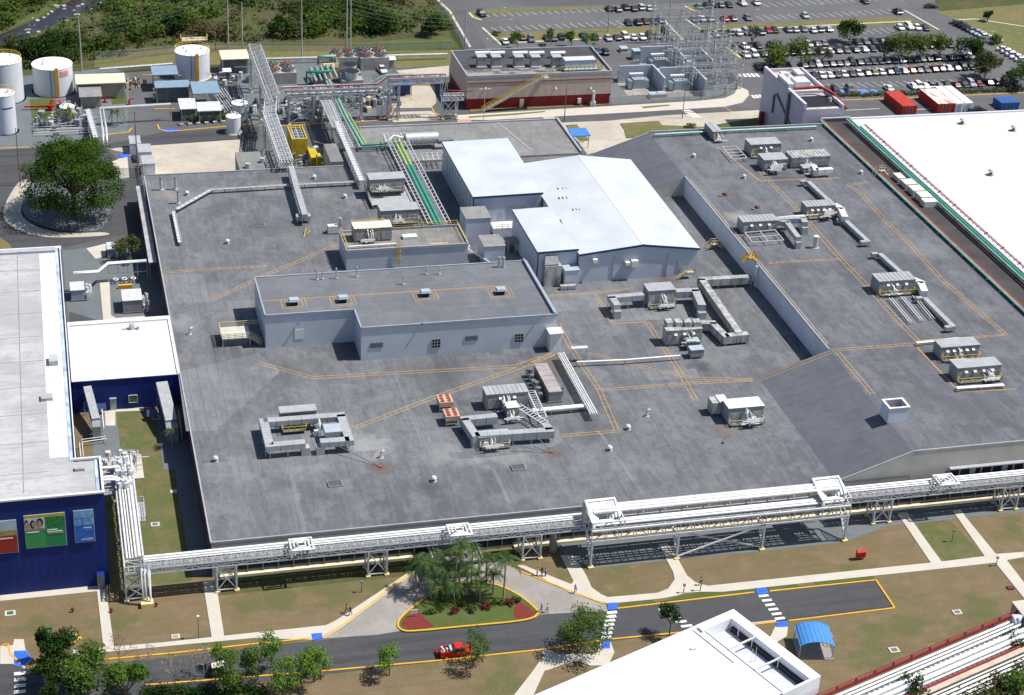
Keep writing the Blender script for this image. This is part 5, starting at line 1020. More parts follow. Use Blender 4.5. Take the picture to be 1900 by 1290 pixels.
gpipe('green and red pipes along the left lip of the gutter',195.4,12.6,.2,[green_pale,green_pale,red_paint],262,407,n=3,gap=.42)
gpipe('green pipes along the right side of the gutter',203.6,12.0,.3,[green_pale,green_pipe],270,408,n=2,gap=.8)
t=thing('pipe_guard','white and rust-red pipe guard on the lip of the white warehouse','pipes',(206,300,11))
for k,(dx,zz) in enumerate(((0,11.5),(.75,12.0),(1.2,12.0))): part(MB().tube([(206+dx,270,zz),(206+dx,404,zz)],.42 if k==0 else .11,7),'pipe',alu if k==0 else red_dark,t)
for y in range(272,404,2): part(MB().beam((205.6,y,11.02),(207.4,y,12.2),.2),'bracket',alu if y%8 else red_dark,t)
pipes('green pipe on blocks along the rear edge of the upper roof',[(1215,250),(1320,244),(1515,235)],12.7,2,.2,.5,[green_pipe,steel],z0=ZU,sup=4)
p=G(1688,338,9.6); t=thing('gutter_unit','cream air unit sitting in the brown gutter','air unit',(201.5,372,10.9)); q=G(1702,372,10.9)
for k in range(4): part(MB().box(200.2,203.2 if k<3 else 202.2,q.y-2+k*4.2,q.y+1.4+k*4.2,11.0,12.6-.15*k),'module',mat('cream_sheet',(.62,.64,.52),.5),t)
part(MB().box(200,203.4,q.y-4.4,q.y-2.2,10.95,12.4),'fan_end',white_paint,t)
# ================================================================== PIPE RACKS AND BRIDGES
foot_y = mat('foot_yellow', (.7,.55,.25), .8, var=.15)
grating = mat('grating', (.36,.37,.38), .6, .2, var=.2, scale=2)
def side_truss(b, p, q, z0, z1, panel, w=.12, cw=.2):
    p, q = V(p), V(q); n = max(1, round((q-p).length/panel))
    A = [V((*(p.lerp(q, i/n)).xy, 0)) for i in range(n+1)]
    up0, up1 = V((0,0,z0)), V((0,0,z1))
    b.beam(A[0]+up0, A[-1]+up0, cw); b.beam(A[0]+up1, A[-1]+up1, cw)
    for i in range(n+1):
        b.beam(A[i]+up0, A[i]+up1, w)
        if i < n:
            if i % 2 == 0: b.beam(A[i]+up0, A[i+1]+up1, w)
            else: b.beam(A[i]+up1, A[i+1]+up0, w)
def rack(t, p, q, w, z0, z1, panel=2.0, cw=.2, deck=True, top=True, rail=None, m=steel_w):
    p, q = V(p), V(q); d = (q-p).normalized(); nn = V((-d.y, d.x, 0))*(w/2)
    for s in (-1, 1):
        b = MB(); side_truss(b, p+nn*s, q+nn*s, z0, z1, panel, w=.15, cw=cw); part(b, 'side_truss', m, t)
    b = MB(); n = max(1, round((q-p).length/panel))
    for i in range(n+1):
        a = p.lerp(q, i/n)
        b.beam((*(a+nn).xy, z0), (*(a-nn).xy, z0), .14); b.beam((*(a+nn).xy, z1), (*(a-nn).xy, z1), .14)
        if top and i < n:
            c = p.lerp(q, (i+1)/n); b.beam((*(a+nn*(1 if i%2 else -1)).xy, z1), (*(c-nn*(1 if i%2 else -1)).xy, z1), .1)
    part(b, 'cross_beams', m, t)
    if deck:
        b = MB(); L3 = (q-p).length; k3 = int(L3/1.2)
        for o3 in (-.3,0,.3): b.beam(V((p.x,p.y,z0+.08))+nn*o3*2, V((q.x,q.y,z0+.08))+nn*o3*2, .18, .06)
        for i in range(k3): a = p.lerp(q,(i+.5)/k3); b.beam((*(a-nn*.7).xy,z0+.14),(*(a+nn*.7).xy,z0+.14),.2,.05)
        part(b, 'grating_deck', grating, t)
    if rail:
        b = MB(); b.rail([(*(p-nn*rail).xy, z1), (*(q-nn*rail).xy, z1)], 1.05, 1.7, .045); part(b, 'railing', steel_w, t)
def tower(t, x0, x1, y0, y1, z, w=.26, m=steel_w, feet=True, lev=(0.35,)):
    b = MB()
    for x in (x0, x1):
        for y in (y0, y1): b.beam((x,y,.1),(x,y,z),w)
    zs = [.5]+[z*l for l in lev if l > .4]+[z-.2]
    for y in (y0, y1):
        for za, zb in zip(zs, zs[1:]): b.beam((x0,y,za),(x1,y,zb),.14); b.beam((x1,y,za),(x0,y,zb),.14)
        for zz in zs: b.beam((x0,y,zz),(x1,y,zz),.16)
    for x in (x0, x1):
        for zz in zs: b.beam((x,y0,zz),(x,y1,zz),.16)
        for za, zb in zip(zs, zs[1:]): b.beam((x,y0,za),(x,y1,zb),.12)
    o = part(b, 'tower', m, t)
    if feet:
        for x in (x0, x1):
            for y in (y0, y1): part(MB().box(x-.4,x+.4,y-.4,y+.4,0,.35), 'footing', foot_y, o)
def pipe_part(t, pts, r, m=alu, n=8): return part(MB().tube(pts, r, n), 'pipe', m, t)
# ---- front pipe rack, three lengths
YA, YBk = 244.8, 247.7
def front_len(label, xa, xb, tws):
    t = thing('pipe_rack', label, 'pipe rack', ((xa+xb)/2, 245, 0), 'pipe rack along the plant front')
    rack(t, (xa,(YA+YBk)/2,0), (xb,(YA+YBk)/2,0), YBk-YA, 5.2, 6.2, 1.65, rail=1)
    b = MB(); [b.box(xa, xb, YA+.1+.35*k, YA+.3+.35*k, 6.25, 6.31) for k in range(4)]; [b.box(x, x+.25, YA+.1, YA+1.35, 6.311, 6.35) for x in [xa+1.3*k for k in range(int((xb-xa)/1.3))]]; part(b, 'grating_deck', grating, t)
    for y, z, r in ((247.4,6.75,.26),(246.75,6.72,.21),(246.25,6.66,.14),(245.1,5.5,.12),(245.7,5.5,.16),(246.6,5.5,.2)):
        pipe_part(t, [(xa,y,z),(xb,y,z)], r)
    for x0 in tws: tower(t, x0, x0+3.2, YA, YBk, 5.1)
    return t
F1 = front_len('left length of the white front pipe rack, with two square pipe loops', 9.0, 84.4, (21.2,46.5,73.5))
F2 = front_len('right length of the white front pipe rack, with one square pipe loop', 134.0, 196, (139.4,165.0))
def loops(t, px, py, n=3, z=7.9):
    p = G(px, py, z)
    for k in range(n):
        a, c = 1.85-.6*k, 1.6-.52*k; r = .19-.03*k; o = MB()
        pts = [(p.x-a,p.y-c,z),(p.x+a,p.y-c,z),(p.x+a,p.y+c,z),(p.x-a,p.y+c,z),(p.x-a,p.y-c+.4,z)]
        o.tube(pts, r, 7); o.tube([(p.x-a,p.y-c,z),(p.x-a,p.y-c,6.6)], r, 7); o.tube([(p.x+a,p.y+c,z),(p.x+a,p.y+c,6.7)], r, 7)
        part(o, 'expansion_loop', alu, t)
    b = MB()
    for dx in (-1.9, 1.9):
        for dy in (-1.6, 1.6): b.beam((p.x+dx,p.y+dy,6.2),(p.x+dx,p.y+dy,z-.2),.12)
        b.beam((p.x+dx,p.y-1.6,z-.3),(p.x+dx,p.y+1.6,z-.3),.14)
    part(b, 'loop_frame', steel_w, t)
loops(F1, 559, 1010); loops(F1, 852, 983); loops(F2, 1755, 890)
b = MB()
for x in range(12, 84, 3): b.beam((x,247.5,6.2),(x,247.5,7.1),.1)
part(b, 'pipe_shoe', steel_w, F1)
# ---- big span
BS = thing('pipe_bridge', 'tall wide truss bridge of the pipe rack standing on leaning legs', 'pipe rack', (108, 241, 0))
xa, xb, ya, yb = 84.4, 132.2, 240.75, 244.6
rack(BS, (xa,(ya+yb)/2,0), (xb,(ya+yb)/2,0), yb-ya, 5.4, 7.5, 2.65, cw=.34, rail=None, deck=False)
b = MB(); [b.box(xa, xb, ya+.1+.4*k, ya+.3+.4*k, 7.55, 7.62) for k in range(3)]; part(b, 'grating_deck', grating, BS)
for k, (y, z, r) in enumerate(((241.8,8.0,.24),(242.5,8.0,.27),(243.15,7.95,.2),(244.0,9.2,.33),(244.85,9.2,.36),(245.7,9.2,.36))):
    pipe_part(BS, [(xa+1,y,z),(xb-1,y,z)], r)
b = MB()
for i in range(10):
    x = xa+6+i*4; b.beam((x,243.6,8.7),(x,246.1,8.7),.2); b.beam((x,243.7,7.5),(x,243.7,8.7),.16); b.beam((x,246.0,5.4),(x,246.0,8.7),.16)
part(b, 'pipe_saddles', steel_w, BS)
b = MB()
for i in range(11):
    x = xa+3.5+i*4.1
    for y,r in ((244.0,.35),(244.85,.38),(245.7,.38)): b.tube([(x-.05,y,9.2),(x+.05,y,9.2)],r,8)
part(b, 'band', steel, BS)
for x in (84.6,100.3,116.2,132.0):
    b = MB(); b.beam((x,ya,.2),(x,ya,5.4),.32); b.beam((x,ya,.3),(x-.0,yb,5.4),.26); b.beam((x,ya+.75,1.4),(x,ya,3.0),.14)
    for k in range(7): f = k/7; b.beam((x,ya,.6+4.4*f),(x,ya+(yb-ya)*(.3+4.4*f)/5.2,.6+4.4*f),.1)
    o = part(b, 'leg', steel_w, BS); part(MB().box(x-.5,x+.5,ya-.5,ya+.5,0,.35), 'footing', foot_y, o)
b = MB(); b.beam((100.3,ya-.05,.5),(116.2,ya-.05,5.5),.24); b.beam((100.3,ya+.2,5.5),(116.2,ya+.2,.5),.24); part(b, 'cross_brace', steel_w, BS)
def big_loop(x0, x1, lab, flip=False):
    t = thing('expansion_loop', lab, 'pipe loop', ((x0+x1)/2, 243, 7), None)
    for k in range(5):
        y0, y1, zt = 241.3+.25*k, 246.6-.5*k, 9.9-.35*k; xa_, xb_ = x0+.35*k, x1-.45*k
        pipe_part(t, [(xa_,y0,7.2),(xa_,y0,zt-1.2),(xa_,y1,zt),(xb_,y1,zt),(xb_,y0+1.5,zt-1.0),(xb_,y0+1.5,7.2)], .27 if k < 3 else .2)
    b = MB()
    for x in (x0-.3, x1+.3):
        b.beam((x,241,7),(x,241,9),.2); b.beam((x,246.8,5.2),(x,246.8,9.4),.2); b.beam((x,241,9),(x,246.8,9.4),.2); b.beam((x,241,7.1),(x,246.8,9.3),.14)
    b.beam((x0,241,7.2),((x0+x1)/2,241,9),.14); b.beam((x1,241,7.2),((x0+x1)/2,241,9),.14); b.beam((x0-.3,241,9),(x1+.3,241,9),.2); b.beam((x0-.3,246.8,9.4),(x1+.3,246.8,9.4),.2); b.beam((x0-.3,241,5.4),(x0-.3,247.5,5.4),.25)
    part(b, 'loop_frame', steel_w, t)
big_loop(84.7, 89.9, 'big raised pipe loop where the left rack meets the tall truss bridge'); big_loop(127.0, 131.9, 'big raised pipe loop at the right end of the tall truss bridge')
# ---- left rack running back to the blue office
LR = thing('pipe_rack', 'white pipe rack running front to back beside the blue office', 'pipe rack', (8, 262, 0))
rack(LR, (8.0,244.9,0), (8.0,279,0), 3.2, 5.6, 6.8, 1.7, rail=1)
for x, z, r in ((6.9,7.1,.2),(7.4,7.0,.16),(7.85,7.0,.14),(8.35,7.1,.2),(8.9,7.15,.3),(9.4,7.15,.27)):
    pipe_part(LR, [(x,247,z),(x,278.5,z)], r)
b = MB(); [b.box(6.5,9.6,247.5+k*.75,247.6+k*.75,6.81,6.87) for k in range(42)]; part(b, 'rungs', steel_w, LR)
tower(LR, 6.4, 9.6, 244.9, 247.7, 5.6, lev=(.35,.55)); tower(LR, 6.4, 9.6, 260, 262.6, 5.6); tower(LR, 6.4, 9.6, 275, 277.8, 5.6)
for k, x in enumerate((8.9,9.4,10.0)): pipe_part(LR, [(x,246.2-.3*k,6.9),(x+.2,244.2-.3*k,6.6),(x+.2,243.6-.3*k,.5)], .17)
b = MB(); b.box(8.6,10.6,242.4,243.9,0,.9); part(b, 'pipe_plinth', foot_y, LR)
for k, y in enumerate((270.5,271.4,274.5)): pipe_part(LR, [(4.1,y,7.6),(7.2,y,7.6),(7.4,y+.4,7.0)], .28)
b = MB(); b.box(4.1,6.4,268.5,276.5,5.7,5.8); b.rail([(4.1,268.5,5.8),(6.3,268.5,5.8)],1,1,.04); part(b, 'link_platform', grating, LR)
b = MB()
for k in range(26): b.obox((6.4+3*rnd.random(), 268+10*rnd.random()), .4+.5*rnd.random(), .3+.5*rnd.random(), 6.9, 7.6+1.2*rnd.random(), rnd.random())
part(b, 'valve_cluster', steel_w, LR)
b = MB(); b.rail([(10,259,6.0),(10.8,259,6.0),(10.8,265,6.0),(10,265,6.0)],1.1,1,.04); b.box(9.6,10.8,259,265,5.9,6.0); part(b, 'side_platform', steel, LR)
# equipment skid at its back end
t = thing('valve_skid', 'cluster of valves, small tanks and frames on a pale slab behind the white rack', 'equipment skid', (7, 286, 0))
part(MB().box(4.5,11.8,281.5,289.5,0,.35),'slab',concrete,t)
for k in range(9): 
    x, y = 5+6*rnd.random(), 282.5+6*rnd.random(); part(MB().cyl(x,y,.36,1.6+rnd.random(),.3+.25*rnd.random(),10),'vessel',steel_w,t)
b = MB()
for k in range(22): x, y = 4.6+7*rnd.random(), 281.8+7.4*rnd.random(); b.beam((x,y,.36),(x,y,2.2+2.5*rnd.random()),.1)
for k in range(14): x, y, z = 4.6+7*rnd.random(), 281.8+7.4*rnd.random(), 1+2.4*rnd.random(); b.beam((x,y,z),(x+rnd.uniform(-3,3),y,z),.1); b.beam((x,y,z),(x,y+rnd.uniform(-3,3),z),.1)
part(b,'frame',steel_w,t)
pipes('pair of thin pipes crossing the grass from the valve skid to the blue office',[(152,818),(196,812)],1.0,2,.1,.9,z0=0)
pipes('thin pipe pair beside the wall of the blue office',[(150,822),(152,848)],1.2,2,.1,.5,z0=0)
# ---- rear lattice bridges
LB = thing('lattice_bridge', 'long steel lattice bridge coming from the rear yard toward the plant roof', 'bridge', (56, 460, 0))
rack(LB, (56.6,481,0), (56.6,441,0), 3.2, 10.0, 12.4, 1.7, cw=.24, m=steel)
for x in (55.6,56.4,57.2): pipe_part(LB, [(x,481,10.5),(x,441,10.5)], .2, steel)
tower(LB, 55, 58.2, 476, 479, 10, m=steel); tower(LB, 55, 58.2, 455, 458, 10, m=steel)
LB2 = thing('lattice_bridge', 'lower white lattice bridge joining the plant roof at its rear edge', 'bridge', (55, 420, 0))
rack(LB2, (56.6,446,0), (54.7,434,0), 3.0, 9.2, 10.6, 1.5, cw=.2); rack(LB2, (54.6,434,0), (54.6,402.5,0), 3.2, 8.4, 10.4, 1.4, cw=.22)
for x in (53.7,54.4,55.1): pipe_part(LB2, [(x+1.6,446,9.6),(x,434,9.4),(x,403,9.3)], .16, steel_w)
tower(LB2, 53, 56.2, 407, 410, 8.4, m=steel); tower(LB2, 53, 56.2, 430, 433, 8.4, m=steel)
CBx = thing('pipe_bridge', 'steel pipe bridge with a red top pipe crossing the rear yard left to right', 'bridge', (76, 452, 0))
rack(CBx, (61.4,452.3,0), (86,452.3,0), 2.6, 8.0, 9.7, 2.3, cw=.24, m=steel); rack(CBx, (89.5,452.3,0), (104.2,452.3,0), 2.6, 10.2, 11.9, 2.1, cw=.24, m=steel); rack(CBx, (104.2,450.5,0), (109.6,450.5,0), 2.0, 5.6, 7.0, 1.3, cw=.2, m=steel_w)
b = MB(); side_truss(b, (103.8,451,0), (105.2,451,0), 5.6, 11.9, 1.4); side_truss(b, (103.8,453.4,0), (105.2,453.4,0), 5.6, 11.9, 1.4); part(b, 'drop_frame', steel_w, CBx)
pipe_part(CBx, [(56.5,449.5,9.2),(60.5,452,10.2),(86.2,452,10.2),(89,452,12.4),(104.6,452,12.4),(105.2,451,8),(112,451,7.6)], .17, red_dark); pipe_part(CBx, [(60.5,452.8,10.1),(86.2,452.8,10.1),(89,452.8,12.3),(104,452.8,12.3)], .22, steel); pipe_part(CBx, [(84,453.4,10.0),(88.6,453.4,12.3),(96,453.4,12.3)], .22, green_pale)
for y in (451.6,452.4,453.1): pipe_part(CBx, [(61.4,y,8.5),(86,y,8.5)], .28, steel)
for x0, x1, z in ((62.1,68.7,8),(77,81.8,8),(89.3,92,10.2)): tower(CBx, x0, x1, 451, 453.6, z, .3, m=steel, feet=True, lev=(.35,.52))
tower(CBx, 104, 108, 450, 452.4, 5.6, m=steel_w, feet=True)
b = MB(); b.beam((87,451.8,.2),(88.4,452,11),.3); b.beam((88.8,451.8,.2),(88.4,452,11),.26); [b.beam((87+.2*k,451.8,1+1.5*k),(88.8-.05*k,451.8,1.7+1.5*k),.1) for k in range(6)]; part(b, 'leaning_leg', alu, CBx)
# low pipe corridor with green pipe
PCd = thing('pipe_corridor', 'broad corridor of parallel pipes with a fat green pipe, rear yard', 'pipe rack', (72, 435, 0))
for k in range(9): pipe_part(PCd, [(70.6+.36*k,464,6.2),(70.2+.36*k,414,7.9)], .12 if k%3 else .16, steel if k%2 else steel_w)
pipe_part(PCd, [(75.2,466,6.5),(75.2,436,7.2),(75.6,414.5,8.2),(83.2,414.5,8.6)], .36, green_pale); pipe_part(PCd, [(74.4,466,6.4),(74.4,436,7.1),(74.6,413.4,8.1),(83.2,413.2,8.5)], .24, green_pale); pipe_part(PCd, [(76.1,440,7),(76.4,415.4,8.2),(83.2,415.6,8.6)], .2, mat('lime_pipe',(.3,.42,.14),.5))
b = MB()
for y in range(416, 464, 4): b.beam((70,y,6.0+(464-y)*.034),(76.4,y,6.0+(464-y)*.034),.18)
part(b, 'cross_beams', steel, PCd)
for y in (418, 430, 446, 458): tower(PCd, 70.2, 76.2, y, y+.6, 6.3+(464-y)*.03, .2, m=steel, feet=False)
b = MB(); b.box(71.2,74.0,414,452,5.9,5.95); part(b, 'grating_deck', grating, PCd)
# sloping twin green pipes with guard rails
TG = thing('pipe_rack', 'twin bright green pipes between steel guard rails, beside the tall ribbed hall', 'pipe rack', (84, 390, 7))
for k, x in enumerate((83.5,84.5)):
    pipe_part(TG, [(x,416,8.3),(x,414.6,9.3),(x,398,9.2)], .4, mat('lime_pipe',(.3,.42,.14),.5)); pipe_part(TG, [(x,398,9.2),(x,363,9.0)], .4, green_pipe)
for x in (81.5,82.5,85.8,86.8):
    b = MB(); b.beam((x,419,9.4),(x,363.5,9.4),.16); part(b, 'rail_bar', steel_w, TG)
b = MB()
for y in range(364, 420, 2): b.beam((81.5,y,8.5),(86.8,y,8.5),.1); b.beam((81.5,y,8.5),(81.5,y,9.4),.09); b.beam((86.8,y,8.5),(86.8,y,9.4),.09); b.beam((82.5,y,9.4),(81.5,y+1,9.4),.07); b.beam((85.8,y,9.4),(86.8,y+1,9.4),.07)
part(b, 'cross_beams', steel_w, TG)
legs(TG, [(x,y) for x in (81.5,86.8) for y in (365,375,385,395,404)], 7.005, 8.5, .16)
pipe_part(TG, [(85.5,362.5,8.8),(88,358,8.8),(88,350,8.8),(91.5,343,8.6)], .16, alu); pipe_part(TG, [(86.2,362.5,8.6),(88.6,358,8.6),(88.6,350,8.6),(91.8,343,8.4)], .14, alu)
t = thing('pipe_manifold', 'maze of white pipes behind the right end of the grey penthouse', 'pipes', (90, 338, 7))
for k in range(7): pipe_part(t, [(87.0+.8*k,333,9.5+.1*k),(87.0+.8*k-1.3,339.5-.3*k,9.5+.1*k),(95,339.8-.3*k,9.5+.1*k)], .13, alu, 6)
for k in range(4): pipe_part(t, [(88+.5*k,341+.4*k,8.4),(97,341+.4*k,8.4),(97,337,8.0)], .12, alu, 6)
b = MB(); [b.beam((x,y,7.01),(x,y,9.6),.1) for x in (86,89,92,95) for y in (334,338,341)]; part(b, 'stand', steel, t)
# horizontal drum ducts by the green pipes
for k,(pa,pb,r,z,lab) in enumerate((((752,258),(812,255),1.5,9.4,'fat horizontal drum above the rear low roof, beside the tall ribbed hall'),((812,262),(840,260),.7,9.0,'thin outlet pipe of the horizontal drum'))):
    a, c = G(*pa,z), G(*pb,z); t = thing('drum', lab, 'drum', (a.x,a.y,7)); part(MB().tube([a,c],r,16),'shell',steel if k==0 else steel_d,t)
    if k==0: legs(t,[(a.x+1,a.y),(c.x-1,a.y),(a.x+4,a.y)],6.95,8.2,.3); part(MB().tube([(a.x-.3,a.y,9.6),(a.x-3,a.y,10.5),(a.x-4.5,a.y-1,9.5)],.3,8),'inlet',steel_w,t)
frame_rack('open steel truss platform between the drum and the tall ribbed hall',[(782,285),(820,283),(824,296),(786,298)],9.5,6.95,5,2)
frame_rack('open steel frame at the left head of the green pipes',[(712,250),(738,248),(742,262),(716,264)],10.2,6.95,2,1)
# ================================================================== YARDS: tanks, sheds, substation, poles, fences
tankw = mat('tank_white', (.62,.64,.68), .45, var=.05, scale=.2); tanktop = mat('tank_roof', (.84,.84,.84), .5, var=.03)
tan_sheet = bumpwave(mat('tan_sheet', (.62,.55,.43), .6, var=.05), 'X', 1.0, .4); bluesheet = bumpwave(mat('blue_grey_sheet', (.2,.29,.37), .5, var=.08), 'X', 1.0, .4)
silver = bumpwave(mat('silver_sheet', (.55,.57,.58), .45, var=.12, scale=1), 'X', 1.2, .5); khaki = mat('khaki_wall', (.36,.32,.25), .8, var=.1)
def tank(label, x, y, r, h, rail=None, ladder=True, band=None, dome=.5):
    t = thing('storage_tank', label, 'tank', (x,y,0))
    part(MB().cyl(x,y,.05,h,r,40),'shell',tankw,t); b = MB(); b.cone(x,y,h+.002,h+dome,r+.08,40); part(b,'roof',tanktop,t)
    if rail:
        b = MB(); b.ring(x,y,h+1.1,r-.1,.06,36); b.ring(x,y,h+.6,r-.1,.05,36)
        for k in range(24): a=2*math.pi*k/24; b.beam((x+(r-.1)*math.cos(a),y+(r-.1)*math.sin(a),h),(x+(r-.1)*math.cos(a),y+(r-.1)*math.sin(a),h+1.1),.07)
        part(b,'railing',rail,t)
    if ladder:
        b = MB(); a = R(-80); cx, cy = x+(r+.15)*math.cos(a), y+(r+.15)*math.sin(a); b.box(cx-.45,cx+.45,cy-.3,cy+.1,.3,h+.6); part(b,'ladder_cage',yellow,t); b = MB(); b.beam((cx-1.6,cy,.2),(cx-1.6,cy,h+1),.16); part(b,'riser_pipe',steel_d,t)
    b = MB(); b.cyl(x,y,0,.05,r+.5,32); part(b,'plinth',concrete,t)
    for k in range(3): a=rnd.uniform(0,6.3); part(MB().cyl(x+r*.5*math.cos(a),y+r*.5*math.sin(a),h+.1,h+.9,.25,8),'roof_nozzle',steel_w,t)
    if band: b = MB(); b.add([(x+(r+.012)*math.cos(R(a)),y+(r+.012)*math.sin(R(a)),z) for z in (h*band[0],h*band[1]) for a in range(band[2],band[3]+1,4)], [(i,i+1,i+1+(band[3]-band[2])//4+1,i+(band[3]-band[2])//4+1) for i in range((band[3]-band[2])//4)]); part(b,'lettering_band',band[4],t)
    return t
tank('tall white tank with a yellow top rail at the left edge of the photo',-11.3,479,4.9,11.2,railyel,False)
tank('broad white tank with red lettering beside the tan shed',1.5,483.5,5.4,7.9,None,True,(.7,.9,-72,-40,mat('faint_red',(.55,.25,.25),.6,var=.4,scale=3)))
tank('nearest white tank with a dark blue band, at the left edge',-11.5,455,2.95,10.6,railyel,False,(.66,.7,-100,-40,mat('band_navy',(.06,.08,.3),.6,var=.3,scale=2)))
tank('white tank with a yellow rail ring behind the blue-grey sheds',40.2,491.5,4.85,7.6,railyel,True)
tank('small white tank behind the palms',4.5,462,1.9,3.6,None,True); tank('small white tank nearest the lattice bridge',46.8,447.5,1.9,4.6,None,False); tank('small white tank just behind the one nearest the lattice bridge',49.6,457,2.2,4.6,None,False)
def canopy(label, q, z, m, walls=None, name='canopy_shed', back=True, legz=0):
    P = [G(*c,z) for c in q]; x0=(P[0].x+P[3].x)/2; x1=(P[1].x+P[2].x)/2; y1=(P[0].y+P[1].y)/2; y0=(P[2].y+P[3].y)/2
    t = thing(name,label,'shed',((x0+x1)/2,(y0+y1)/2,legz)); b = MB(); b.add([(x0,y0,z),(x1,y0,z),(x1,y1,z+.3),(x0,y1,z+.3),(x0,y0,z+.2),(x1,y0,z+.2),(x1,y1,z+.5),(x0,y1,z+.5)],[(3,2,1,0),(4,5,6,7),(0,1,5,4),(1,2,6,5),(2,3,7,6),(3,0,4,7)]); part(b,'roof',m,t)
    legs(t,[(x,y) for x in (x0+.4,x1-.4) for y in (y0+.4,y1-.4)],legz+.02,z,.2)
    if walls: part(MB().box(x0+.5,x1-.5,y0+1.2,y1-.5,legz+.02,z-.02),'wall',walls,t)
    return t
canopy('tan-roofed shed with an open side beside the broad white tank',[(138,144),(229,136),(234,152),(142,160)],4.6,tan_sheet,khaki)
canopy('tan-roofed shed with a dark shutter front beside the head of the lattice bridge',[(406,96),(459,95),(462,110),(411,112)],4.8,tan_sheet,steel_d)
canopy('small flat concrete-roofed hut in front of the long tan shed',[(144,160),(186,158),(190,180),(148,182)],3.4,gmet,khaki)
canopy('blue-grey sheet roof, the rear one of the shed group',[(280,126),(327,124),(331,139),(282,141)],4.8,bluesheet)
canopy('long blue-grey sheet roof in the middle of the shed group',[(286,155),(350,150),(352,161),(288,166)],4.4,bluesheet,steel_d)
canopy('blue-grey ribbed roof at the right of the shed group',[(353,155),(402,153),(410,173),(358,176)],5.0,bluesheet)
canopy('silver sheet roof at the left front of the shed group',[(330,186),(362,185),(365,203),(334,204)],3.4,silver,steel_d)
canopy('silver sheet roof at the right front of the shed group',[(364,193),(407,191),(412,206),(366,208)],3.4,silver,steel_d)
canopy('tiny guard hut with a pale roof beside the white pickup',[(717,108),(733,107),(735,112),(719,113)],2.8,white_paint,khaki)
canopy('blue-roofed booth under the pipe bridge',[(727,154),(764,152),(766,158),(729,160)],3.4,mat('blue_roof',(.06,.2,.5),.5),mat('navy_booth',(.03,.06,.17),.6))
canopy('bright blue awning on the plaza behind the rear annex',[(1055,242),(1088,240),(1094,252),(1060,255)],3.6,mat('blue_roof',(.06,.2,.5),.5))
canopy('small white-roofed kiosk under the tan shed in the rear yard',[(412,130),(428,129),(430,134),(414,135)],2.6,white_paint,steel_d)
# yellow skip frame on the rear roof side
p=G(541,302,0); t=thing('yellow_enclosure','bright yellow steel enclosure with a grid top beside the lattice bridge','enclosure',(p.x,p.y,0)); x0,x1,y0,y1=59.2,63.2,425.6,434.5
b=MB(); b.box(x0,x1,y0,y0+.3,0,6.2); b.box(x0,x0+.3,y0+.3,y1,0,6.2); b.box(x1-.3,x1,y0+.3,y1,0,6.2); b.box(x0,x1,y1,y1+.3,0,6.2); part(b,'wall',mat('enclosure_yellow',(.5,.37,.03),.6,var=.2),t)
part(MB().box(x0+.31,x1-.31,y0+.31,y1,5,5.2),'inner_top',steel_d,t); b=MB(); [b.beam((x0+.5,y0+1+k*1.8,6.0),(x1-.5,y0+1+k*1.8,6.0),.12) for k in range(5)]; [b.beam((x0+.8+k*1.2,y0,6.02),(x0+.8+k*1.2,y1,6.02),.12) for k in range(3)]; part(b,'grid_top',steel_w,t)
b=MB(); b.box(x1+.01,x1+2,y0-6,y0+.2,0,3.4); b.box(x1+1.2,x1+2.2,y0-9,y0-6,0,4.6); part(b,'chute',mat('enclosure_yellow',(.5,.37,.03),.6,var=.2),t)
t=shed('low concrete plant room behind the rear edge of the main roof, left of the lattice bridge',44,52.8,406,419,0,6.0,roof_b,khaki,'plant_room')
b=MB(); [b.cyl(46+4*k,409+3*k,6.01,7.2,.7,10) for k in range(2)]; part(b,'roof_vent',steel,t)
shed('small grey cabinet shed in front of the concrete plant room',42.2,46.5,405.2,406.6 if False else 409,0,3.6,roof_b,steel_w,'cabinet_shed')
shed('tan-walled lift room at the rear of the pipe corridor',66,69,405.5,417,0,8.0,roof_b,mat('cream_wall',(.5,.46,.38),.8),'lift_room')
# white containers along the concrete yard, left
for k,(a,c,lab) in enumerate((((242,287),(262,283),'rear white site box beside the blue tarpaulin'),((258,303),(282,300),'middle white site box at the edge of the concrete yard'),((265,325),(288,322),'front white site box at the edge of the concrete yard'))):
    A,B=G(*a),G(*c); t=thing('site_box',lab,'container',(A.x,A.y,0),'white site boxes'); part(MB().box(A.x,B.x,A.y,A.y+5.5,.15,2.8),'body',mat('site_white',(.66,.66,.68),.6,var=.1),t); part(MB().box(A.x-.05,B.x+.05,A.y-.05,A.y+5.55,2.801,2.95),'roof',steel,t)
    [part(MB().box(A.x+.1,B.x-.1,A.y+dy,A.y+dy+.3,0,.15),'skid',steel_d,t) for dy in (.3,4.8)]
# cooling towers
conc_t = mat('tower_cladding', (.33,.32,.3), .8, var=.15)
def fan_deck(label, x, y, nx, ny, s, h):
    t=thing('cooling_tower',label,'cooling tower',(x,y,0)); part(MB().box(x,x+nx*s,y,y+ny*s,.02,h),'casing',conc_t,t)
    for i in range(nx):
        for j in range(ny):
            cx,cy=x+(i+.5)*s,y+(j+.5)*s; o=part(MB().cyl(cx,cy,h+.001,h+.7,s*.44,20,top=1),'fan_ring',[conc_t,dark],t); f=MB()
            for k in range(6): a=k*math.pi/3; f.add([(cx,cy,h+.74),(cx+s*.4*math.cos(a),cy+s*.4*math.sin(a),h+.74),(cx+s*.4*math.cos(a+.45),cy+s*.4*math.sin(a+.45),h+.8)],[(0,1,2)])
            part(f,'fan_blades',fan_org if (i*3+j*2)%5==0 else steel_d,o)
p=G(497,158); fan_deck('four-fan cooling tower right of the lattice bridge',p.x,p.y,2,2,4.1,3.4)
p=G(618,130); fan_deck('six-fan grey cooling deck at the rear of the cooling yard',p.x,p.y,3,2,3.4,3.6)
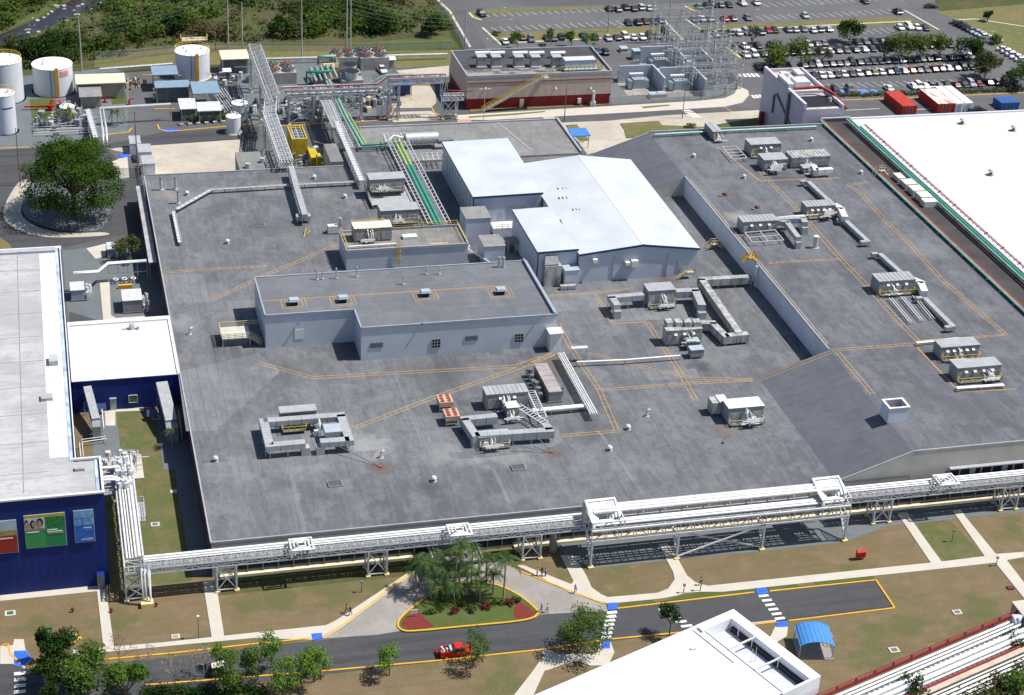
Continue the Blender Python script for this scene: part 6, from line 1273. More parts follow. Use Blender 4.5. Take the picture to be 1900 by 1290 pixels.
p=G(663,132); fan_deck('four-fan grey cooling deck beside the white pickup',p.x+1,p.y,2,2,4.2,3.8)
for k,(px,py,lab) in enumerate(((649,152,'bell-mouthed cooling stack, the rear one'),(653,165,'bell-mouthed cooling stack, the front one'))):
    p=G(px,py); t=thing('cooling_stack',lab,'cooling tower',(p.x,p.y,0),'bell-mouthed cooling stacks'); part(MB().box(p.x-3,p.x+3,p.y-1.4 if k else p.y-1.2,p.y+2.2,0.02,3),'base',conc_t,t); part(MB().cyl(p.x,p.y+.4,3.001,5.2,1.7,22,r2=2.1,top=1),'stack',[steel_w,dark],t)
t=thing('pipe_station','green and grey pump station with piping in the cooling yard','pump station',(*WXY(600,160,0),0)); p=G(585,165)
for k in range(5): pipe_part(t,[(p.x+1.5*k,p.y+9,1),(p.x+1.5*k,p.y+9,3+.2*k),(p.x+1.5*k,p.y-2,3+.2*k)],.28,green_pale if k%2 else steel)
pipe_part(t,[(p.x-2,p.y+3,.4),(p.x-2,p.y+3,4),(p.x+5,p.y+3,4)],.4,green_pipe); pipe_part(t,[(p.x+3,p.y+14,2),(p.x+3,p.y+14,4.6),(p.x+8,p.y+14,4.6),(p.x+8,p.y+14,1)],.4,green_pale)
part(MB().box(p.x,p.x+3,p.y,p.y+5,.02,2.6),'pump_house',steel_d,t); part(MB().box(p.x+4,p.x+8,p.y+8,p.y+12,.02,3.2),'platform_block',mat('tan_deck',(.5,.4,.24),.8),t); b=MB(); b.rail([(p.x+4,p.y+8,3.2),(p.x+8,p.y+8,3.2),(p.x+8,p.y+12,3.2)],1.1,1,.05); part(b,'railing',railtan,t)
b=MB(); [b.obox((p.x+rnd.uniform(-4,9),p.y+rnd.uniform(-12,-1)),rnd.uniform(.5,1.5),rnd.uniform(.5,1.5),.02,rnd.uniform(.6,2.2),rnd.random()) for k in range(26)]; part(b,'pump_row',steel,t)
t=thing('pump_yard','rows of small pumps and pipes under the pipe bridge','equipment',(*WXY(690,200,0),0)); p=G(690,200)
for k in range(8): part(MB().obox((p.x+rnd.uniform(-5,7),p.y+rnd.uniform(-4,9)),1.4,1,.05,1.5,rnd.random()),'pump',steel_d if k%2 else railtan,t)
# gantry / small pipe bridge in the tank yard
t=thing('pipe_gantry','grey pipe gantry spanning the tank yard entrance','gantry',(*WXY(245,200,0),0)); A,B=G(185,203,4.5),G(317,195,4.5)
for k in range(3): pipe_part(t,[A+V((0,.4*k,.2)),B+V((0,.4*k,.2))],.14,steel)
b=MB(); b.beam(A,B,.3,.3); part(b,'beam',steel,t)
legs(t,[(A.x,A.y),(A.lerp(B,.33).x,A.lerp(B,.33).y),(B.x,B.y)],.02,4.4,.3); pipe_part(t,[A,A+V((0,-19,0)),A+V((0,-19,-4.3))],.2,steel); pipe_part(t,[A+V((.9,0,0)),A+V((.9,-19,0)),A+V((.9,-19,-4.3))],.2,steel)
tray('grey ladder rack of pipes at the left of the gantry',[(163,203),(178,255)],3.0,0,1.4)
t=thing('hydrant_manifold','red fire-water pump manifold in front of the broad tank','pump',(*WXY(95,204,0),0)); p=G(95,204); part(MB().tube([(p.x-7,p.y+.6,1),(p.x,p.y,1),(p.x,p.y,2.6),(p.x+2.5,p.y,2.6),(p.x+2.5,p.y,.1)],.28,8),'pipe',red_paint,t); part(MB().cyl(p.x,p.y-.5,.05,1.7,.9,12),'pump_body',red_paint,t); part(MB().box(p.x+1.4,p.x+3.2,p.y-1,p.y+.4,.05,1.4),'motor',dark,t)
for k,(px,py,lab) in enumerate(((195,190,'red fire monitor left of the small lawn'),(240,195,'red fire monitor right of the small lawn'))):
    p=G(px,py); t=thing('fire_monitor',lab,'hydrant',(p.x,p.y,0)); part(MB().cyl(p.x,p.y,.02,1.4,.25,8),'post',red_paint,t); part(MB().tube([(p.x,p.y,1.4),(p.x+.4,p.y-.4,1.8),(p.x+1.3,p.y-.8,2.2)],.16,7),'nozzle',red_paint,t); part(MB().box(p.x-.6,p.x+.6,p.y-.6,p.y+.6,.01,.2),'base',red_dark,t)
t=thing('scrap_pile','heap of rusty scrap in the rear yard','pile',(*WXY(246,158,0),0)); p=G(246,158)
b=MB(); [b.obox((p.x+rnd.gauss(0,1.1),p.y+rnd.gauss(0,1.6)),rnd.uniform(.3,1.4),rnd.uniform(.2,.8),.05,rnd.uniform(.3,1.8),rnd.random()*3,rnd.randrange(3)) for k in range(45)]; part(b,'scrap',[mat('rust',(.16,.08,.055),.9),steel_d,mat('scrap_pale',(.4,.35,.3),.9)],t)
t=thing('pump_rack','row of valves and thin pipes behind the shed group','pipes',(*WXY(420,190,0),0)); A,B=G(392,168,1.2),G(428,220,1.2)
for k in range(6): pipe_part(t,[A+V((.7*k,0,.1*k)),B+V((.7*k,0,.1*k))],.13,steel_w if k%2 else steel)
b=MB(); [b.beam((A+(B-A)*f+V((-.2,0,0))),(A+(B-A)*f+V((3.8,0,0))),.12) for f in (0,.2,.4,.6,.8,1)]; part(b,'cross_beams',steel,t)
for k,(px,py,n,lab) in enumerate(((120,222,22,'low jumble of drums, valves and pallets behind the small palms'),(450,205,26,'tangle of thin pipes and small vessels beside the lattice bridge'),(560,205,24,'crowded pumps and pipework under the left bay of the pipe bridge'),(690,185,22,'pumps and cabinets under the right bay of the pipe bridge'),(420,145,16,'pipes and crates in front of the shuttered shed'),(330,168,18,'dark machinery under the blue-grey roofs'),(590,300,18,'cables, drums and small cabinets beside the yellow enclosure'))):
    p=G(px,py); rr_=random.Random(90+k); t=thing('yard_equipment',lab,'equipment',(p.x,p.y,0)); b=MB(); w_=MB(); f_=MB()
    for i in range(n): b.obox((p.x+rr_.uniform(-7,7),p.y+rr_.uniform(-6,6)),rr_.uniform(.4,1.8),rr_.uniform(.4,1.6),.05,rr_.uniform(.5,2.4),rr_.random()*3)
    for i in range(n//2): x_,y_=p.x+rr_.uniform(-7,7),p.y+rr_.uniform(-6,6); w_.cyl(x_,y_,.05,rr_.uniform(.8,2.2),rr_.uniform(.3,.7),9)
    for i in range(n): x_,y_,z_=p.x+rr_.uniform(-7,7),p.y+rr_.uniform(-6,6),rr_.uniform(.6,3); f_.beam((x_,y_,z_),(x_+rr_.choice((0,rr_.uniform(-5,5))),y_+rr_.uniform(-3,3),z_),.14); f_.beam((x_,y_,.05),(x_,y_,z_),.12)
    part(b,'cabinet_group',steel_d if k%2 else unit_gray,t); part(w_,'vessel_group',steel_w,t); part(f_,'pipe_group',steel,t)
t=thing('yard_piping','clutter of low pipes and pallets beside the nearest white tank','pipes',(*WXY(110,240,0),0)); p=G(62,246)
for k in range(9): pipe_part(t,[(p.x,p.y+1.3*k-3,.5+.1*(k%3)),(p.x+14+rnd.random()*3,p.y+1.3*k-3,.5+.1*(k%3))],.12,steel_w if k%2 else steel)
b=MB(); [b.obox((p.x+rnd.uniform(0,15),p.y+rnd.uniform(-4,8)),rnd.uniform(.4,1.4),rnd.uniform(.3,1.2),.05,rnd.uniform(.4,1.5),rnd.random()) for k in range(30)]; part(b,'fittings',steel_d,t)
# left side yard between blue office and plant
def skid(label,px,py,w,d,h,seed=0,m=unit_gray,cat='equipment',roofm=None):
    p=G(px,py); rr=random.Random(seed); t=thing('equipment_skid',label,cat,(p.x,p.y,0)); part(MB().box(p.x-w/2,p.x+w/2,p.y,p.y+d,.15,.35),'base_frame',steel_d,t); part(MB().box(p.x-w/2+.2,p.x+w/2-.4,p.y+.2,p.y+d-.2,.351,h),'casing',m,t); part(MB().box(p.x-w/2+.1,p.x+w/2-.3,p.y+.1,p.y+d-.1,h+.001,h+.12),'roof',roofm or silver,t)
    b=MB(); [b.obox((p.x+w/2+rr.uniform(-.2,1.0),p.y+rr.uniform(0,d)),rr.uniform(.2,.7),rr.uniform(.2,.7),.15,rr.uniform(.6,h),rr.random()) for k in range(8)]; part(b,'side_gear',steel_w,t); return t
skid('ribbed brown-grey generator beside the plant wall in the left side yard',248,582,4.6,5.6,3.0,1)
skid('grey chiller box close to the blue office in the left side yard',146,560,3.4,4.4,2.6,2,lightblue)
skid('small dark cabinet beside the parked trees in the left side yard',208,480,2.2,4.0,2.2,3)
t=thing('pipe_rack','light steel pipe bridge crossing the left side yard','pipe rack',(*WXY(220,520,0),0)); A,B,C_,D_=G(136,508,4.5),G(182,505,4.5),G(200,490,4.5),G(272,485,4.5)
pipe_part(t,[A,B,C_,D_],.3,steel); pipe_part(t,[A+V((0,.7,0)),B+V((0,.7,0)),C_+V((0,.7,0)),D_+V((0,.7,0))],.2,steel_w)
b=MB(); 
for f in (0,.25,.5,.75,1): q=C_.lerp(D_,f); b.beam((q.x,q.y,4.4),(q.x,q.y,.1),.14)
b.beam(C_-V((0,0,2.4)),D_-V((0,0,2.4)),.12); part(b,'stand',steel_w,t)
t=thing('pump_set','row of small white pumps with yellow guards in the left side yard','pumps',(*WXY(230,525,0),0)); p=G(215,526)
for k in range(3): part(MB().ring(p.x+1.9*k,p.y,1.0,.5,.15,12),'pump',white_paint,t); 
part(MB().box(p.x+.4,p.x+3.4,p.y-3.0,p.y-2.4,.02,.9),'guard',yellow,t)
# ducts and units in front of the annex
for lab,a,c,x_,m in (('sloping pale duct on legs left of the annex door',(162,722),(178,782),1.5,sheet_gal),('long sloping pale duct on legs right of the annex door',(300,714),(318,785),2.2,sheet_gal)):
    A,B=G(*a,5.2),G(*c,2.9); t=thing('air_duct',lab,'duct',(A.x,A.y,0)); part(MB().beam(A,B,x_,1.6),'duct_body',m,t); part(MB().box(B.x-x_/2,B.x+x_/2,B.y-2.6,B.y-.1,.1,3.2),'unit_box',unit_gray,t); b=MB(); [b.beam(A.lerp(B,f)-(B-A).normalized()*.06,A.lerp(B,f)+(B-A).normalized()*.06,x_+.1,1.7) for f in (.15,.3,.45,.6,.75,.9)]; part(b,'joint',steel,t)
    legs(t,[(A.x-x_/2,A.y-1),(A.x+x_/2,A.y-1),(B.x-x_/2,B.y+.5),(B.x+x_/2,B.y+.5)],.02,3.0,.14); b=MB(); b.rail([(B.x+x_/2+.6,B.y-2,.1),(B.x+x_/2+.6,B.y+5,.1)],2.4,1.4,.07); part(b,'pipe_frame',white_paint,t)
for k,(px,py,lab) in enumerate(((188,756,'tilted solar panel left of the annex door'),(281,768,'tilted solar panel right of the annex door'))):
    p=G(px,py,1.4); t=thing('solar_panel',lab,'solar panel',(p.x,p.y,0)); part(MB().add([(p.x-.9,p.y-.6,1.1),(p.x+.9,p.y-.6,1.1),(p.x+.9,p.y+.6,1.9),(p.x-.9,p.y+.6,1.9),(p.x-.9,p.y-.6,1.18),(p.x+.9,p.y-.6,1.18),(p.x+.9,p.y+.6,1.98),(p.x-.9,p.y+.6,1.98)],[(3,2,1,0),(4,5,6,7),(0,1,5,4),(1,2,6,5),(2,3,7,6),(3,0,4,7)]),'panel',mat('solar',(.03,.05,.14),.3,var=0),t); part(MB().beam((p.x,p.y,.02),(p.x,p.y,1.5),.14),'post',steel,t)
# ---- substation
blast = mat('blast_wall', (.4,.45,.52), .8, var=.08, scale=.3); xf = mat('transformer_grey', (.3,.37,.42), .5, var=.1)
def bay(lab, px, py, s=1.0):
    p=G(px,py); x,y=p.x,p.y; t=thing('blast_wall',lab+' blast wall','wall',(x,y,0)); part(MB().box(x-2.6,x+8,y+5,y+5.5,.05,5.2),'rear_wall',blast,t); part(MB().box(x+7.5,x+8,y-6,y+4.999,.05,5.2),'side_wall',blast,t); part(MB().box(x-3,x+7.4,y-5.6,y+4.9,.06,.12),'slab',concrete_drive,t)
    u=thing('transformer','grey transformer inside the '+lab+' blast wall','transformer',(x,y,0)); part(MB().box(x,x+3.4,y-1.2,y+2.2,.3,3.2),'tank_body',xf,u)
    for k in range(6): part(MB().box(x-1.4+.0,x-.1,y-1.1+k*.55,y-.8+k*.55,.5,2.8),'radiator',xf,u); part(MB().box(x+3.5,x+4.8,y-1.1+k*.55,y-.8+k*.55,.5,2.8),'radiator',xf,u)
    part(MB().tube([(x-.6,y+1.6,3.9),(x+3.6,y+1.6,3.9)],.45,10),'conservator',steel_w,u)
    for k in range(3): part(MB().cyl(x+.7+k,y,3.201,4.6,.16,8,r2=.08),'bushing',mat('porcelain',(.5,.42,.38),.4),u)
    part(MB().box(x-.4,x+3.8,y-1.6,y+2.6,.121,.3),'plinth',concrete,u)
for lab,px,py in (('front left',1172,165),('front right',1248,168),('rear left',1212,128),('rear right',1262,132)): bay(lab,px,py)
for k,(px,py,lab) in enumerate(((1155,150,'dark switch cabinet left of the front left blast wall'),(1222,148,'blue-grey switch cabinet between the two front blast walls'),(1180,110,'grey switch cabinet left of the rear left blast wall'),(1157,96,'low grey cabinet at the rear left of the substation'),(1212,182,'small white cabinet by the substation fence, left one'),(1228,181,'small white cabinet by the substation fence, right one'))):
    p=G(px,py); t=thing('switch_cabinet',lab,'cabinet',(p.x,p.y,0)); h=2.8 if k<3 else 1.2; part(MB().box(p.x-1.1,p.x+1.1,p.y-1,p.y+1.6,.15,h),'body',steel_d if k==0 else xf if k<4 else steel_w,t); part(MB().box(p.x-1.2,p.x+1.2,p.y-1.1,p.y+1.7,h+.001,h+.12),'roof',lightblue,t); part(MB().box(p.x-1.3,p.x+1.3,p.y-1.2,p.y+1.8,.07,.15),'plinth',concrete,t)
# lattice switchyard
def lattice_mast(b, x, y, z0, z1, s=.55, w=.09):
    for sx in (-1,1):
        for sy in (-1,1): b.beam((x+sx*s,y+sy*s,z0),(x+sx*s*.7,y+sy*s*.7,z1),w)
    n=int((z1-z0)/1.2)
    for k in range(n):
        za,zb=z0+k*1.2,z0+(k+1)*1.2
        for a,c in (((-1,-1),(1,-1)),((1,-1),(1,1)),((1,1),(-1,1)),((-1,1),(-1,-1))): b.beam((x+a[0]*s,y+a[1]*s,za),(x+c[0]*s,y+c[1]*s,zb),w*.7)
def gantry(lab,x0,x1,y,h,n=3):
    t=thing('lattice_gantry',lab,'gantry',((x0+x1)/2,y,0),'lattice gantries of the switchyard')
    for k in range(n): b=MB(); lattice_mast(b,x0+(x1-x0)*k/(n-1),y,.02,h+(2.5 if k%2==0 else 0)); part(b,'mast',steel,t)
    b=MB(); m_=int((x1-x0)/1.1)
    for s in (-.4,.4):
        for zz in (h-.9,h): b.beam((x0,y+s,zz),(x1,y+s,zz),.1)
        for k in range(m_): b.beam((x0+k*1.1,y+s,h-.9 if k%2 else h),(x0+(k+1)*1.1,y+s,h if k%2 else h-.9),.07)
    part(b,'lattice_beam',steel,t)
    for k in range(6):
        x=x0+(x1-x0)*(k+.5)/6; part(MB().cyl(x,y-.6,h-2.2,h-.9,.13,8),'insulator',mat('porcelain',(.5,.42,.38),.4),t)
x0_,x1_=178.5,196.5
for k,y in enumerate((464,468.5,473,477.5,482,487,492,499,506)):
    gantry('%s lattice gantry from the front of the switchyard'%ORD[k],x0_+(2 if k<1 else 0)+k*.45,x1_-1+k*.7,y,6.2+.62*k if k<8 else 11,4 if k%2 else 3)
rr=random.Random(4)
for k in range(58):
    x,y=x0_+1+rr.random()*17,463+rr.random()*38; t=thing('switch_post','switch post','insulator post',(x,y,0),'insulator posts of the switchyard')
    t['label']='thin steel insulator post of the switchyard inside the substation fence'; b=MB(); h=2.2+rr.random()*2; b.beam((x-.5,y,.02),(x-.5,y,h),.14); b.beam((x+.5,y,.02),(x+.5,y,h),.14); b.beam((x-1,y,h),(x+1,y,h),.18); part(b,'stand',steel,t)
    for dx in (-.8,0,.8): part(MB().cyl(x+dx,y,h+.09,h+1.5,.13,7,r2=.09),'insulator',mat('porcelain',(.5,.42,.38),.4) if k%3 else steel_w,t)
# busbars
for k in range(6):
    y=465+6.5*k; t=thing('busbar','%s overhead busbar from the front across the switchyard'%ORD[k],'busbar',(186,y,5),'busbars of the switchyard'); part(MB().tube([(x0_,y,5.2),(x1_,y,5.2)],.06,5),'conductor',steel_w,t); [part(MB().cyl(x0_+3+6*j,y,3.6,5.15,.1,6),'post',steel,t) for j in range(3)]
# ---- fences
mesh_fence = bpy.data.materials.new('chain_link'); mesh_fence.use_nodes=True; N,L=nodes(mesh_fence)
tr=N.new('ShaderNodeBsdfTransparent'); mx=N.new('ShaderNodeMixShader'); mx.inputs[0].default_value=.22; N['Principled BSDF'].inputs['Base Color'].default_value=(.35,.36,.36,1); L.new(tr.outputs[0],mx.inputs[1]); L.new(N['Principled BSDF'].outputs[0],mx.inputs[2]); L.new(mx.outputs[0],N['Material Output'].inputs[0])
def fence(label,px,h=2.4,step=3.2,m=steel):
    P=gp(px); t=thing('chain_link_fence',label,'fence',(P[0].x,P[0].y,0)); b=MB(); w_=MB()
    for a,c in zip(P,P[1:]):
        w_.add([a,c,c+V((0,0,h)),a+V((0,0,h))],[(0,1,2,3)]); w_.add([a+V((.02,.02,0)),c+V((.02,.02,0)),c+V((.02,.02,h)),a+V((.02,.02,h))],[(0,1,2,3)]); b.beam(a+V((0,0,h)),c+V((0,0,h)),.07)
        n=max(1,int((c-a).length/step))
        for i in range(n+1): q=a.lerp(c,i/n); b.beam(q,q+V((0,0,h+.4)),.1)
    part(b,'posts_and_rail',m,t); part(w_,'wire_mesh',mesh_fence,t); return t
fence('chain-link fence behind the tank yard, along the scrub',[(178,112),(400,95),(640,96),(838,90)])
fence('chain-link fence around the substation',[(1130,196),(1300,185),(1345,178),(1366,165),(1358,140),(1330,92)],2.6)
fence('chain-link fence beside the car park driveway',[(798,0),(832,40),(868,96)],2.6)
fence('chain-link fence along the left of the plant, near the big tree',[(196,330),(262,326),(268,360)],2.2)
for k,(px,py,qx,qy,lab) in enumerate(((185,128,320,118,'raised blue-grey pipe behind the tan shed'),(455,110,830,100,'long low pipe on blocks along the rear fence'))):
    pipes(lab,[(px,py),(qx,qy)],1.6,2,.22,.6,steel,z0=0,sup=7)
t=thing('yellow_platform','yellow-railed platform beyond the fence behind the rail-ringed tank','platform',(*WXY(360,80,0),0)); p=G(337,84); q=G(386,84); part(MB().box(p.x,q.x,p.y,p.y+3,1.0,1.3),'deck',concrete,t); b=MB(); b.rail([(p.x,p.y+3,1.3),(p.x,p.y,1.3),(q.x,p.y,1.3),(q.x,p.y+3,1.3)],1.1,1.5,.06); part(b,'railing',railyel,t); legs(t,[(p.x+.3,p.y+.3),(q.x-.3,p.y+.3),(p.x+.3,p.y+2.7),(q.x-.3,p.y+2.7)],.02,1,.2)
# ---- poles and wires
def pole(label,px,py,h,r=.2,m=pole_grey,arms=0,group=None):
    p=G(px,py); t=thing('utility_pole',label,'pole',(p.x,p.y,0),group); part(MB().tube([(p.x,p.y,0),(p.x,p.y,h)],r,8,r2=r*.6),'shaft',m,t)
    for k in range(arms): part(MB().beam((p.x-.9,p.y,h-.6-k*1.5),(p.x+.9,p.y,h-.6-k*1.5),.12),'crossarm',m,t)
    return p,t
POLES={}
for nm,px,py,h,lab in (('a',152,132,16,'tall grey pole behind the broad white tank'),('b',424,93,18,'tall grey pole behind the shuttered tan shed, left of the pair'),('c',450,92,14.5,'shorter grey pole behind the shuttered tan shed, right of the pair'),('d',560,112,20,'tall grey pole behind the four-fan cooling tower'),('e',643,113,20,'left grey pole of the pair behind the cooling decks'),('f',650,112,22,'right grey pole of the pair behind the cooling decks'),('g',862,92,13,'grey pole at the bend of the car park driveway'),('h',1128,60,14,'grey pole on the grass bank of the car park, left'),('i',1238,75,18,'grey pole at the car park crossing'),('j',1320,140,14,'grey pole just behind the switchyard, left'),('k',1374,165,20,'tall grey pole at the right corner of the substation')):
    POLES[nm]=(pole(lab,px,py,h,.22,pole_grey,0 if nm in 'c' else 0)[0],h)
pole('brown wooden pole on the pavement behind the rear annex',1047,225,9.6,.16,wood); pole('brown wooden pole at the edge of the concrete yard by the white site boxes',256,330,17.5,.18,wood); pole('brown wooden pole left of the big spreading tree',38,345,15,.16,wood); pole('dark pole on the substation pavement',1266,220,9,.14,wood)
def wires(a,c,n,lab,z1=None,z2=None):
    (p,h1),(q,h2)=a,c
    for k in range(n):
        A=V((p.x,p.y,h1-.4-1.25*k)); B=V((q.x,q.y,(z2 or h2)-.4-1.25*k)); pts=[]
        for i in range(13): f=i/12; v=A.lerp(B,f); v.z-=4*1.3*f*(1-f); pts.append(v)
        solo(MB().tube(pts,.035,4),'overhead_wire',steel_d,'%s wire from the top %s'%(ORD[k],lab),'wire','overhead wires at the rear',loc=tuple(A))
wires(POLES['a'],(POLES['b'][0],21),5,'between the broad tank pole and the shuttered shed pole')
wires((POLES['b'][0],20),(POLES['d'][0],21),5,'between the shuttered shed pole and the cooling tower pole'); wires((POLES['d'][0],21),(POLES['e'][0],21),4,'between the cooling tower pole and the pole pair')
wires((POLES['f'][0],20),(POLES['g'][0],12.5),5,'from the pole pair to the driveway bend')
def lamp(label,px,py,h=9,double=False,black_=False,group=None):
    p=G(px,py); t=thing('street_lamp',label,'street lamp',(p.x,p.y,0),group); m=steel_d if black_ else steel_w
    part(MB().tube([(p.x,p.y,0),(p.x,p.y,h)],.09,7,r2=.06),'post',m,t)
    for s in ((-1,1) if double else (1,)):
        if h>5: o=part(MB().beam((p.x,p.y,h),(p.x+s*1.2,p.y,h+.15),.1),'arm',m,t); part(MB().box(p.x+s*1.2-.35,p.x+s*1.2+.35,p.y-.16,p.y+.16,h+.02,h+.2),'lamp_head',steel_w,o)
        else: part(MB().box(p.x-.2,p.x+.2,p.y-.2,p.y+.2,h,h+.3),'lamp_head',white_paint if h>3 else steel_d,t)
for k,(px,py,h,d,b_,lab) in enumerate(((897,229,9.8,True,False,'tall pale lamp post in front of the red-based building'),(928,62,8,False,False,'car park lamp at the left end of the grass bank'),(940,78,7,False,False,'car park lamp above the rear of the utility building, left'),(903,100,4.5,False,False,'dark lamp behind the utility building, first from the left'),(1085,20,8,False,False,'car park lamp on the far grass strip, left'),(1140,95,7.5,False,False,'car park lamp behind the substation'),(1512,48,7,False,False,'car park lamp on the grass bank, middle right'),(1663,45,8,False,False,'car park lamp on the grass bank, right'),(1828,105,8,False,False,'lamp at the roadside by the parked white trucks'),(1395,58,7,False,False,'car park lamp behind the switchyard, right'),(1560,165,7,False,False,'lamp in the hedge beside the accessible bays'))):
    lamp(lab,px,py,h,d,b_)
for px,py,h,lab in ((369,1185,4.2,'black post lamp with a white head beside the long front pavement'),(1299,1097,2.2,'short black lamp where the curving path meets the pavement'),(671,1099,2.0,'short black lamp at the lawn edge by the drive, left'),(1268,1101,1.6,'low bollard lamp at the path fork, left'),(1766,1005,2.2,'short dark post on the green patch between the two paths'),(1848,1050,1.6,'low dark post at the junction of the paths, right')): lamp(lab,px,py,h,False,True)
# ---- containers on the service road
def container(label,a,c,ln,m,h=2.7,tops=None,n=1):
    A,B=G(*a),G(*c); t=thing('shipping_container',label,'container',(A.x,A.y,0)); w=B.x-A.x
    part(MB().box(A.x,B.x,A.y,A.y+ln,.2,h),'body',m,t); part(MB().box(A.x+.02,B.x-.02,A.y+.02,A.y+ln-.02,h+.001,h+.06),'roof',tops or m,t)
    b=MB(); n_=max(4,int(ln/.6)); [b.box(A.x-.05,A.x-.001,A.y+.3+k*(ln-.6)/n_,A.y+.45+k*(ln-.6)/n_,.3,h-.1) for k in range(n_)]; part(b,'rib',m,t); part(MB().box(A.x+.1,B.x-.1,A.y-.04,A.y-.003,.3,h-.1),'door',m,t)
    b=MB(); [b.beam((A.x+w*f,A.y-.08,.35),(A.x+w*f,A.y-.08,h-.15),.06) for f in (.3,.45,.55,.7)]; part(b,'lock_rod',steel,t); part(MB().box(A.x+.05,B.x-.05,A.y+.2,A.y+ln-.2,.05,.199),'base_frame',steel_d,t)
cred=mat('container_red',(.4,.04,.025),.6,var=.12); crst=layered('rusty_white',(.66,.6,.56),[(.6,(1,.3,1),.45,.62,(.35,.17,.11),.85)]); cwh=mat('container_white',(.8,.8,.8),.6,var=.05); cbl=mat('container_blue',(.03,.1,.3),.6,var=.1)
container('plain red shipping container standing alone',(1672,214),(1700,213),12,cred); container('red container with a rusty white roof, left of the two white ones',(1738,211),(1770,210),12.2,cred,2.9,crst); container('white container beside the rusty-roofed red one',(1771,210),(1786,209.5),14,cwh,2.9); container('white container on the right of the row of three',(1788,209),(1803,208.5),14,cwh,2.9); container('short blue container near the right edge',(1856,205),(1889,203),5,cbl,2.2)
# ---- lower right: red pipe bridge and louvred wall, shelter
RB_=thing('pipe_bridge','dark red pipe bridge over a louvred wall in the lower right corner','bridge',(*WXY(1720,1230,3),0)); A=G(1480,1312,4); B=G(1885,1140,4); u2=(B-A).normalized(); n2=V((u2.y,-u2.x,0)); W2=6.6
def rb(s,d,z): q=A+u2*s+n2*d; return V((q.x,q.y,z))
LB_=(B-A).length
for d in (0,W2): part(MB().beam(rb(0,d,4),rb(LB_,d,4),.3,.6),'side_beam',red_dark,RB_)
b=MB(); [b.box(*sum([[p_-.12,p_+.12] for p_ in rb(s,0,0).xy],[]),3.7,4.9) for s in [LB_*k/12 for k in range(13)]]; part(b,'rail_post',red_dark,RB_); part(MB().beam(rb(0,0,4.9),rb(LB_,0,4.9),.12),'top_rail',red_dark,RB_)
part(MB().beam(rb(0,W2/2,3.3),rb(LB_,W2/2,3.3),W2-.4,.1),'deck',mat('white_deck',(.72,.72,.7),.7,var=.1),RB_)
for k,(d,r) in enumerate(((.9,.24),(1.6,.2),(2.3,.24),(3.6,.42),(4.7,.42),(5.6,.2))): pipe_part(RB_,[rb(0,d,3.9),rb(LB_-1,d,3.9)],r)
b=MB(); [b.beam(rb(s*1.1,.3,3.6),rb(s*1.1,W2-.3,3.6),.16) for s in range(int(LB_/1.1))]; part(b,'cross_beams',steel_d,RB_)
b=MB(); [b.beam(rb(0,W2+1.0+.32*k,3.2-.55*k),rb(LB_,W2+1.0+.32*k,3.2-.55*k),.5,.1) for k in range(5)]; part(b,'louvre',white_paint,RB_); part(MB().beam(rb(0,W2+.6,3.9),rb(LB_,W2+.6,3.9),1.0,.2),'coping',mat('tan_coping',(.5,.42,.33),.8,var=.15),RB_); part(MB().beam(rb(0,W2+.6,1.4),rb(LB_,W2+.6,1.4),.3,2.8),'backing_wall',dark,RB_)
p=G(1900,1150,0); t=thing('pier','grey concrete pier at the head of the red pipe bridge','pier',(p.x,p.y,0)); q=G(1878,1122,5); part(MB().box(q.x+.3,q.x+8,q.y-7,q.y+.5,0,5),'body',mat('pier_grey',(.33,.34,.36),.8,var=.1),t); part(MB().box(q.x+.2,q.x+8,q.y-7.1,q.y+.6,5.001,5.2),'cap',concrete,t)
for k in range(2): part(MB().tube([(q.x-.4-.9*k,q.y-3.6,4),(q.x-.4-.9*k,q.y-3.0,5),(q.x+.3,q.y-3.0,4.6)],.35,8),'pipe_elbow',alu,t)
p=G(1508,1205); t=thing('arched_shelter','small shelter with an arched bright blue roof beside the white corner block','shelter',(p.x,p.y,0)); blue_arch=mat('arch_blue',(.07,.24,.55),.45,var=.05); rz=R(-12); b=MB(); c_,s_=math.cos(rz),math.sin(rz)
def sh(x,y,z): return (p.x+c_*x-s_*y,p.y+s_*x+c_*y,z)
vs=[];nseg=10
for j in range(2):
    for i in range(nseg+1): a=R(20+140*i/nseg); vs.append(sh(-3.0*math.cos(a),-2.6+5.4*j,2.0+1.5*math.sin(a)))
b.add(vs,[(i,i+1,nseg+2+i,nseg+1+i) for i in range(nseg)],0,False); b.add([(v[0],v[1],v[2]-.08) for v in vs],[(nseg+1+i,nseg+2+i,i+1,i) for i in range(nseg)],0,False); part(b,'roof',blue_arch,t)
b=MB(); [b.beam(vs[i],vs[i+nseg+1],.08) for i in range(nseg+1)]; [b.beam(vs[j*(nseg+1)+i],vs[j*(nseg+1)+i+1],.1) for j in (0,1) for i in range(nseg)]; part(b,'rib',blue_arch,t)
[part(MB().beam(sh(x,y,0),sh(x,y,2.6),.14),'post',steel,t) for x in (-2.7,2.7) for y in (-2.3,2.5)]; b=MB(); b.prism([sh(-2.9,-2.7,0)[:2],sh(2.9,-2.7,0)[:2],sh(2.9,2.8,0)[:2],sh(-2.9,2.8,0)[:2]],.01,.12); part(b,'slab',concrete_drive,t); part(MB().beam(sh(-1.8,1.8,.45),sh(1.8,1.8,.45),.4,.08),'bench',wood,t); b=MB(); b.rail([sh(2.8,2.9,.1),sh(3.2,.6,.1)],2.0,1,.04); part(b,'side_rail',steel,t)
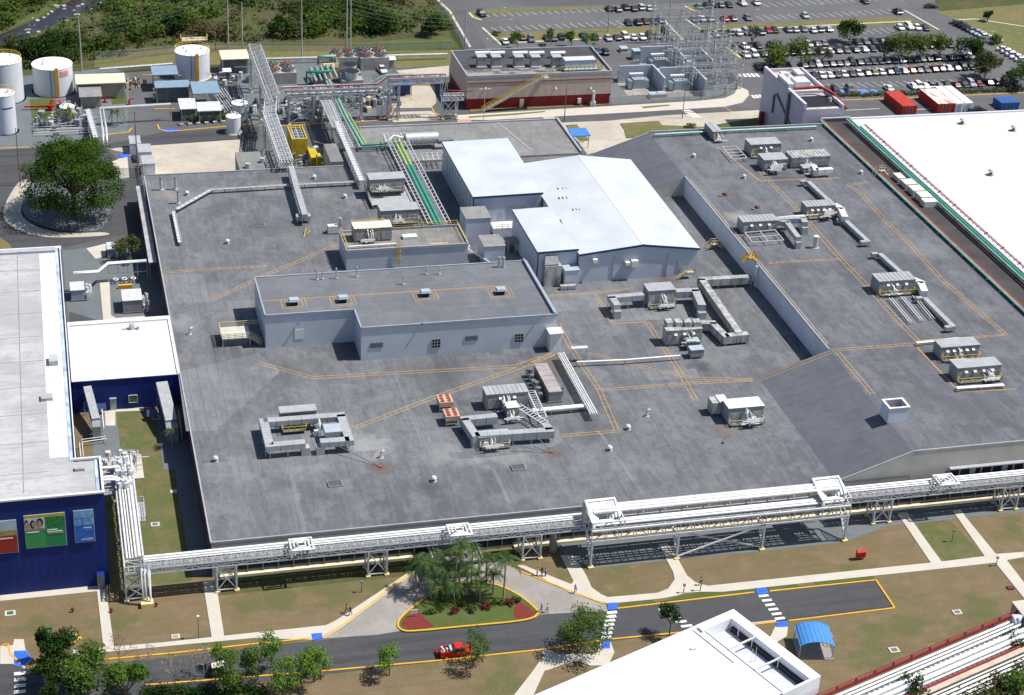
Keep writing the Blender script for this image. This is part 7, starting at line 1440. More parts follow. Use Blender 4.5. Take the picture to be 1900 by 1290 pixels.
# lawn small things
p=G(1596,1038); t=thing('hose_cabinet','red fire hose cabinet on short legs on the front lawn','cabinet',(p.x,p.y,0)); part(MB().box(p.x-.8,p.x+.8,p.y-.3,p.y+.4,.5,1.7),'box',red_paint,t); b=MB(); b.add([(p.x-.9,p.y-.4,1.7),(p.x+.9,p.y-.4,1.7),(p.x+.9,p.y+.5,1.7),(p.x-.9,p.y+.5,1.7),(p.x-.9,p.y+.05,2.1),(p.x+.9,p.y+.05,2.1)],[(0,1,5,4),(2,3,4,5),(1,2,5),(3,0,4),(3,2,1,0)]); part(b,'lid',red_paint,t); legs(t,[(p.x-.6,p.y),(p.x+.6,p.y)],0,.5,.1,steel_d)
def manhole(lab,px,py,s=1.0,m=None,lid=None,rz=0):
    q=G(px,py); t=thing('drain_cover',lab,'drain cover',(q.x,q.y,0)); part(MB().obox(q,1.7*s,1.4*s,.01,.16,rz),'frame',m or concrete,t); part(MB().obox(q,1.0*s,.8*s,.161,.2,rz),'lid',lid or steel_d,t)
gl=mat('green_lid',(.02,.14,.09),.6)
manhole('green-lidded drain with a pale frame on the left lawn',19,1139,1.0,concrete,gl); manhole('green-lidded drain with a bright yellow frame by the leafy trees',136,1186,1.3,yellow,gl,R(35)); manhole('pale-framed drain near the black post lamp',326,1182,.8,concrete,mat('tan_lid',(.35,.27,.2),.8)); manhole('round pale drain on the green strip beside the left rack',288,974,.9); manhole('dark drain on the right lawn, nearest the paths',1874,1092,.7,dark,red_dark); manhole('dark drain on the right lawn, middle one',1776,1137,.9); manhole('dark drain on the right lawn, nearest the red pipe bridge',1659,1207,1.0); manhole('square pale slab on the green strip beside the plant wall',322,913,.7,concrete,concrete); manhole('pale drain on the lawn below the annex door',290,776,1.0)
for k,(px,py,lab) in enumerate(((135,1136,'red hydrant on the left lawn'),(207,1137,'red hydrant beside the narrow left path'),(290,1126,'red hydrant beside the pipe plinth'))):
    q=G(px,py); t=thing('fire_hydrant',lab,'hydrant',(q.x,q.y,0)); part(MB().cyl(q.x,q.y,0,.8,.16,8),'barrel',red_dark,t); part(MB().cyl(q.x,q.y,.801,1.0,.2,8,r2=.08),'bonnet',red_dark,t); part(MB().beam((q.x-.35,q.y,.55),(q.x+.35,q.y,.55),.16),'outlet',red_dark,t)
q=G(91,1168); solo(MB().box(q.x-.5,q.x+.5,q.y-.2,q.y+.2,0,.4),'planter_box',gl,'small green box lying on the left lawn','box')
for k,(px,py,lab) in enumerate(((948,1152,'white notice board on the planted island'),)):
    q=G(768,1146); t=thing('notice_board',lab,'sign',(q.x,q.y,.2)); part(MB().box(q.x-.6,q.x+.6,q.y-.05,q.y+.05,.8,1.6),'board',white_paint,t); legs(t,[(q.x-.5,q.y),(q.x+.5,q.y)],.2,.8,.08)
q=G(1405,728); 
t=thing('standpipe','red standpipe at the foot of the lavender tower block','hydrant',(*WXY(1411,236,0),0)); q=G(1411,236); part(MB().cyl(q.x,q.y,.02,4.2,.8,12),'drum',red_dark,t); part(MB().cyl(q.x,q.y,4.201,4.6,.9,12,r2=.4),'cap',red_dark,t); part(MB().cyl(q.x,q.y,.01,.3,1.2,12),'base',concrete,t)
# entrance canopy behind the palms
t=thing('entrance_canopy','grey flat entrance canopy behind the palms','canopy',(65,245,0)); a=G(800,1027,3.6); c=G(886,1018,3.6); part(MB().box(a.x,c.x,241.6,249.1,3.4,3.6),'roof',layered('canopy_roof',(.22,.22,.23),[(.5,(1,1,1),.4,.7,(.3,.3,.3),.8)]),t); b=MB(); b.box(a.x-.2,a.x,241.4,249.1,3.3,4.0); b.box(c.x,c.x+.2,241.4,249.1,3.3,4.0); b.box(a.x,c.x,241.4,241.6,3.3,3.7); part(b,'edge_beam',coping,t); legs(t,[(a.x+.3,242),(c.x-.3,242),(a.x+.3,246),(c.x-.3,246)],0,3.4,.35,concrete)
for k,(px,py,lab) in enumerate(((1018,1040,'wide grey column under the pipe rack by the entrance'),)):
    t=thing('column',lab,'column',(79.5,247,0)); part(MB().cyl(79.5,246.8,.02,4.6,.7,14),'shaft',concrete_drive,t); part(MB().cyl(79.5,246.8,4.6,5.0,.9,14),'cap',concrete_drive,t)
# ================================================================== CARS
CARCOL = {'white':(.78,.78,.78),'silver':(.45,.47,.48),'grey':(.17,.18,.19),'dark':(.02,.022,.026),'navy':(.02,.035,.1),'blue':(.03,.08,.3),'red':(.4,.02,.02),'maroon':(.12,.012,.018),'olive':(.2,.2,.06),'green':(.03,.3,.1),'teal':(.02,.07,.08)}
def carpaint(c): return mat('paint_'+c, CARCOL[c], .28, .1 if c in('silver','grey') else 0., var=0, spec=.6)
def frustum(b,x0,y0,y1,z0,x1,y2,y3,z1,m=0):
    b.add([(-x0,y0,z0),(x0,y0,z0),(x0,y1,z0),(-x0,y1,z0),(-x1,y2,z1),(x1,y2,z1),(x1,y3,z1),(-x1,y3,z1)],[(3,2,1,0),(4,5,6,7),(0,1,5,4),(1,2,6,5),(2,3,7,6),(3,0,4,7)],m)
CARP = {}
head_m = mat('headlight', (.7,.7,.72), .2, var=0, spec=.6); tail_m = mat('tail_light', (.3,.01,.01), .3, var=0)
def car_model(kind, c):
    t = thing('parked_car','parked car','car',(0,0,0)); p = carpaint(c); b = MB()
    L_, H_, hood, beltz = {'sedan':(2.3,1.42,-1.15,.92),'suv':(2.3,1.72,-1.2,1.05),'pickup':(2.75,1.8,-1.5,1.1)}[kind]; W=.9
    prof=[(-L_,.32),(-L_-.04,.62),(-L_+.12,beltz-.14),(hood,beltz),(L_-.25,beltz+.02),(L_,beltz-.2),(L_+.02,.4),(L_-.1,.3)]
    n=len(prof); vs=[(-W,y,z) for y,z in prof]+[(W,y,z) for y,z in prof]
    b.add(vs,[tuple(range(n)),tuple(range(2*n-1,n-1,-1))]+[(i,n+i,n+(i+1)%n,(i+1)%n) for i in range(n)])
    if kind=='sedan': g0,g1,r0,r1=hood,1.75,-.35,1.05
    elif kind=='suv': g0,g1,r0,r1=hood,2.1,-.45,1.85
    else: g0,g1,r0,r1=hood,.75,-.75,.55
    frustum(b,.66,r0-.05,r1+.05,H_-.02,.6,r0+.08,r1-.08,H_+.05); part(b,'body',p,t)
    b=MB(); frustum(b,.84,g0,g1,beltz-.02,.67,r0,r1,H_-.021); part(b,'windows',glass,t)
    if kind=='pickup': part(MB().box(-.75,.75,.95,2.6,beltz+.021,beltz+.04),'load_bed',dark,t)
    for sx in (-1,1):
        for y in (-L_*.62,L_*.62):
            w=MB(); w.tube([(sx*.7,y,.33),(sx*.92,y,.33)],.33,12); o=part(w,'wheel',black,t); part(MB().tube([(sx*.921,y,.33),(sx*.935,y,.33)],.2,8),'rim',steel,o)
        part(MB().box(sx*.62-.2,sx*.62+.2,-L_-.06,-L_+.02,.62,.76),'headlight',head_m,t); part(MB().box(sx*.66-.16,sx*.66+.16,L_-.02,L_+.05,.66,.85),'tail_light',tail_m,t)
    return t
def car(px,py,c,kind='sedan',rz=0,label='',group=None):
    k=(kind,c)
    if k not in CARP: CARP[k]=Proto(car_model(kind,c))
    p=G(px,py+3); return CARP[k]((p.x,p.y,.06),rz,label,group)
KW={'sedan':'car','suv':'tall car','pickup':'pickup'}
def row(desc,lst,group,rz=0.):
    lst=[(l+('sedan',) if len(l)==3 else l) for l in lst]; lst.sort(key=lambda l:l[0]); tot={};cnt={}
    for l in lst: tot[(l[2],l[3])]=tot.get((l[2],l[3]),0)+1
    for px,py,c,k in lst:
        i=cnt.get((c,k),0); cnt[(c,k)]=i+1; w=c+' '+KW[k]
        if c=='dark': w='black '+KW[k]
        lab=('only %s in %s'%(w,desc)) if tot[(c,k)]==1 else '%s %s from the left in %s'%(ORD[i],w,desc)
        car(px,py,c,k,rz+rnd.choice((0,math.pi))+rnd.uniform(-.07,.07),lab,group)
def seq(x0,y0,x1,y1,cols,skip=''):
    n=len(cols); K={'w':'white','s':'silver','g':'grey','d':'dark','n':'navy','b':'blue','r':'red','m':'maroon','o':'olive','t':'teal','W':'white','D':'dark','G':'grey','B':'blue'}
    return [(x0+(x1-x0)*i/max(1,n-1),y0+(y1-y0)*i/max(1,n-1),K[c],'suv' if c.isupper() else 'sedan') for i,c in enumerate(cols) if c!='.']
row('the far row by the distant grass strip',[(1130.6,16,'dark'),(1146,17,'grey'),(1160,14,'dark','suv'),(1175,16,'dark'),(1188.6,14,'silver','suv'),(1203.5,15,'silver'),(1296,12,'green'),(1312,10,'dark'),(1322,9,'dark','suv'),(1337,9,'grey'),(1352,9,'dark'),(1377,6,'white','suv'),(1403,5,'white'),(1604,2,'dark')],'cars in the far row')
row('the second row by the empty bays',[(1166,42,'dark'),(1183,42,'dark','suv'),(1197,40,'maroon'),(1212,40,'navy'),(1225,39,'navy','suv'),(1287,36,'grey'),(1302,35,'white'),(1316,35,'dark'),(1345,35,'red'),(1359,34,'maroon'),(1387,33,'grey'),(1493,29,'silver'),(1665,22,'dark','suv')],'cars in the second row')
row('the third row by the grass bank',[(937,77,'white'),(952,74,'silver'),(968,70,'dark'),(985,73,'grey','suv'),(1015,71,'dark'),(1027,71,'grey'),(1041,69,'dark','suv'),(1056,67,'grey'),(1083,66,'navy'),(1103,69,'navy','suv'),(1128,71,'silver'),(1145,70,'dark'),(1159.5,68,'white','suv'),(1175,69,'white'),(1191,69,'white'),(1205,67,'dark','suv'),(1220,67,'grey'),
    (1328,64,'silver'),(1342,62,'dark'),(1354,61,'grey','suv'),(1370,61,'white'),(1384,60,'silver','suv'),(1411,60,'teal','suv'),(1425,56,'red'),(1437,56,'dark'),(1462,55,'grey'),(1475,55,'silver'),(1490,54,'grey'),(1508,56,'white'),(1520,55,'grey','suv'),(1536,54,'silver'),(1669,51,'white'),(1686,50,'white','suv'),(1701,51,'white'),(1716,52,'dark')],'cars in the third row')
row('the fourth row, behind the shade trees',seq(1381,86,1431,83,'wdB')+seq(1500,82,1528,80,'wdg')+seq(1590,78,1650,75,'dgddd')+seq(1705,74,1740,72,'rdgd'),'cars in the fourth row')
row('the fifth row, beneath the shade trees',seq(1383,102,1415,100,'wWd')+seq(1440,99,1500,96,'ddsdg')+seq(1505,96,1650,89,'ddwdgdsndd')+seq(1690,87,1760,83,'dggdd'),'cars in the fifth row')
row('the sixth row, of mostly black cars',seq(1408,124,1460,121,'dDgd')+seq(1490,121,1812,104,'ddWddddDddddddwddddDddddwd'),'cars in the sixth row')
row('the seventh row, below the black row',seq(1510,141,1800,124,'dwwdwdwdowdnsrdgmdwdDd'),'cars in the seventh row')
row('the eighth row, beside the flowering hedge',[(1532,166,'maroon'),(1549,168,'dark','suv'),(1576,166,'grey','suv'),(1648,164,'white'),(1693,160,'white'),(1704,160,'white','suv'),(1715,160,'white'),(1726,159,'grey','suv'),(1741,159,'grey'),(1756,158,'dark'),(1773,158,'maroon'),(1788,157,'dark'),(1801,156,'silver','suv'),(1814,155,'maroon'),(1833,153,'dark'),(1847,153,'grey','suv'),(1866,155,'dark'),(1882,154,'grey')],'cars in the eighth row')
row('the slanting roadside line',seq(1775,42,1828,68,'gDddgssw')+[(1845,76,'white','pickup')],'cars along the slanting roadside',R(78))
row('the short roadside group at the right edge',seq(1862,92,1896,112,'wwwww'),'cars at the right edge',R(75))
row('the strip by the utility building',[(1108,95,'navy'),(1122,97,'dark','suv'),(1095,95,'white')],'cars beside the utility building')
car(1727,12,'dark','sedan',R(85),'black car driving along the far access road')
car(893,26,'dark','suv',R(10),'black tall car alone at the left tip of the far grass strip')
car(708,130,'white','pickup',R(8),'white pickup beside the tiny guard hut')
car(1812,206,'dark','pickup',R(90),'dark pickup between the white containers and the blue container')
car(1430,118,'dark','suv',0,'black tall car at the corner nearest the lavender tower block')
for k,(px,py,lab) in enumerate(((405,1252,'dark utility cart with a pale roof on the road, lower left'),)):
    p=G(px,py); t=thing('utility_cart',lab,'cart',(p.x,p.y,.05)); part(MB().box(p.x-1.5,p.x+1.5,p.y-.7,p.y+.7,.4,1.0),'body',dark,t); part(MB().box(p.x-1.0,p.x+1.0,p.y-.75,p.y+.75,1.95,2.05),'roof',mat('cart_roof',(.62,.6,.5),.6),t); legs(t,[(p.x+sx,p.y+sy) for sx in (-.9,.9) for sy in (-.65,.65)],1.0,1.95,.07)
    for sx in (-1,1):
        for sy in (-.65,.65): part(MB().tube([(p.x+sx,p.y+sy-.1,.35),(p.x+sx,p.y+sy+.1,.35)],.3,10),'wheel',black,t)
    part(MB().box(p.x-.6,p.x-.1,p.y-.6,p.y+.6,1.001,1.5),'seat',steel_d,t)
# red pickup on the front road
p=G(846,1215); t=thing('pickup_truck','bright red pickup with an open loaded bed on the front road','pickup',(p.x,p.y,.05),None,R(0)); x,y=p.x,p.y; rp=mat('truck_red',(.6,.015,.012),.3,var=0,spec=.6)
b=MB(); prof=[(-2.7,.45),(-2.7,1.0),(.9,1.05),(1.2,1.08),(2.5,.98),(2.75,.8),(2.75,.4)]; n=len(prof); vs=[(x+a,y-.95,z) for a,z in prof]+[(x+a,y+.95,z) for a,z in prof]; b.add(vs,[tuple(range(n))[::-1],tuple(range(n,2*n))]+[((i+1)%n,n+(i+1)%n,n+i,i)[::-1] for i in range(n)])
b.box(x-.3,x+1.0,y-.78,y+.78,1.75,1.85); part(b,'body',rp,t)
b=MB(); b.add([(x-.6,y-.88,1.04),(x+1.5,y-.88,1.04),(x+1.5,y+.88,1.04),(x-.6,y+.88,1.04),(x-.35,y-.78,1.749),(x+.95,y-.78,1.749),(x+.95,y+.78,1.749),(x-.35,y+.78,1.749)],[(0,1,5,4),(1,2,6,5),(2,3,7,6),(3,0,4,7),(4,5,6,7)]); part(b,'windows',glass,t)
part(MB().box(x-2.55,x-.75,y-.78,y+.78,1.051,1.08),'load_bed',dark,t); b=MB(); [b.box(x-2.6,x-.7,y+s*.9-.06,y+s*.9+.06,1.06,1.4) for s in (-1,1)]; b.box(x-2.68,x-2.58,y-.84,y+.84,1.01,1.4); part(b,'bed_wall',rp,t)
part(MB().box(x-1.1,x-.72,y-.75,y+.75,1.085,1.55),'tool_box',lightblue,t)
b=MB(); [b.obox((x-1.8+rnd.uniform(-.6,.5),y+rnd.uniform(-.6,.6)),rnd.uniform(.2,.6),rnd.uniform(.2,.4),1.085,rnd.uniform(1.2,1.6),rnd.random(),k%2) for k in range(9)]; part(b,'load',[mat('load_pale',(.6,.58,.52),.8),steel_d],t)
for sx in (-1.7,1.8):
    for sy in (-.8,.8): o=part(MB().tube([(x+sx,y+sy-.13,.4),(x+sx,y+sy+.13,.4)],.4,14),'wheel',black,t); part(MB().tube([(x+sx,y+sy-.14,.4),(x+sx,y+sy-.135,.4)] if sy<0 else [(x+sx,y+sy+.135,.4),(x+sx,y+sy+.14,.4)],.22,8),'rim',steel,o)
for sy in (-.7,.7): part(MB().box(x+2.72,x+2.79,y+sy-.15,y+sy+.15,.65,.82),'headlight',head_m,t)
q=G(808,1211); t=thing('traffic_cone','orange traffic cone behind the red pickup','cone',(q.x,q.y,.05)); part(MB().box(q.x-.25,q.x+.25,q.y-.25,q.y+.25,.03,.08),'base',mat('cone_orange',(.7,.1,.02),.5,var=0),t); part(MB().cyl(q.x,q.y,.081,.85,.2,10,r2=.04),'body',mat('cone_orange',(.7,.1,.02),.5,var=0),t)
# ================================================================== VEGETATION
def foliage(b, blobs, n, s, seed=1, up=.45, m=0, hollow=.55):
    rr=random.Random(seed); tot=sum(k[3]*k[4]*k[5] for k in blobs)
    for cx,cy,cz,rx,ry,rz in blobs:
        k=max(3,int(n*rx*ry*rz/tot))
        for i in range(k):
            u=rr.uniform(-1,1); a=rr.uniform(0,6.283); q=math.sqrt(1-u*u); rad=rr.uniform(hollow,1.05) if rr.random()<.85 else rr.uniform(.1,hollow)
            d=V((q*math.cos(a),q*math.sin(a),u)); p=V((cx+rx*rad*d.x,cy+ry*rad*d.y,cz+rz*rad*d.z))
            nn=(d*.6+V((rr.gauss(0,.5),rr.gauss(0,.5),rr.gauss(0,.5)+up))).normalized()
            t=nn.cross(V((rr.gauss(0,1),rr.gauss(0,1),rr.gauss(0,1)))).normalized(); w=nn.cross(t); ss=s*rr.uniform(.6,1.35)
            b.add([p-t*ss*.5,p+w*ss*.34,p+t*ss*.5,p-w*ss*.34],[(0,1,2,3)],m)
def blobset(cx,cy,cz,rx,ry,rz,k,f=.42,seed=1):
    rr=random.Random(seed); out=[]
    for i in range(k):
        u=rr.uniform(-.5,1); a=rr.uniform(0,6.283); q=math.sqrt(max(0,1-u*u)); r_=rr.uniform(.45,.85)
        g=f*rr.uniform(.7,1.25); out.append((cx+rx*q*math.cos(a)*r_,cy+ry*q*math.sin(a)*r_,cz+rz*u*r_,rx*g,ry*g,rz*g*1.1))
    return out
def tree(name,label,px,py,h,r,rz,m,n=700,s=.42,trunk=.16,k=9,f=.42,group=None,seed=1,limbs=6,loc=None,th=None):
    p=loc or G(px,py); t=thing(name,label,'tree',(p.x,p.y,0),group); cz=h-rz; bl=blobset(p.x,p.y,cz,r,r,rz,k,f,seed); rr=random.Random(seed)
    b=MB(); fk=V((p.x+rr.uniform(-.1,.1),p.y,max(.5,(h-2*rz)*.9))); b.tube([(p.x,p.y,-.05),(p.x+rr.uniform(-.1,.1),p.y,fk.z*.5),fk],trunk*1.25,8,r2=trunk)
    for q in bl[:limbs]: e=V(q[:3]); mid=fk.lerp(e,.5)+V((0,0,-.1*r)); b.tube([fk,mid,e],trunk*.6,5,r2=trunk*.18)
    part(b,'trunk',bark,t); b=MB(); foliage(b,bl,n,s,seed); part(b,'crown',m,t); return t
L_rain=leaf('rain_tree_leaf',(.024,.058,.009),(.075,.14,.022),.3); L_lite=leaf('young_leaf',(.09,.17,.025),(.17,.28,.05),.8); L_mid=leaf('mid_leaf',(.055,.11,.018),(.12,.19,.04),.6); L_dark=leaf('dark_leaf',(.015,.042,.01),(.045,.085,.02),.5); L_olive=leaf('olive_leaf',(.05,.065,.02),(.12,.13,.05),.6); L_lot=leaf('lot_leaf',(.06,.1,.02),(.15,.19,.05),.4); L_sparse=leaf('sparse_leaf',(.07,.08,.045),(.13,.14,.08),.5)
L_palm=leaf('palm_leaf',(.035,.075,.02),(.13,.19,.07),1.2); L_scrub=leaf('scrub_leaf',(.025,.045,.01),(.09,.14,.032),.1); L_hedge=leaf('hedge_leaf',(.05,.08,.02),(.2,.2,.12),1.5); L_red=leaf('red_leaf',(.12,.015,.02),(.2,.05,.05),1.5)
# big rain tree
p=V((3.9,399.2,0)); t=thing('rain_tree','huge spreading dark green tree standing alone in the paved bed, left','tree',tuple(p)); bl=blobset(p.x,p.y,12.8,12.6,12.6,6.4,74,.2,5)+blobset(p.x,p.y,16.2,7.5,7.5,2.6,12,.36,8)+[(p.x+9.6*math.cos(a),p.y+9.6*math.sin(a),7.6+1.5*math.sin(3*a),2.8,2.8,1.9) for a in [k*.4 for k in range(16)]]+[(p.x+6*math.cos(a),p.y-3+6*math.sin(a),6.2+math.sin(5*a),2.8,2.6,1.8) for a in [k*.55 for k in range(12)]]
b=MB(); fk=V((p.x,p.y,5.2)); b.tube([(p.x-.3,p.y,-.1),(p.x,p.y,2),fk],.75,10,r2=.55)
for i,q in enumerate(bl[:26]): e=V(q[:3]); mid=fk.lerp(e,.45)+V((0,0,.4)); b.tube([fk,mid,e],.3,6,r2=.06)
part(b,'trunk',bark,t); b=MB(); foliage(b,bl,30000,.46,3,.6); part(b,'crown',L_rain,t)
for k,(px,py,h,r,rz,m,n,lab) in enumerate(((722,1254,6.0,2.1,2.0,L_lite,620,'slim bright green street tree, alone left of the red pickup'),(876,1240,6.6,2.5,2.3,L_mid,620,'thin street tree overhanging the front of the red pickup'),(1076,1210,8.0,4.1,3.2,L_mid,2300,'full round street tree beside the left crosswalk'),(583,1266,6.6,3.0,2.7,L_lite,1500,'bright green street tree left of the lone slim one'),(503,1240,7,1.7,2.4,L_lite,520,'narrow light green tree at the lower left roadside, rear'),(478,1262,7.6,2.5,3,L_mid,900,'light green tree at the lower left roadside, front'),(535,1284,6,2.6,2.2,L_lite,900,'light green tree at the bottom edge below the bright street tree'),(425,1282,7,2.6,2.6,L_mid,900,'leafy tree beside the utility cart'),(405,1240,5.4,1.3,2.0,L_lite,260,'very thin tree just above the utility cart'),(1242,1180,6.4,2.0,1.7,L_dark,650,'small dark tree half hidden behind the white corner block'))):
    tree('street_tree',lab,px,py,h,r*1.12,rz*1.1,m,int(n*1.9),.33,.1,12,.42,'street trees along the front road',20+k)
for k,(px,py,h,r,rz,m,n,lab) in enumerate(((112,1268,9.0,3.7,3.4,L_dark,2100,'big dark leafy tree in the lower left corner, left one'),(165,1290,8.2,4.2,3.2,L_mid,2400,'big leafy tree in the lower left corner, middle one'),(235,1300,7.6,3.6,3,L_mid,1800,'bright leafy tree in the lower left corner, right one'),(88,1226,7.0,1.3,2.6,L_dark,600,'slender dark tree rising behind the lower left trees'),(120,1318,7,2.6,2.6,L_dark,1200,'dark tree at the very bottom of the lower left corner'))):
    tree('leafy_tree',lab,px,py,h,r*1.1,rz,m,int(n*1.6),.44,.2,12,.4,'leafy trees in the lower left corner',40+k)
def bare(label,px,py,h,seed,m):
    p=G(px,py); rr=random.Random(seed); t=thing('bare_tree',label,'tree',(p.x,p.y,0),'leafless trees at the lower left'); b=MB(); tips=[]
    def br(a,d,l,r_,lv):
        e=a+d*l; b.tube([a,e],r_,4,r2=r_*.6)
        if lv==0: tips.append(e); return
        for k in range(4): dd=(d+V((rr.gauss(0,.55),rr.gauss(0,.55),rr.uniform(-.1,.5)))).normalized(); br(e.lerp(a,.25*k/3),dd,l*.66,r_*.55,lv-1)
    br(V((p.x,p.y,0)),V((0,0,1)),h*.4,.1,3); part(b,'trunk',mat('bare_bark',(.3,.25,.22),.9,var=.2),t); f=MB(); foliage(f,[(e.x,e.y,e.z,.5,.5,.5) for e in tips],len(tips)*4,.22,seed); part(f,'dry_leaves',m,t)
drym=leaf('dry_leaf',(.2,.14,.11),(.34,.27,.23),1.5)
bare('leafless brownish tree right of the big lower left trees',268,1262,6.5,1,drym); bare('leafless brownish tree in the middle of the lower left road',325,1275,6.5,2,drym); bare('leafless tree just left of the black post lamp',222,1240,7,3,drym); bare('leafless tree right of the black post lamp',378,1255,6,4,drym)
b=MB(); bl=[]
rr=random.Random(9)
for k in range(26): q=G(275+8.5*k+rr.uniform(-4,4),1286+rr.uniform(-4,8)); bl.append((q.x,q.y,.7,1.3,1.0,.8))
foliage(b,bl,2600,.4,4); solo(b,'hedge',L_dark,'dark low hedge along the bottom edge, lower left','hedge')
b=MB(); bl=[]
for k in range(70):
    q=G(1720+rr.uniform(0,200),1240+rr.uniform(-20,70)); 
    if q.x > 108+ (q.y-190)*2.2: bl.append((q.x,q.y,1.0+rr.random()*1.2,1.6,1.4,1.3))
foliage(b,bl,7000,.45,5); solo(b,'shrub_bank',L_olive,'bank of tangled shrubs below the louvred wall, lower right corner','shrubs',None,'stuff')
for k,(px,py,h,r,lab) in enumerate(((1885,1225,5.5,2.6,'dark tree at the right end of the louvred wall'),(1880,1290,4.5,2.4,'bright bushy palm-like plant in the lower right corner'),(1490,1292,3.2,1.6,'small round bush at the foot of the white corner block'),(1690,1312,6.5,2.4,'dark spiky tree in front of the red pipe bridge'))):
    tree('bushy_tree',lab,px,py,h,r,h*.4,L_dark if k!=1 else L_mid,900,.42,.12,8,.45,None,60+k)
tree('yard_tree','round olive-green tree in the left side yard below the big tree',238,482,6.2,3.8,2.4,L_olive,2200,.42,.16,12,.4,None,71)
# car park trees
for k,(px,py,h,r,rz,m,n,lab) in enumerate(((1458,128,9.5,6.0,4.2,L_lot,2600,'broad pale green car park tree, the largest on the left'),(1575,82,8,3.7,3.0,L_dark,1300,'dark car park tree in the fourth row'),(1524,118,7.5,2.6,3,L_sparse,420,'sparse grey-leaved car park tree right of the broad one'),(1668,112,9,4.6,3.8,L_lot,1300,'car park tree with a pale trunk, left of a touching pair'),(1700,112,9,4.0,3.6,L_lot,1100,'car park tree, right of the touching pair'),(1742,108,8.5,3.6,3.2,L_lot,1000,'car park tree beyond the touching pair'),(1798,116,8.5,4.4,3.4,L_dark,1700,'round dark car park tree near the roadside line'),(1826,148,8.5,4.3,3.4,L_olive,1700,'round olive car park tree at the end of the seventh row'),(1893,165,8.5,3.8,3.6,L_mid,1200,'green tree cut by the right edge of the photo'),(1864,163,5,1.8,2,L_sparse,260,'small sparse tree right of the round olive one'),(1395,82,6,2,2.4,L_sparse,300,'small sparse tree left of the broad car park tree'),(1640,110,6.5,2.4,2.6,L_sparse,320,'sparse tree between the dark tree and the touching pair'),(1832,40,4,1.5,1.7,L_dark,260,'tiny dark tree alone on the dry grass hillside'),(1848,82,3,2,1.3,L_mid,260,'low bush beside the white roadside pickup'))):
    tree('car_park_tree',lab,px,py,h,r*1.15,rz*1.1,m,int(n*1.5),.58,.16,13,.4,'trees in the car park',80+k)
for k,(px,py,lab) in enumerate(((960,92,'small tree behind the utility building, left one'),(1022,86,'small tree behind the utility building, second from the left'),(1060,88,'small tree behind the utility building, third from the left'),(1092,94,'bushy tree behind the utility building, right one'))):
    tree('small_tree',lab,px,py,5.5,2.2 if k!=3 else 2.8,2.1,L_mid,500,.5,.1,7,.45,'small trees behind the utility building',110+k)
b=MB(); bl=[]
A,B=G(1548,180),G(1900,168)
for k in range(60): q=A.lerp(B,k/59); bl.append((q.x,q.y+rr.uniform(-.5,.5),.7,1.0,1.2,.7))
foliage(b,bl,3600,.5,6); solo(b,'hedge',L_hedge,'long flowering hedge between the car park and the service road','hedge')
for k,(px,py,lab) in enumerate(((1310,62,'dry shrub by the car park crossing'),(1352,90,'yellowish shrub at the corner island behind the switchyard'),(925,66,'dry shrub at the left end of the grass bank'),(1280,238,'low green shrub by the plaza pavement'))):
    p=G(px,py); b=MB(); foliage(b,blobset(p.x,p.y,.7,1.9,1.4,.8,5,.5,k),260,.4,k); solo(b,'shrub',L_olive,lab,'shrub')
# palms
def palm_mesh(t,x,y,h,fl=3.0,nf=15,seed=1,m=None,tr=.16,droop=1.0):
    rr=random.Random(seed); lx,ly=rr.uniform(-.3,.3),rr.uniform(-.3,.3); b=MB(); b.tube([(x,y,-.02),(x+lx*.4,y+ly*.4,h*.5),(x+lx,y+ly,h)],tr,8,r2=tr*.75); part(b,'trunk',mat('palm_trunk',(.33,.3,.26),.9,var=.15,scale=3),t)
    b=MB(); c=V((x+lx,y+ly,h))
    for k in range(nf):
        a=2*math.pi*k/nf+rr.uniform(-.2,.2); el=rr.uniform(.15,1.2); L2=fl*rr.uniform(.8,1.1); d=V((math.cos(a),math.sin(a),0)); pts=[]
        for i in range(7): f=i/6; pts.append(c+d*(L2*f*math.cos(el*.6))+V((0,0,L2*(f*math.sin(el)-droop*.85*f*f))))
        side=V((-d.y,d.x,0))
        for i in range(6):
            p_,q=pts[i],pts[i+1]; wl=.72*fl/3*(1-.55*abs(i/5-.35))
            for s in (-1,1):
                for j in (0,.5):
                    o=p_.lerp(q,j); o2=p_.lerp(q,j+.34); tip=o2+side*s*wl*rr.uniform(.8,1.15)+V((0,0,-.16*wl*droop-rr.uniform(0,.1)))+(q-p_)*.5; b.add([o,o2,tip],[(0,1,2)])
        b.tube(pts,.03,3)
    part(b,'crown',m or L_palm,t)
for k,(px,py,h,fl,lab) in enumerate(((790,1100,6.5,3.4,'big bushy palm at the left front of the planted island'),(772,1094,5.2,2.6,'low palm at the left edge of the palm cluster'),(812,1086,6,2.8,'palm behind the big bushy palm'),(832,1108,5,2.6,'short palm in the middle front of the palm cluster'),(852,1092,8.6,3.0,'tallest palm in the middle of the palm cluster'),(866,1106,5.5,2.5,'short palm in front of the tallest palm'),(884,1108,4.6,2.4,'short palm right of the tallest palm'),(874,1086,7.2,2.6,'tall palm just right of the tallest one, rear'),(902,1092,6,2.6,'palm at the right of the palm cluster'),(800,1112,4.2,2.6,'low palm in front of the big bushy palm'),(842,1118,3.6,2.4,'low palm nearest the red mulch, middle front'),(890,1118,3.8,2.3,'low palm at the right front of the palm cluster'),(846,1078,5.4,2.8,'rear middle palm of the palm cluster'),(915,1104,4.4,2.4,'small palm between the cluster and the palm that stands apart'),(934,1112,8.2,3.2,'tall palm with drooping fronds standing apart on the right'))):
    p=G(px,py); t=thing('palm',lab,'palm',(p.x,p.y,.2),'palms on the planted island'); palm_mesh(t,p.x,p.y,h,fl,17,200+k,None,.17,.95)
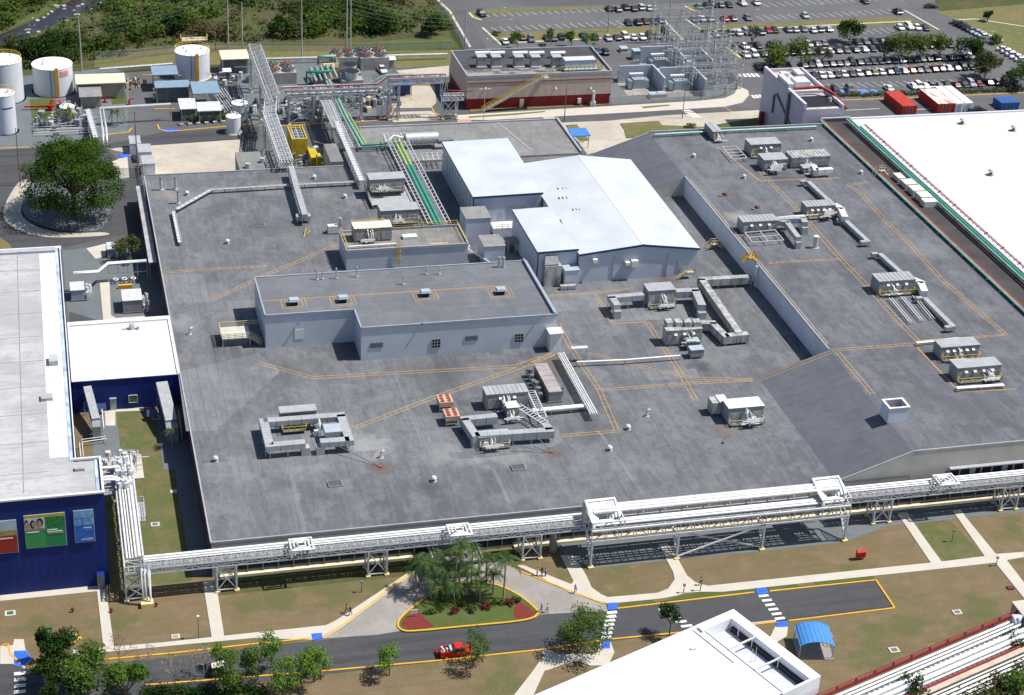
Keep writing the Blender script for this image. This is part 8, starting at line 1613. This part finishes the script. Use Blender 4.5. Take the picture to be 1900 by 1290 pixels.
for k,(px,py,lab) in enumerate(((84,238,'small palm behind the nearest white tank'),(112,232,'small palm in front of the small white tank, left'),(132,230,'small palm in front of the small white tank, right'),(208,232,'small palm by the pipe gantry, left'),(219,233,'small palm by the pipe gantry, right'))):
    p=G(px,py); t=thing('small_palm',lab,'palm',(p.x,p.y,0),'small palms in the tank yard'); palm_mesh(t,p.x,p.y,3.8,2.3,12,230+k,L_palm,.13,1.0)
for k in range(9):
    px=341+k*15.5; py=231-k*1.05; p=G(px,py); t=thing('small_palm','%s little palm from the left in the kerb planters'%ORD[k],'palm',(p.x,p.y,0),'little palms along the yellow kerb'); palm_mesh(t,p.x,p.y,2.2,1.5,9,240+k,L_palm,.08,.9)
    q=G(px-4,py+2.5); part(MB().box(q.x-.5,q.x+.5,q.y-.4,q.y+.4,.02,.6),'planter',concrete,t)
p=G(320,832); t=thing('small_palm','small palm on the grass between the annex and the plant wall','palm',(p.x,p.y,0)); palm_mesh(t,p.x,p.y,3.6,1.7,14,260,L_palm,.12,.8)
for k,(px,py,m,r,lab) in enumerate(((905,1128,L_red,1.1,'dark red shrub at the right of the island bed'),(925,1122,L_mid,.9,'green shrub in front of the palm that stands apart'),(880,1136,L_olive,1.0,'yellowish shrub in the middle of the island'),(845,1140,L_red,.9,'dark red shrub in front of the short palms'),(800,1142,L_mid,1.0,'green shrub left of the notice board'),(815,1128,L_dark,1.4,'dark shrub below the big bushy palm'),(855,1122,L_dark,1.5,'dark shrub below the tallest palm'),(946,1124,L_red,1.0,'red-leaved shrub nearest the red mulch tip'),(958,1118,L_olive,.8,'pale shrub at the right end of the palm bed'))):
    p=G(px,py); b=MB(); foliage(b,blobset(p.x,p.y,.75,r,r,.6,4,.55,k),240,.28,300+k); solo(b,'shrub',m,lab,'shrub','shrubs on the planted island')
# scrub beyond the fence: one mass nobody could count
def proj(v):
    d=V(v)-CAM; k=d.dot(CF); return 950+FOC*d.dot(CR)/k, 645-FOC*d.dot(CU)/k
def inpoly(x,y,P):
    c=False; j=len(P)-1
    for i in range(len(P)):
        if (P[i][1]>y)!=(P[j][1]>y) and x<(P[j][0]-P[i][0])*(y-P[i][1])/(P[j][1]-P[i][1])+P[i][0]: c=not c
        j=i
    return c
SCR=[(-60,140),(60,132),(185,112),(300,92),(390,76),(640,74),(700,78),(730,70),(835,62),(838,40),(800,-40),(-60,-40)]
CRK=[(-60,80),(30,46),(90,20),(140,-10),(225,-10),(195,10),(150,30),(100,50),(60,72),(-60,106)]
GRS=[(640,78),(700,64),(840,62),(840,92),(640,90)]
rr=random.Random(77); b=MB(); bl=[]
while len(bl)<1500:
    q=V((rr.uniform(-50,150),rr.uniform(495,690),0)); x,y=proj(q)
    if inpoly(x,y,SCR) and not inpoly(x,y,CRK) and not inpoly(x,y,GRS):
        dn=math.sin(q.x*.11+1)*math.sin(q.y*.09)+.5*math.sin(q.x*.27)*math.sin(q.y*.31+2)
        if rr.random()<.75+.4*dn: r=rr.uniform(1.1,3.0)*(1.2 if dn>0 else .7); bl.append((q.x,q.y,r*.55,r,r,r*.75))
kd=[0 if math.sin(q[0]*.07+q[1]*.05)+rr.gauss(0,.5)>-.3 else (1 if math.sin(q[0]*.05-q[1]*.08)>-.2 else 2) for q in bl]
for w_ in range(3): foliage(b,[q for q,c in zip(bl,kd) if c==w_],int(52000*kd.count(w_)/len(bl)),.95,8+w_,.7,w_)
solo(b,'scrub_woodland',[L_scrub,leaf('bright_scrub',(.06,.1,.02),(.13,.19,.045),.1),leaf('dry_scrub',(.07,.06,.03),(.13,.11,.06),.1)],'dense green scrub beyond the rear fence and around the creek','scrub',None,'stuff',loc=(40,560,0))
for k,(px,py,h,r,lab) in enumerate(((70,118,8,6.5,'dark rounded tree clump behind the broad white tank'),(112,100,7,5,'dark tree at the scrub edge behind the first grey pole'),(330,60,6,4.5,'dark scrub tree left of the tall pole pair'),(705,60,6.5,5,'dark tree at the right end of the scrub'),(800,66,6,4,'dark tree beside the driveway fence'),(520,66,6,4,'dark tree behind the lattice bridge'))):
    tree('scrub_tree',lab,px,py,h,r,h*.45,L_dark,900,.9,.25,12,.42,None,400+k)
b=MB()
for k in range(60): q=G(40+170*rr.random(),6+60*rr.random()); x,y=proj(q); b.obox(q,rr.uniform(.3,1.6),rr.uniform(.3,1),.0,rr.uniform(.15,.5),rr.random()*3) if inpoly(x,y,CRK) else None
solo(b,'creek_stones',mat('creek_stone',(.4,.38,.36),.9,var=.2),'pale stones and debris scattered along the creek','stones',None,'stuff')
# ================================================================== PEOPLE
def skin_mesh(nm, chains, root=0):
    vs=[]; es=[]; rs=[]
    def vid(p,r):
        for i,q in enumerate(vs):
            if (V(q)-V(p)).length<1e-4: return i
        vs.append(tuple(p)); rs.append(r); return len(vs)-1
    for ch in chains:
        ids=[vid(p,r) for p,r in ch]
        for a,c in zip(ids,ids[1:]): es.append((a,c))
    me=bpy.data.meshes.new(nm); me.from_pydata(vs,es,[]); o=bpy.data.objects.new(nm,me); COL.objects.link(o)
    md=o.modifiers.new('s','SKIN'); sv=me.skin_vertices[0].data
    for i,r in enumerate(rs): sv[i].radius=(r,r); sv[i].use_root=(i==root)
    md.use_smooth_shade=True; sb=o.modifiers.new('u','SUBSURF'); sb.levels=1; sb.render_levels=1
    dg=bpy.context.evaluated_depsgraph_get(); out=bpy.data.meshes.new_from_object(o.evaluated_get(dg)); bpy.data.objects.remove(o); bpy.data.meshes.remove(me); return out
def pose(kind):
    st={'stand':(.02,-.02,.04,-.04),'walk':(.34,-.32,-.28,.3),'stroll':(.2,-.22,-.16,.18)}[kind]
    J={}; J['pel']=V((0,0,.95)); J['wst']=V((0,0,1.08)); J['chs']=V((0,-.01,1.28)); J['nk']=V((0,0,1.46)); J['hd']=V((0,-.02,1.58)); J['top']=V((0,-.01,1.68))
    for s,nm,f,ar in ((-1,'L',st[0],st[2]),(1,'R',st[1],st[3])):
        J['hip'+nm]=V((.09*s,0,.9)); J['kn'+nm]=V((.1*s,-.5*f-.03,.5)); J['an'+nm]=V((.1*s,-.95*f+(.1 if f<-.1 else 0),.09+(.06 if f<-.1 else 0))); J['toe'+nm]=J['an'+nm]+V((.02*s,-.17,-.05))
        J['sh'+nm]=V((.19*s,0,1.4)); J['el'+nm]=V((.25*s,-.3*ar+.02,1.13)); J['wr'+nm]=V((.26*s,-.62*ar-.06,.88)); J['pm'+nm]=J['wr'+nm]+V((0,-.02-.05*ar,-.07))
    return J
PM={}
def pmesh(kind):
    if kind in PM: return PM[kind]
    J=pose(kind); ch=[[(J['pel'],.12),(J['wst'],.11),(J['chs'],.13),(J['nk'],.055),(J['hd'],.085),(J['top'],.08)]]
    for n in 'LR':
        ch.append([(J['pel'],.12),(J['hip'+n],.085),(J['kn'+n],.055),(J['an'+n],.04),(J['toe'+n],.035)])
        ch.append([(J['chs'],.13),(J['sh'+n],.055),(J['el'+n],.042),(J['wr'+n],.03),(J['pm'+n],.034)])
        s=-1 if n=='L' else 1
        for k in range(4): a=J['pm'+n]+V((.004*s,(k-1.5)*.02,-.03)); ch.append([(J['pm'+n],.034),(a,.010),(a+V((0,-.004,-.03-.004*(1.5-abs(k-1.5)))),.009),(a+V((-.012*s,-.008,-.055)),.008)])
        a=J['pm'+n]+V((-.01*s,-.035,-.005)); ch.append([(J['pm'+n],.034),(a,.011),(a+V((-.008*s,-.012,-.028)),.009)])
    body=skin_mesh('person_body',ch)
    sh=[[(J['pel']+V((0,0,.03)),.135),(J['wst'],.13),(J['chs'],.15),(J['nk']-V((0,0,.05)),.075)]]
    for n in 'LR': sh.append([(J['chs'],.15),(J['sh'+n],.075),(J['el'+n],.058)])
    tr=[[(J['pel'],.138),(J['pel']+V((0,0,.06)),.13)]]
    for n in 'LR': tr.append([(J['pel'],.138),(J['hip'+n],.1),(J['kn'+n],.075),(J['an'+n]+V((0,0,.03)),.062)])
    PM[kind]=(body,skin_mesh('shirt',sh),skin_mesh('trousers',tr),J); return PM[kind]
skin_m=mat('skin',(.35,.2,.13),.6,var=.05); hair_m=mat('hair',(.02,.015,.012),.7,var=0); shoe_m=mat('shoe',(.03,.03,.03),.6,var=0)
def person(label,px,py,kind,rz,shirt,trous,cap=None):
    body,sh,tr,J=pmesh(kind); p=G(px,py); z=.125
    o=bpy.data.objects.new('person',body if not body.materials else body); COL.objects.link(o); o.location=(p.x,p.y,z); o.rotation_euler.z=rz; ORG[o.name]=V((0,0,0)); _tag(o,label,'person')
    if not body.materials: body.materials.append(skin_m)
    for nm,me,c in (('shirt',sh,shirt),('trousers',tr,trous)):
        m2=me.copy(); m2.materials.clear(); m2.materials.append(mat('cloth_%.2f_%.2f_%.2f'%c,c,.8,var=.08,scale=4)); q=bpy.data.objects.new(nm,m2); COL.objects.link(q); q.parent=o
    b=MB(); b.ell((0,.005,1.655),.098,.108,.085,12,0,5,True); b.ell((0,.04,1.6),.09,.075,.1,10,0,5); part(b,'hair',hair_m if cap is None else mat('cap_%.2f'%cap[0],cap,.6,var=0),o)
    for s in (-1,1):
        part(MB().ell((.035*s,-.105,1.6),.014,.01,.009,6,0,4),'eye',hair_m,o); part(MB().ell((.1*s,0,1.59),.015,.025,.035,6,0,4),'ear',skin_m,o)
        a=J['an'+('L' if s<0 else 'R')]; part(MB().ell((a.x,a.y-.06,a.z-.045),.05,.14,.05,8,0,4),'shoe',shoe_m,o)
    part(MB().ell((0,-.115,1.575),.013,.022,.025,6,0,4),'nose',skin_m,o); part(MB().ell((0,-.1,1.535),.03,.01,.008,6,0,4),'mouth',mat('lips',(.25,.1,.08),.6,var=0),o); return o
for a in (('person in a pink top walking on the pavement left of the drive',643,1138,'walk',R(120),(.5,.2,.22),(.06,.05,.05)),('person in dark clothes just right of the pink-topped walker',650,1143,'walk',R(135),(.03,.03,.035),(.03,.03,.04)),
    ('person in a white and blue top, left of the group of three by the entrance',996,1069,'stand',R(80),(.5,.55,.65),(.03,.035,.06)),('person in a black top, middle of the group of three by the entrance',1005,1069,'stand',R(-20),(.02,.02,.022),(.05,.05,.06)),('person in a light blue shirt, right of the group of three by the entrance',1012,1070,'stand',R(-80),(.3,.42,.62),(.06,.06,.08)),
    ('person in a pale shirt striding along the diagonal pavement',1067,1101,'walk',R(150),(.55,.55,.55),(.05,.05,.06)),('person in a navy top standing at the tip of the planted island',1004,1137,'stroll',R(60),(.04,.06,.16),(.04,.05,.09)),('person in a white shirt standing at the tip of the planted island',1015,1137,'stroll',R(60),(.62,.62,.62),(.08,.08,.1)),
    ('person in dark clothes walking at the curve of the path by the low lamp',1299,1087,'stroll',R(-100),(.03,.03,.03),(.05,.045,.04)),('person in navy crossing the left crosswalk',1126,1179,'walk',R(20),(.05,.08,.25),(.03,.04,.09)),('person in dark clothes crossing the middle crosswalk',1253,1146,'walk',R(200),(.04,.04,.045),(.03,.03,.035))):
    person(*a)
# ================================================================== CAMERA, SUN, SKY
cam = bpy.data.cameras.new('camera'); co = bpy.data.objects.new('camera', cam); COL.objects.link(co)
cam.lens = 36*FOC/1900; cam.sensor_width = 36; cam.clip_end = 6000; cam.clip_start = 1
co.matrix_world = Matrix(((CR.x,CU.x,-CF.x,CAM.x),(CR.y,CU.y,-CF.y,CAM.y),(CR.z,CU.z,-CF.z,CAM.z),(0,0,0,1)))
sc.camera = co
EL, AZ = 59, 9
sd = V((math.cos(R(EL))*math.cos(R(AZ)), -math.cos(R(EL))*math.sin(R(AZ)), math.sin(R(EL))))
sun = bpy.data.lights.new('sun', 'SUN'); sun.energy = 4.4; sun.angle = R(.5); sun.color = (1,.955,.89)
so = bpy.data.objects.new('sun', sun); COL.objects.link(so); so.rotation_euler = sd.to_track_quat('Z','Y').to_euler(); so.location = (100,200,300)
w = bpy.data.worlds.new('World'); sc.world = w; w.use_nodes = True
N_, L_ = w.node_tree.nodes, w.node_tree.links
sk = N_.new('ShaderNodeTexSky'); sk.sky_type = 'NISHITA'; sk.sun_disc = False; sk.sun_elevation = R(EL); sk.sun_rotation = R(90+AZ); sk.air_density = 1.0; sk.dust_density = .8
L_.new(sk.outputs[0], N_['Background'].inputs[0]); N_['Background'].inputs[1].default_value = .085
sc.view_settings.view_transform = 'Standard'; sc.view_settings.look = 'None'; sc.view_settings.exposure = EXPO if 'EXPO' in globals() else 0; sc.view_settings.gamma = 1
sc.cycles.max_bounces = 5; sc.cycles.diffuse_bounces = 2; sc.cycles.glossy_bounces = 2; sc.cycles.transmission_bounces = 2
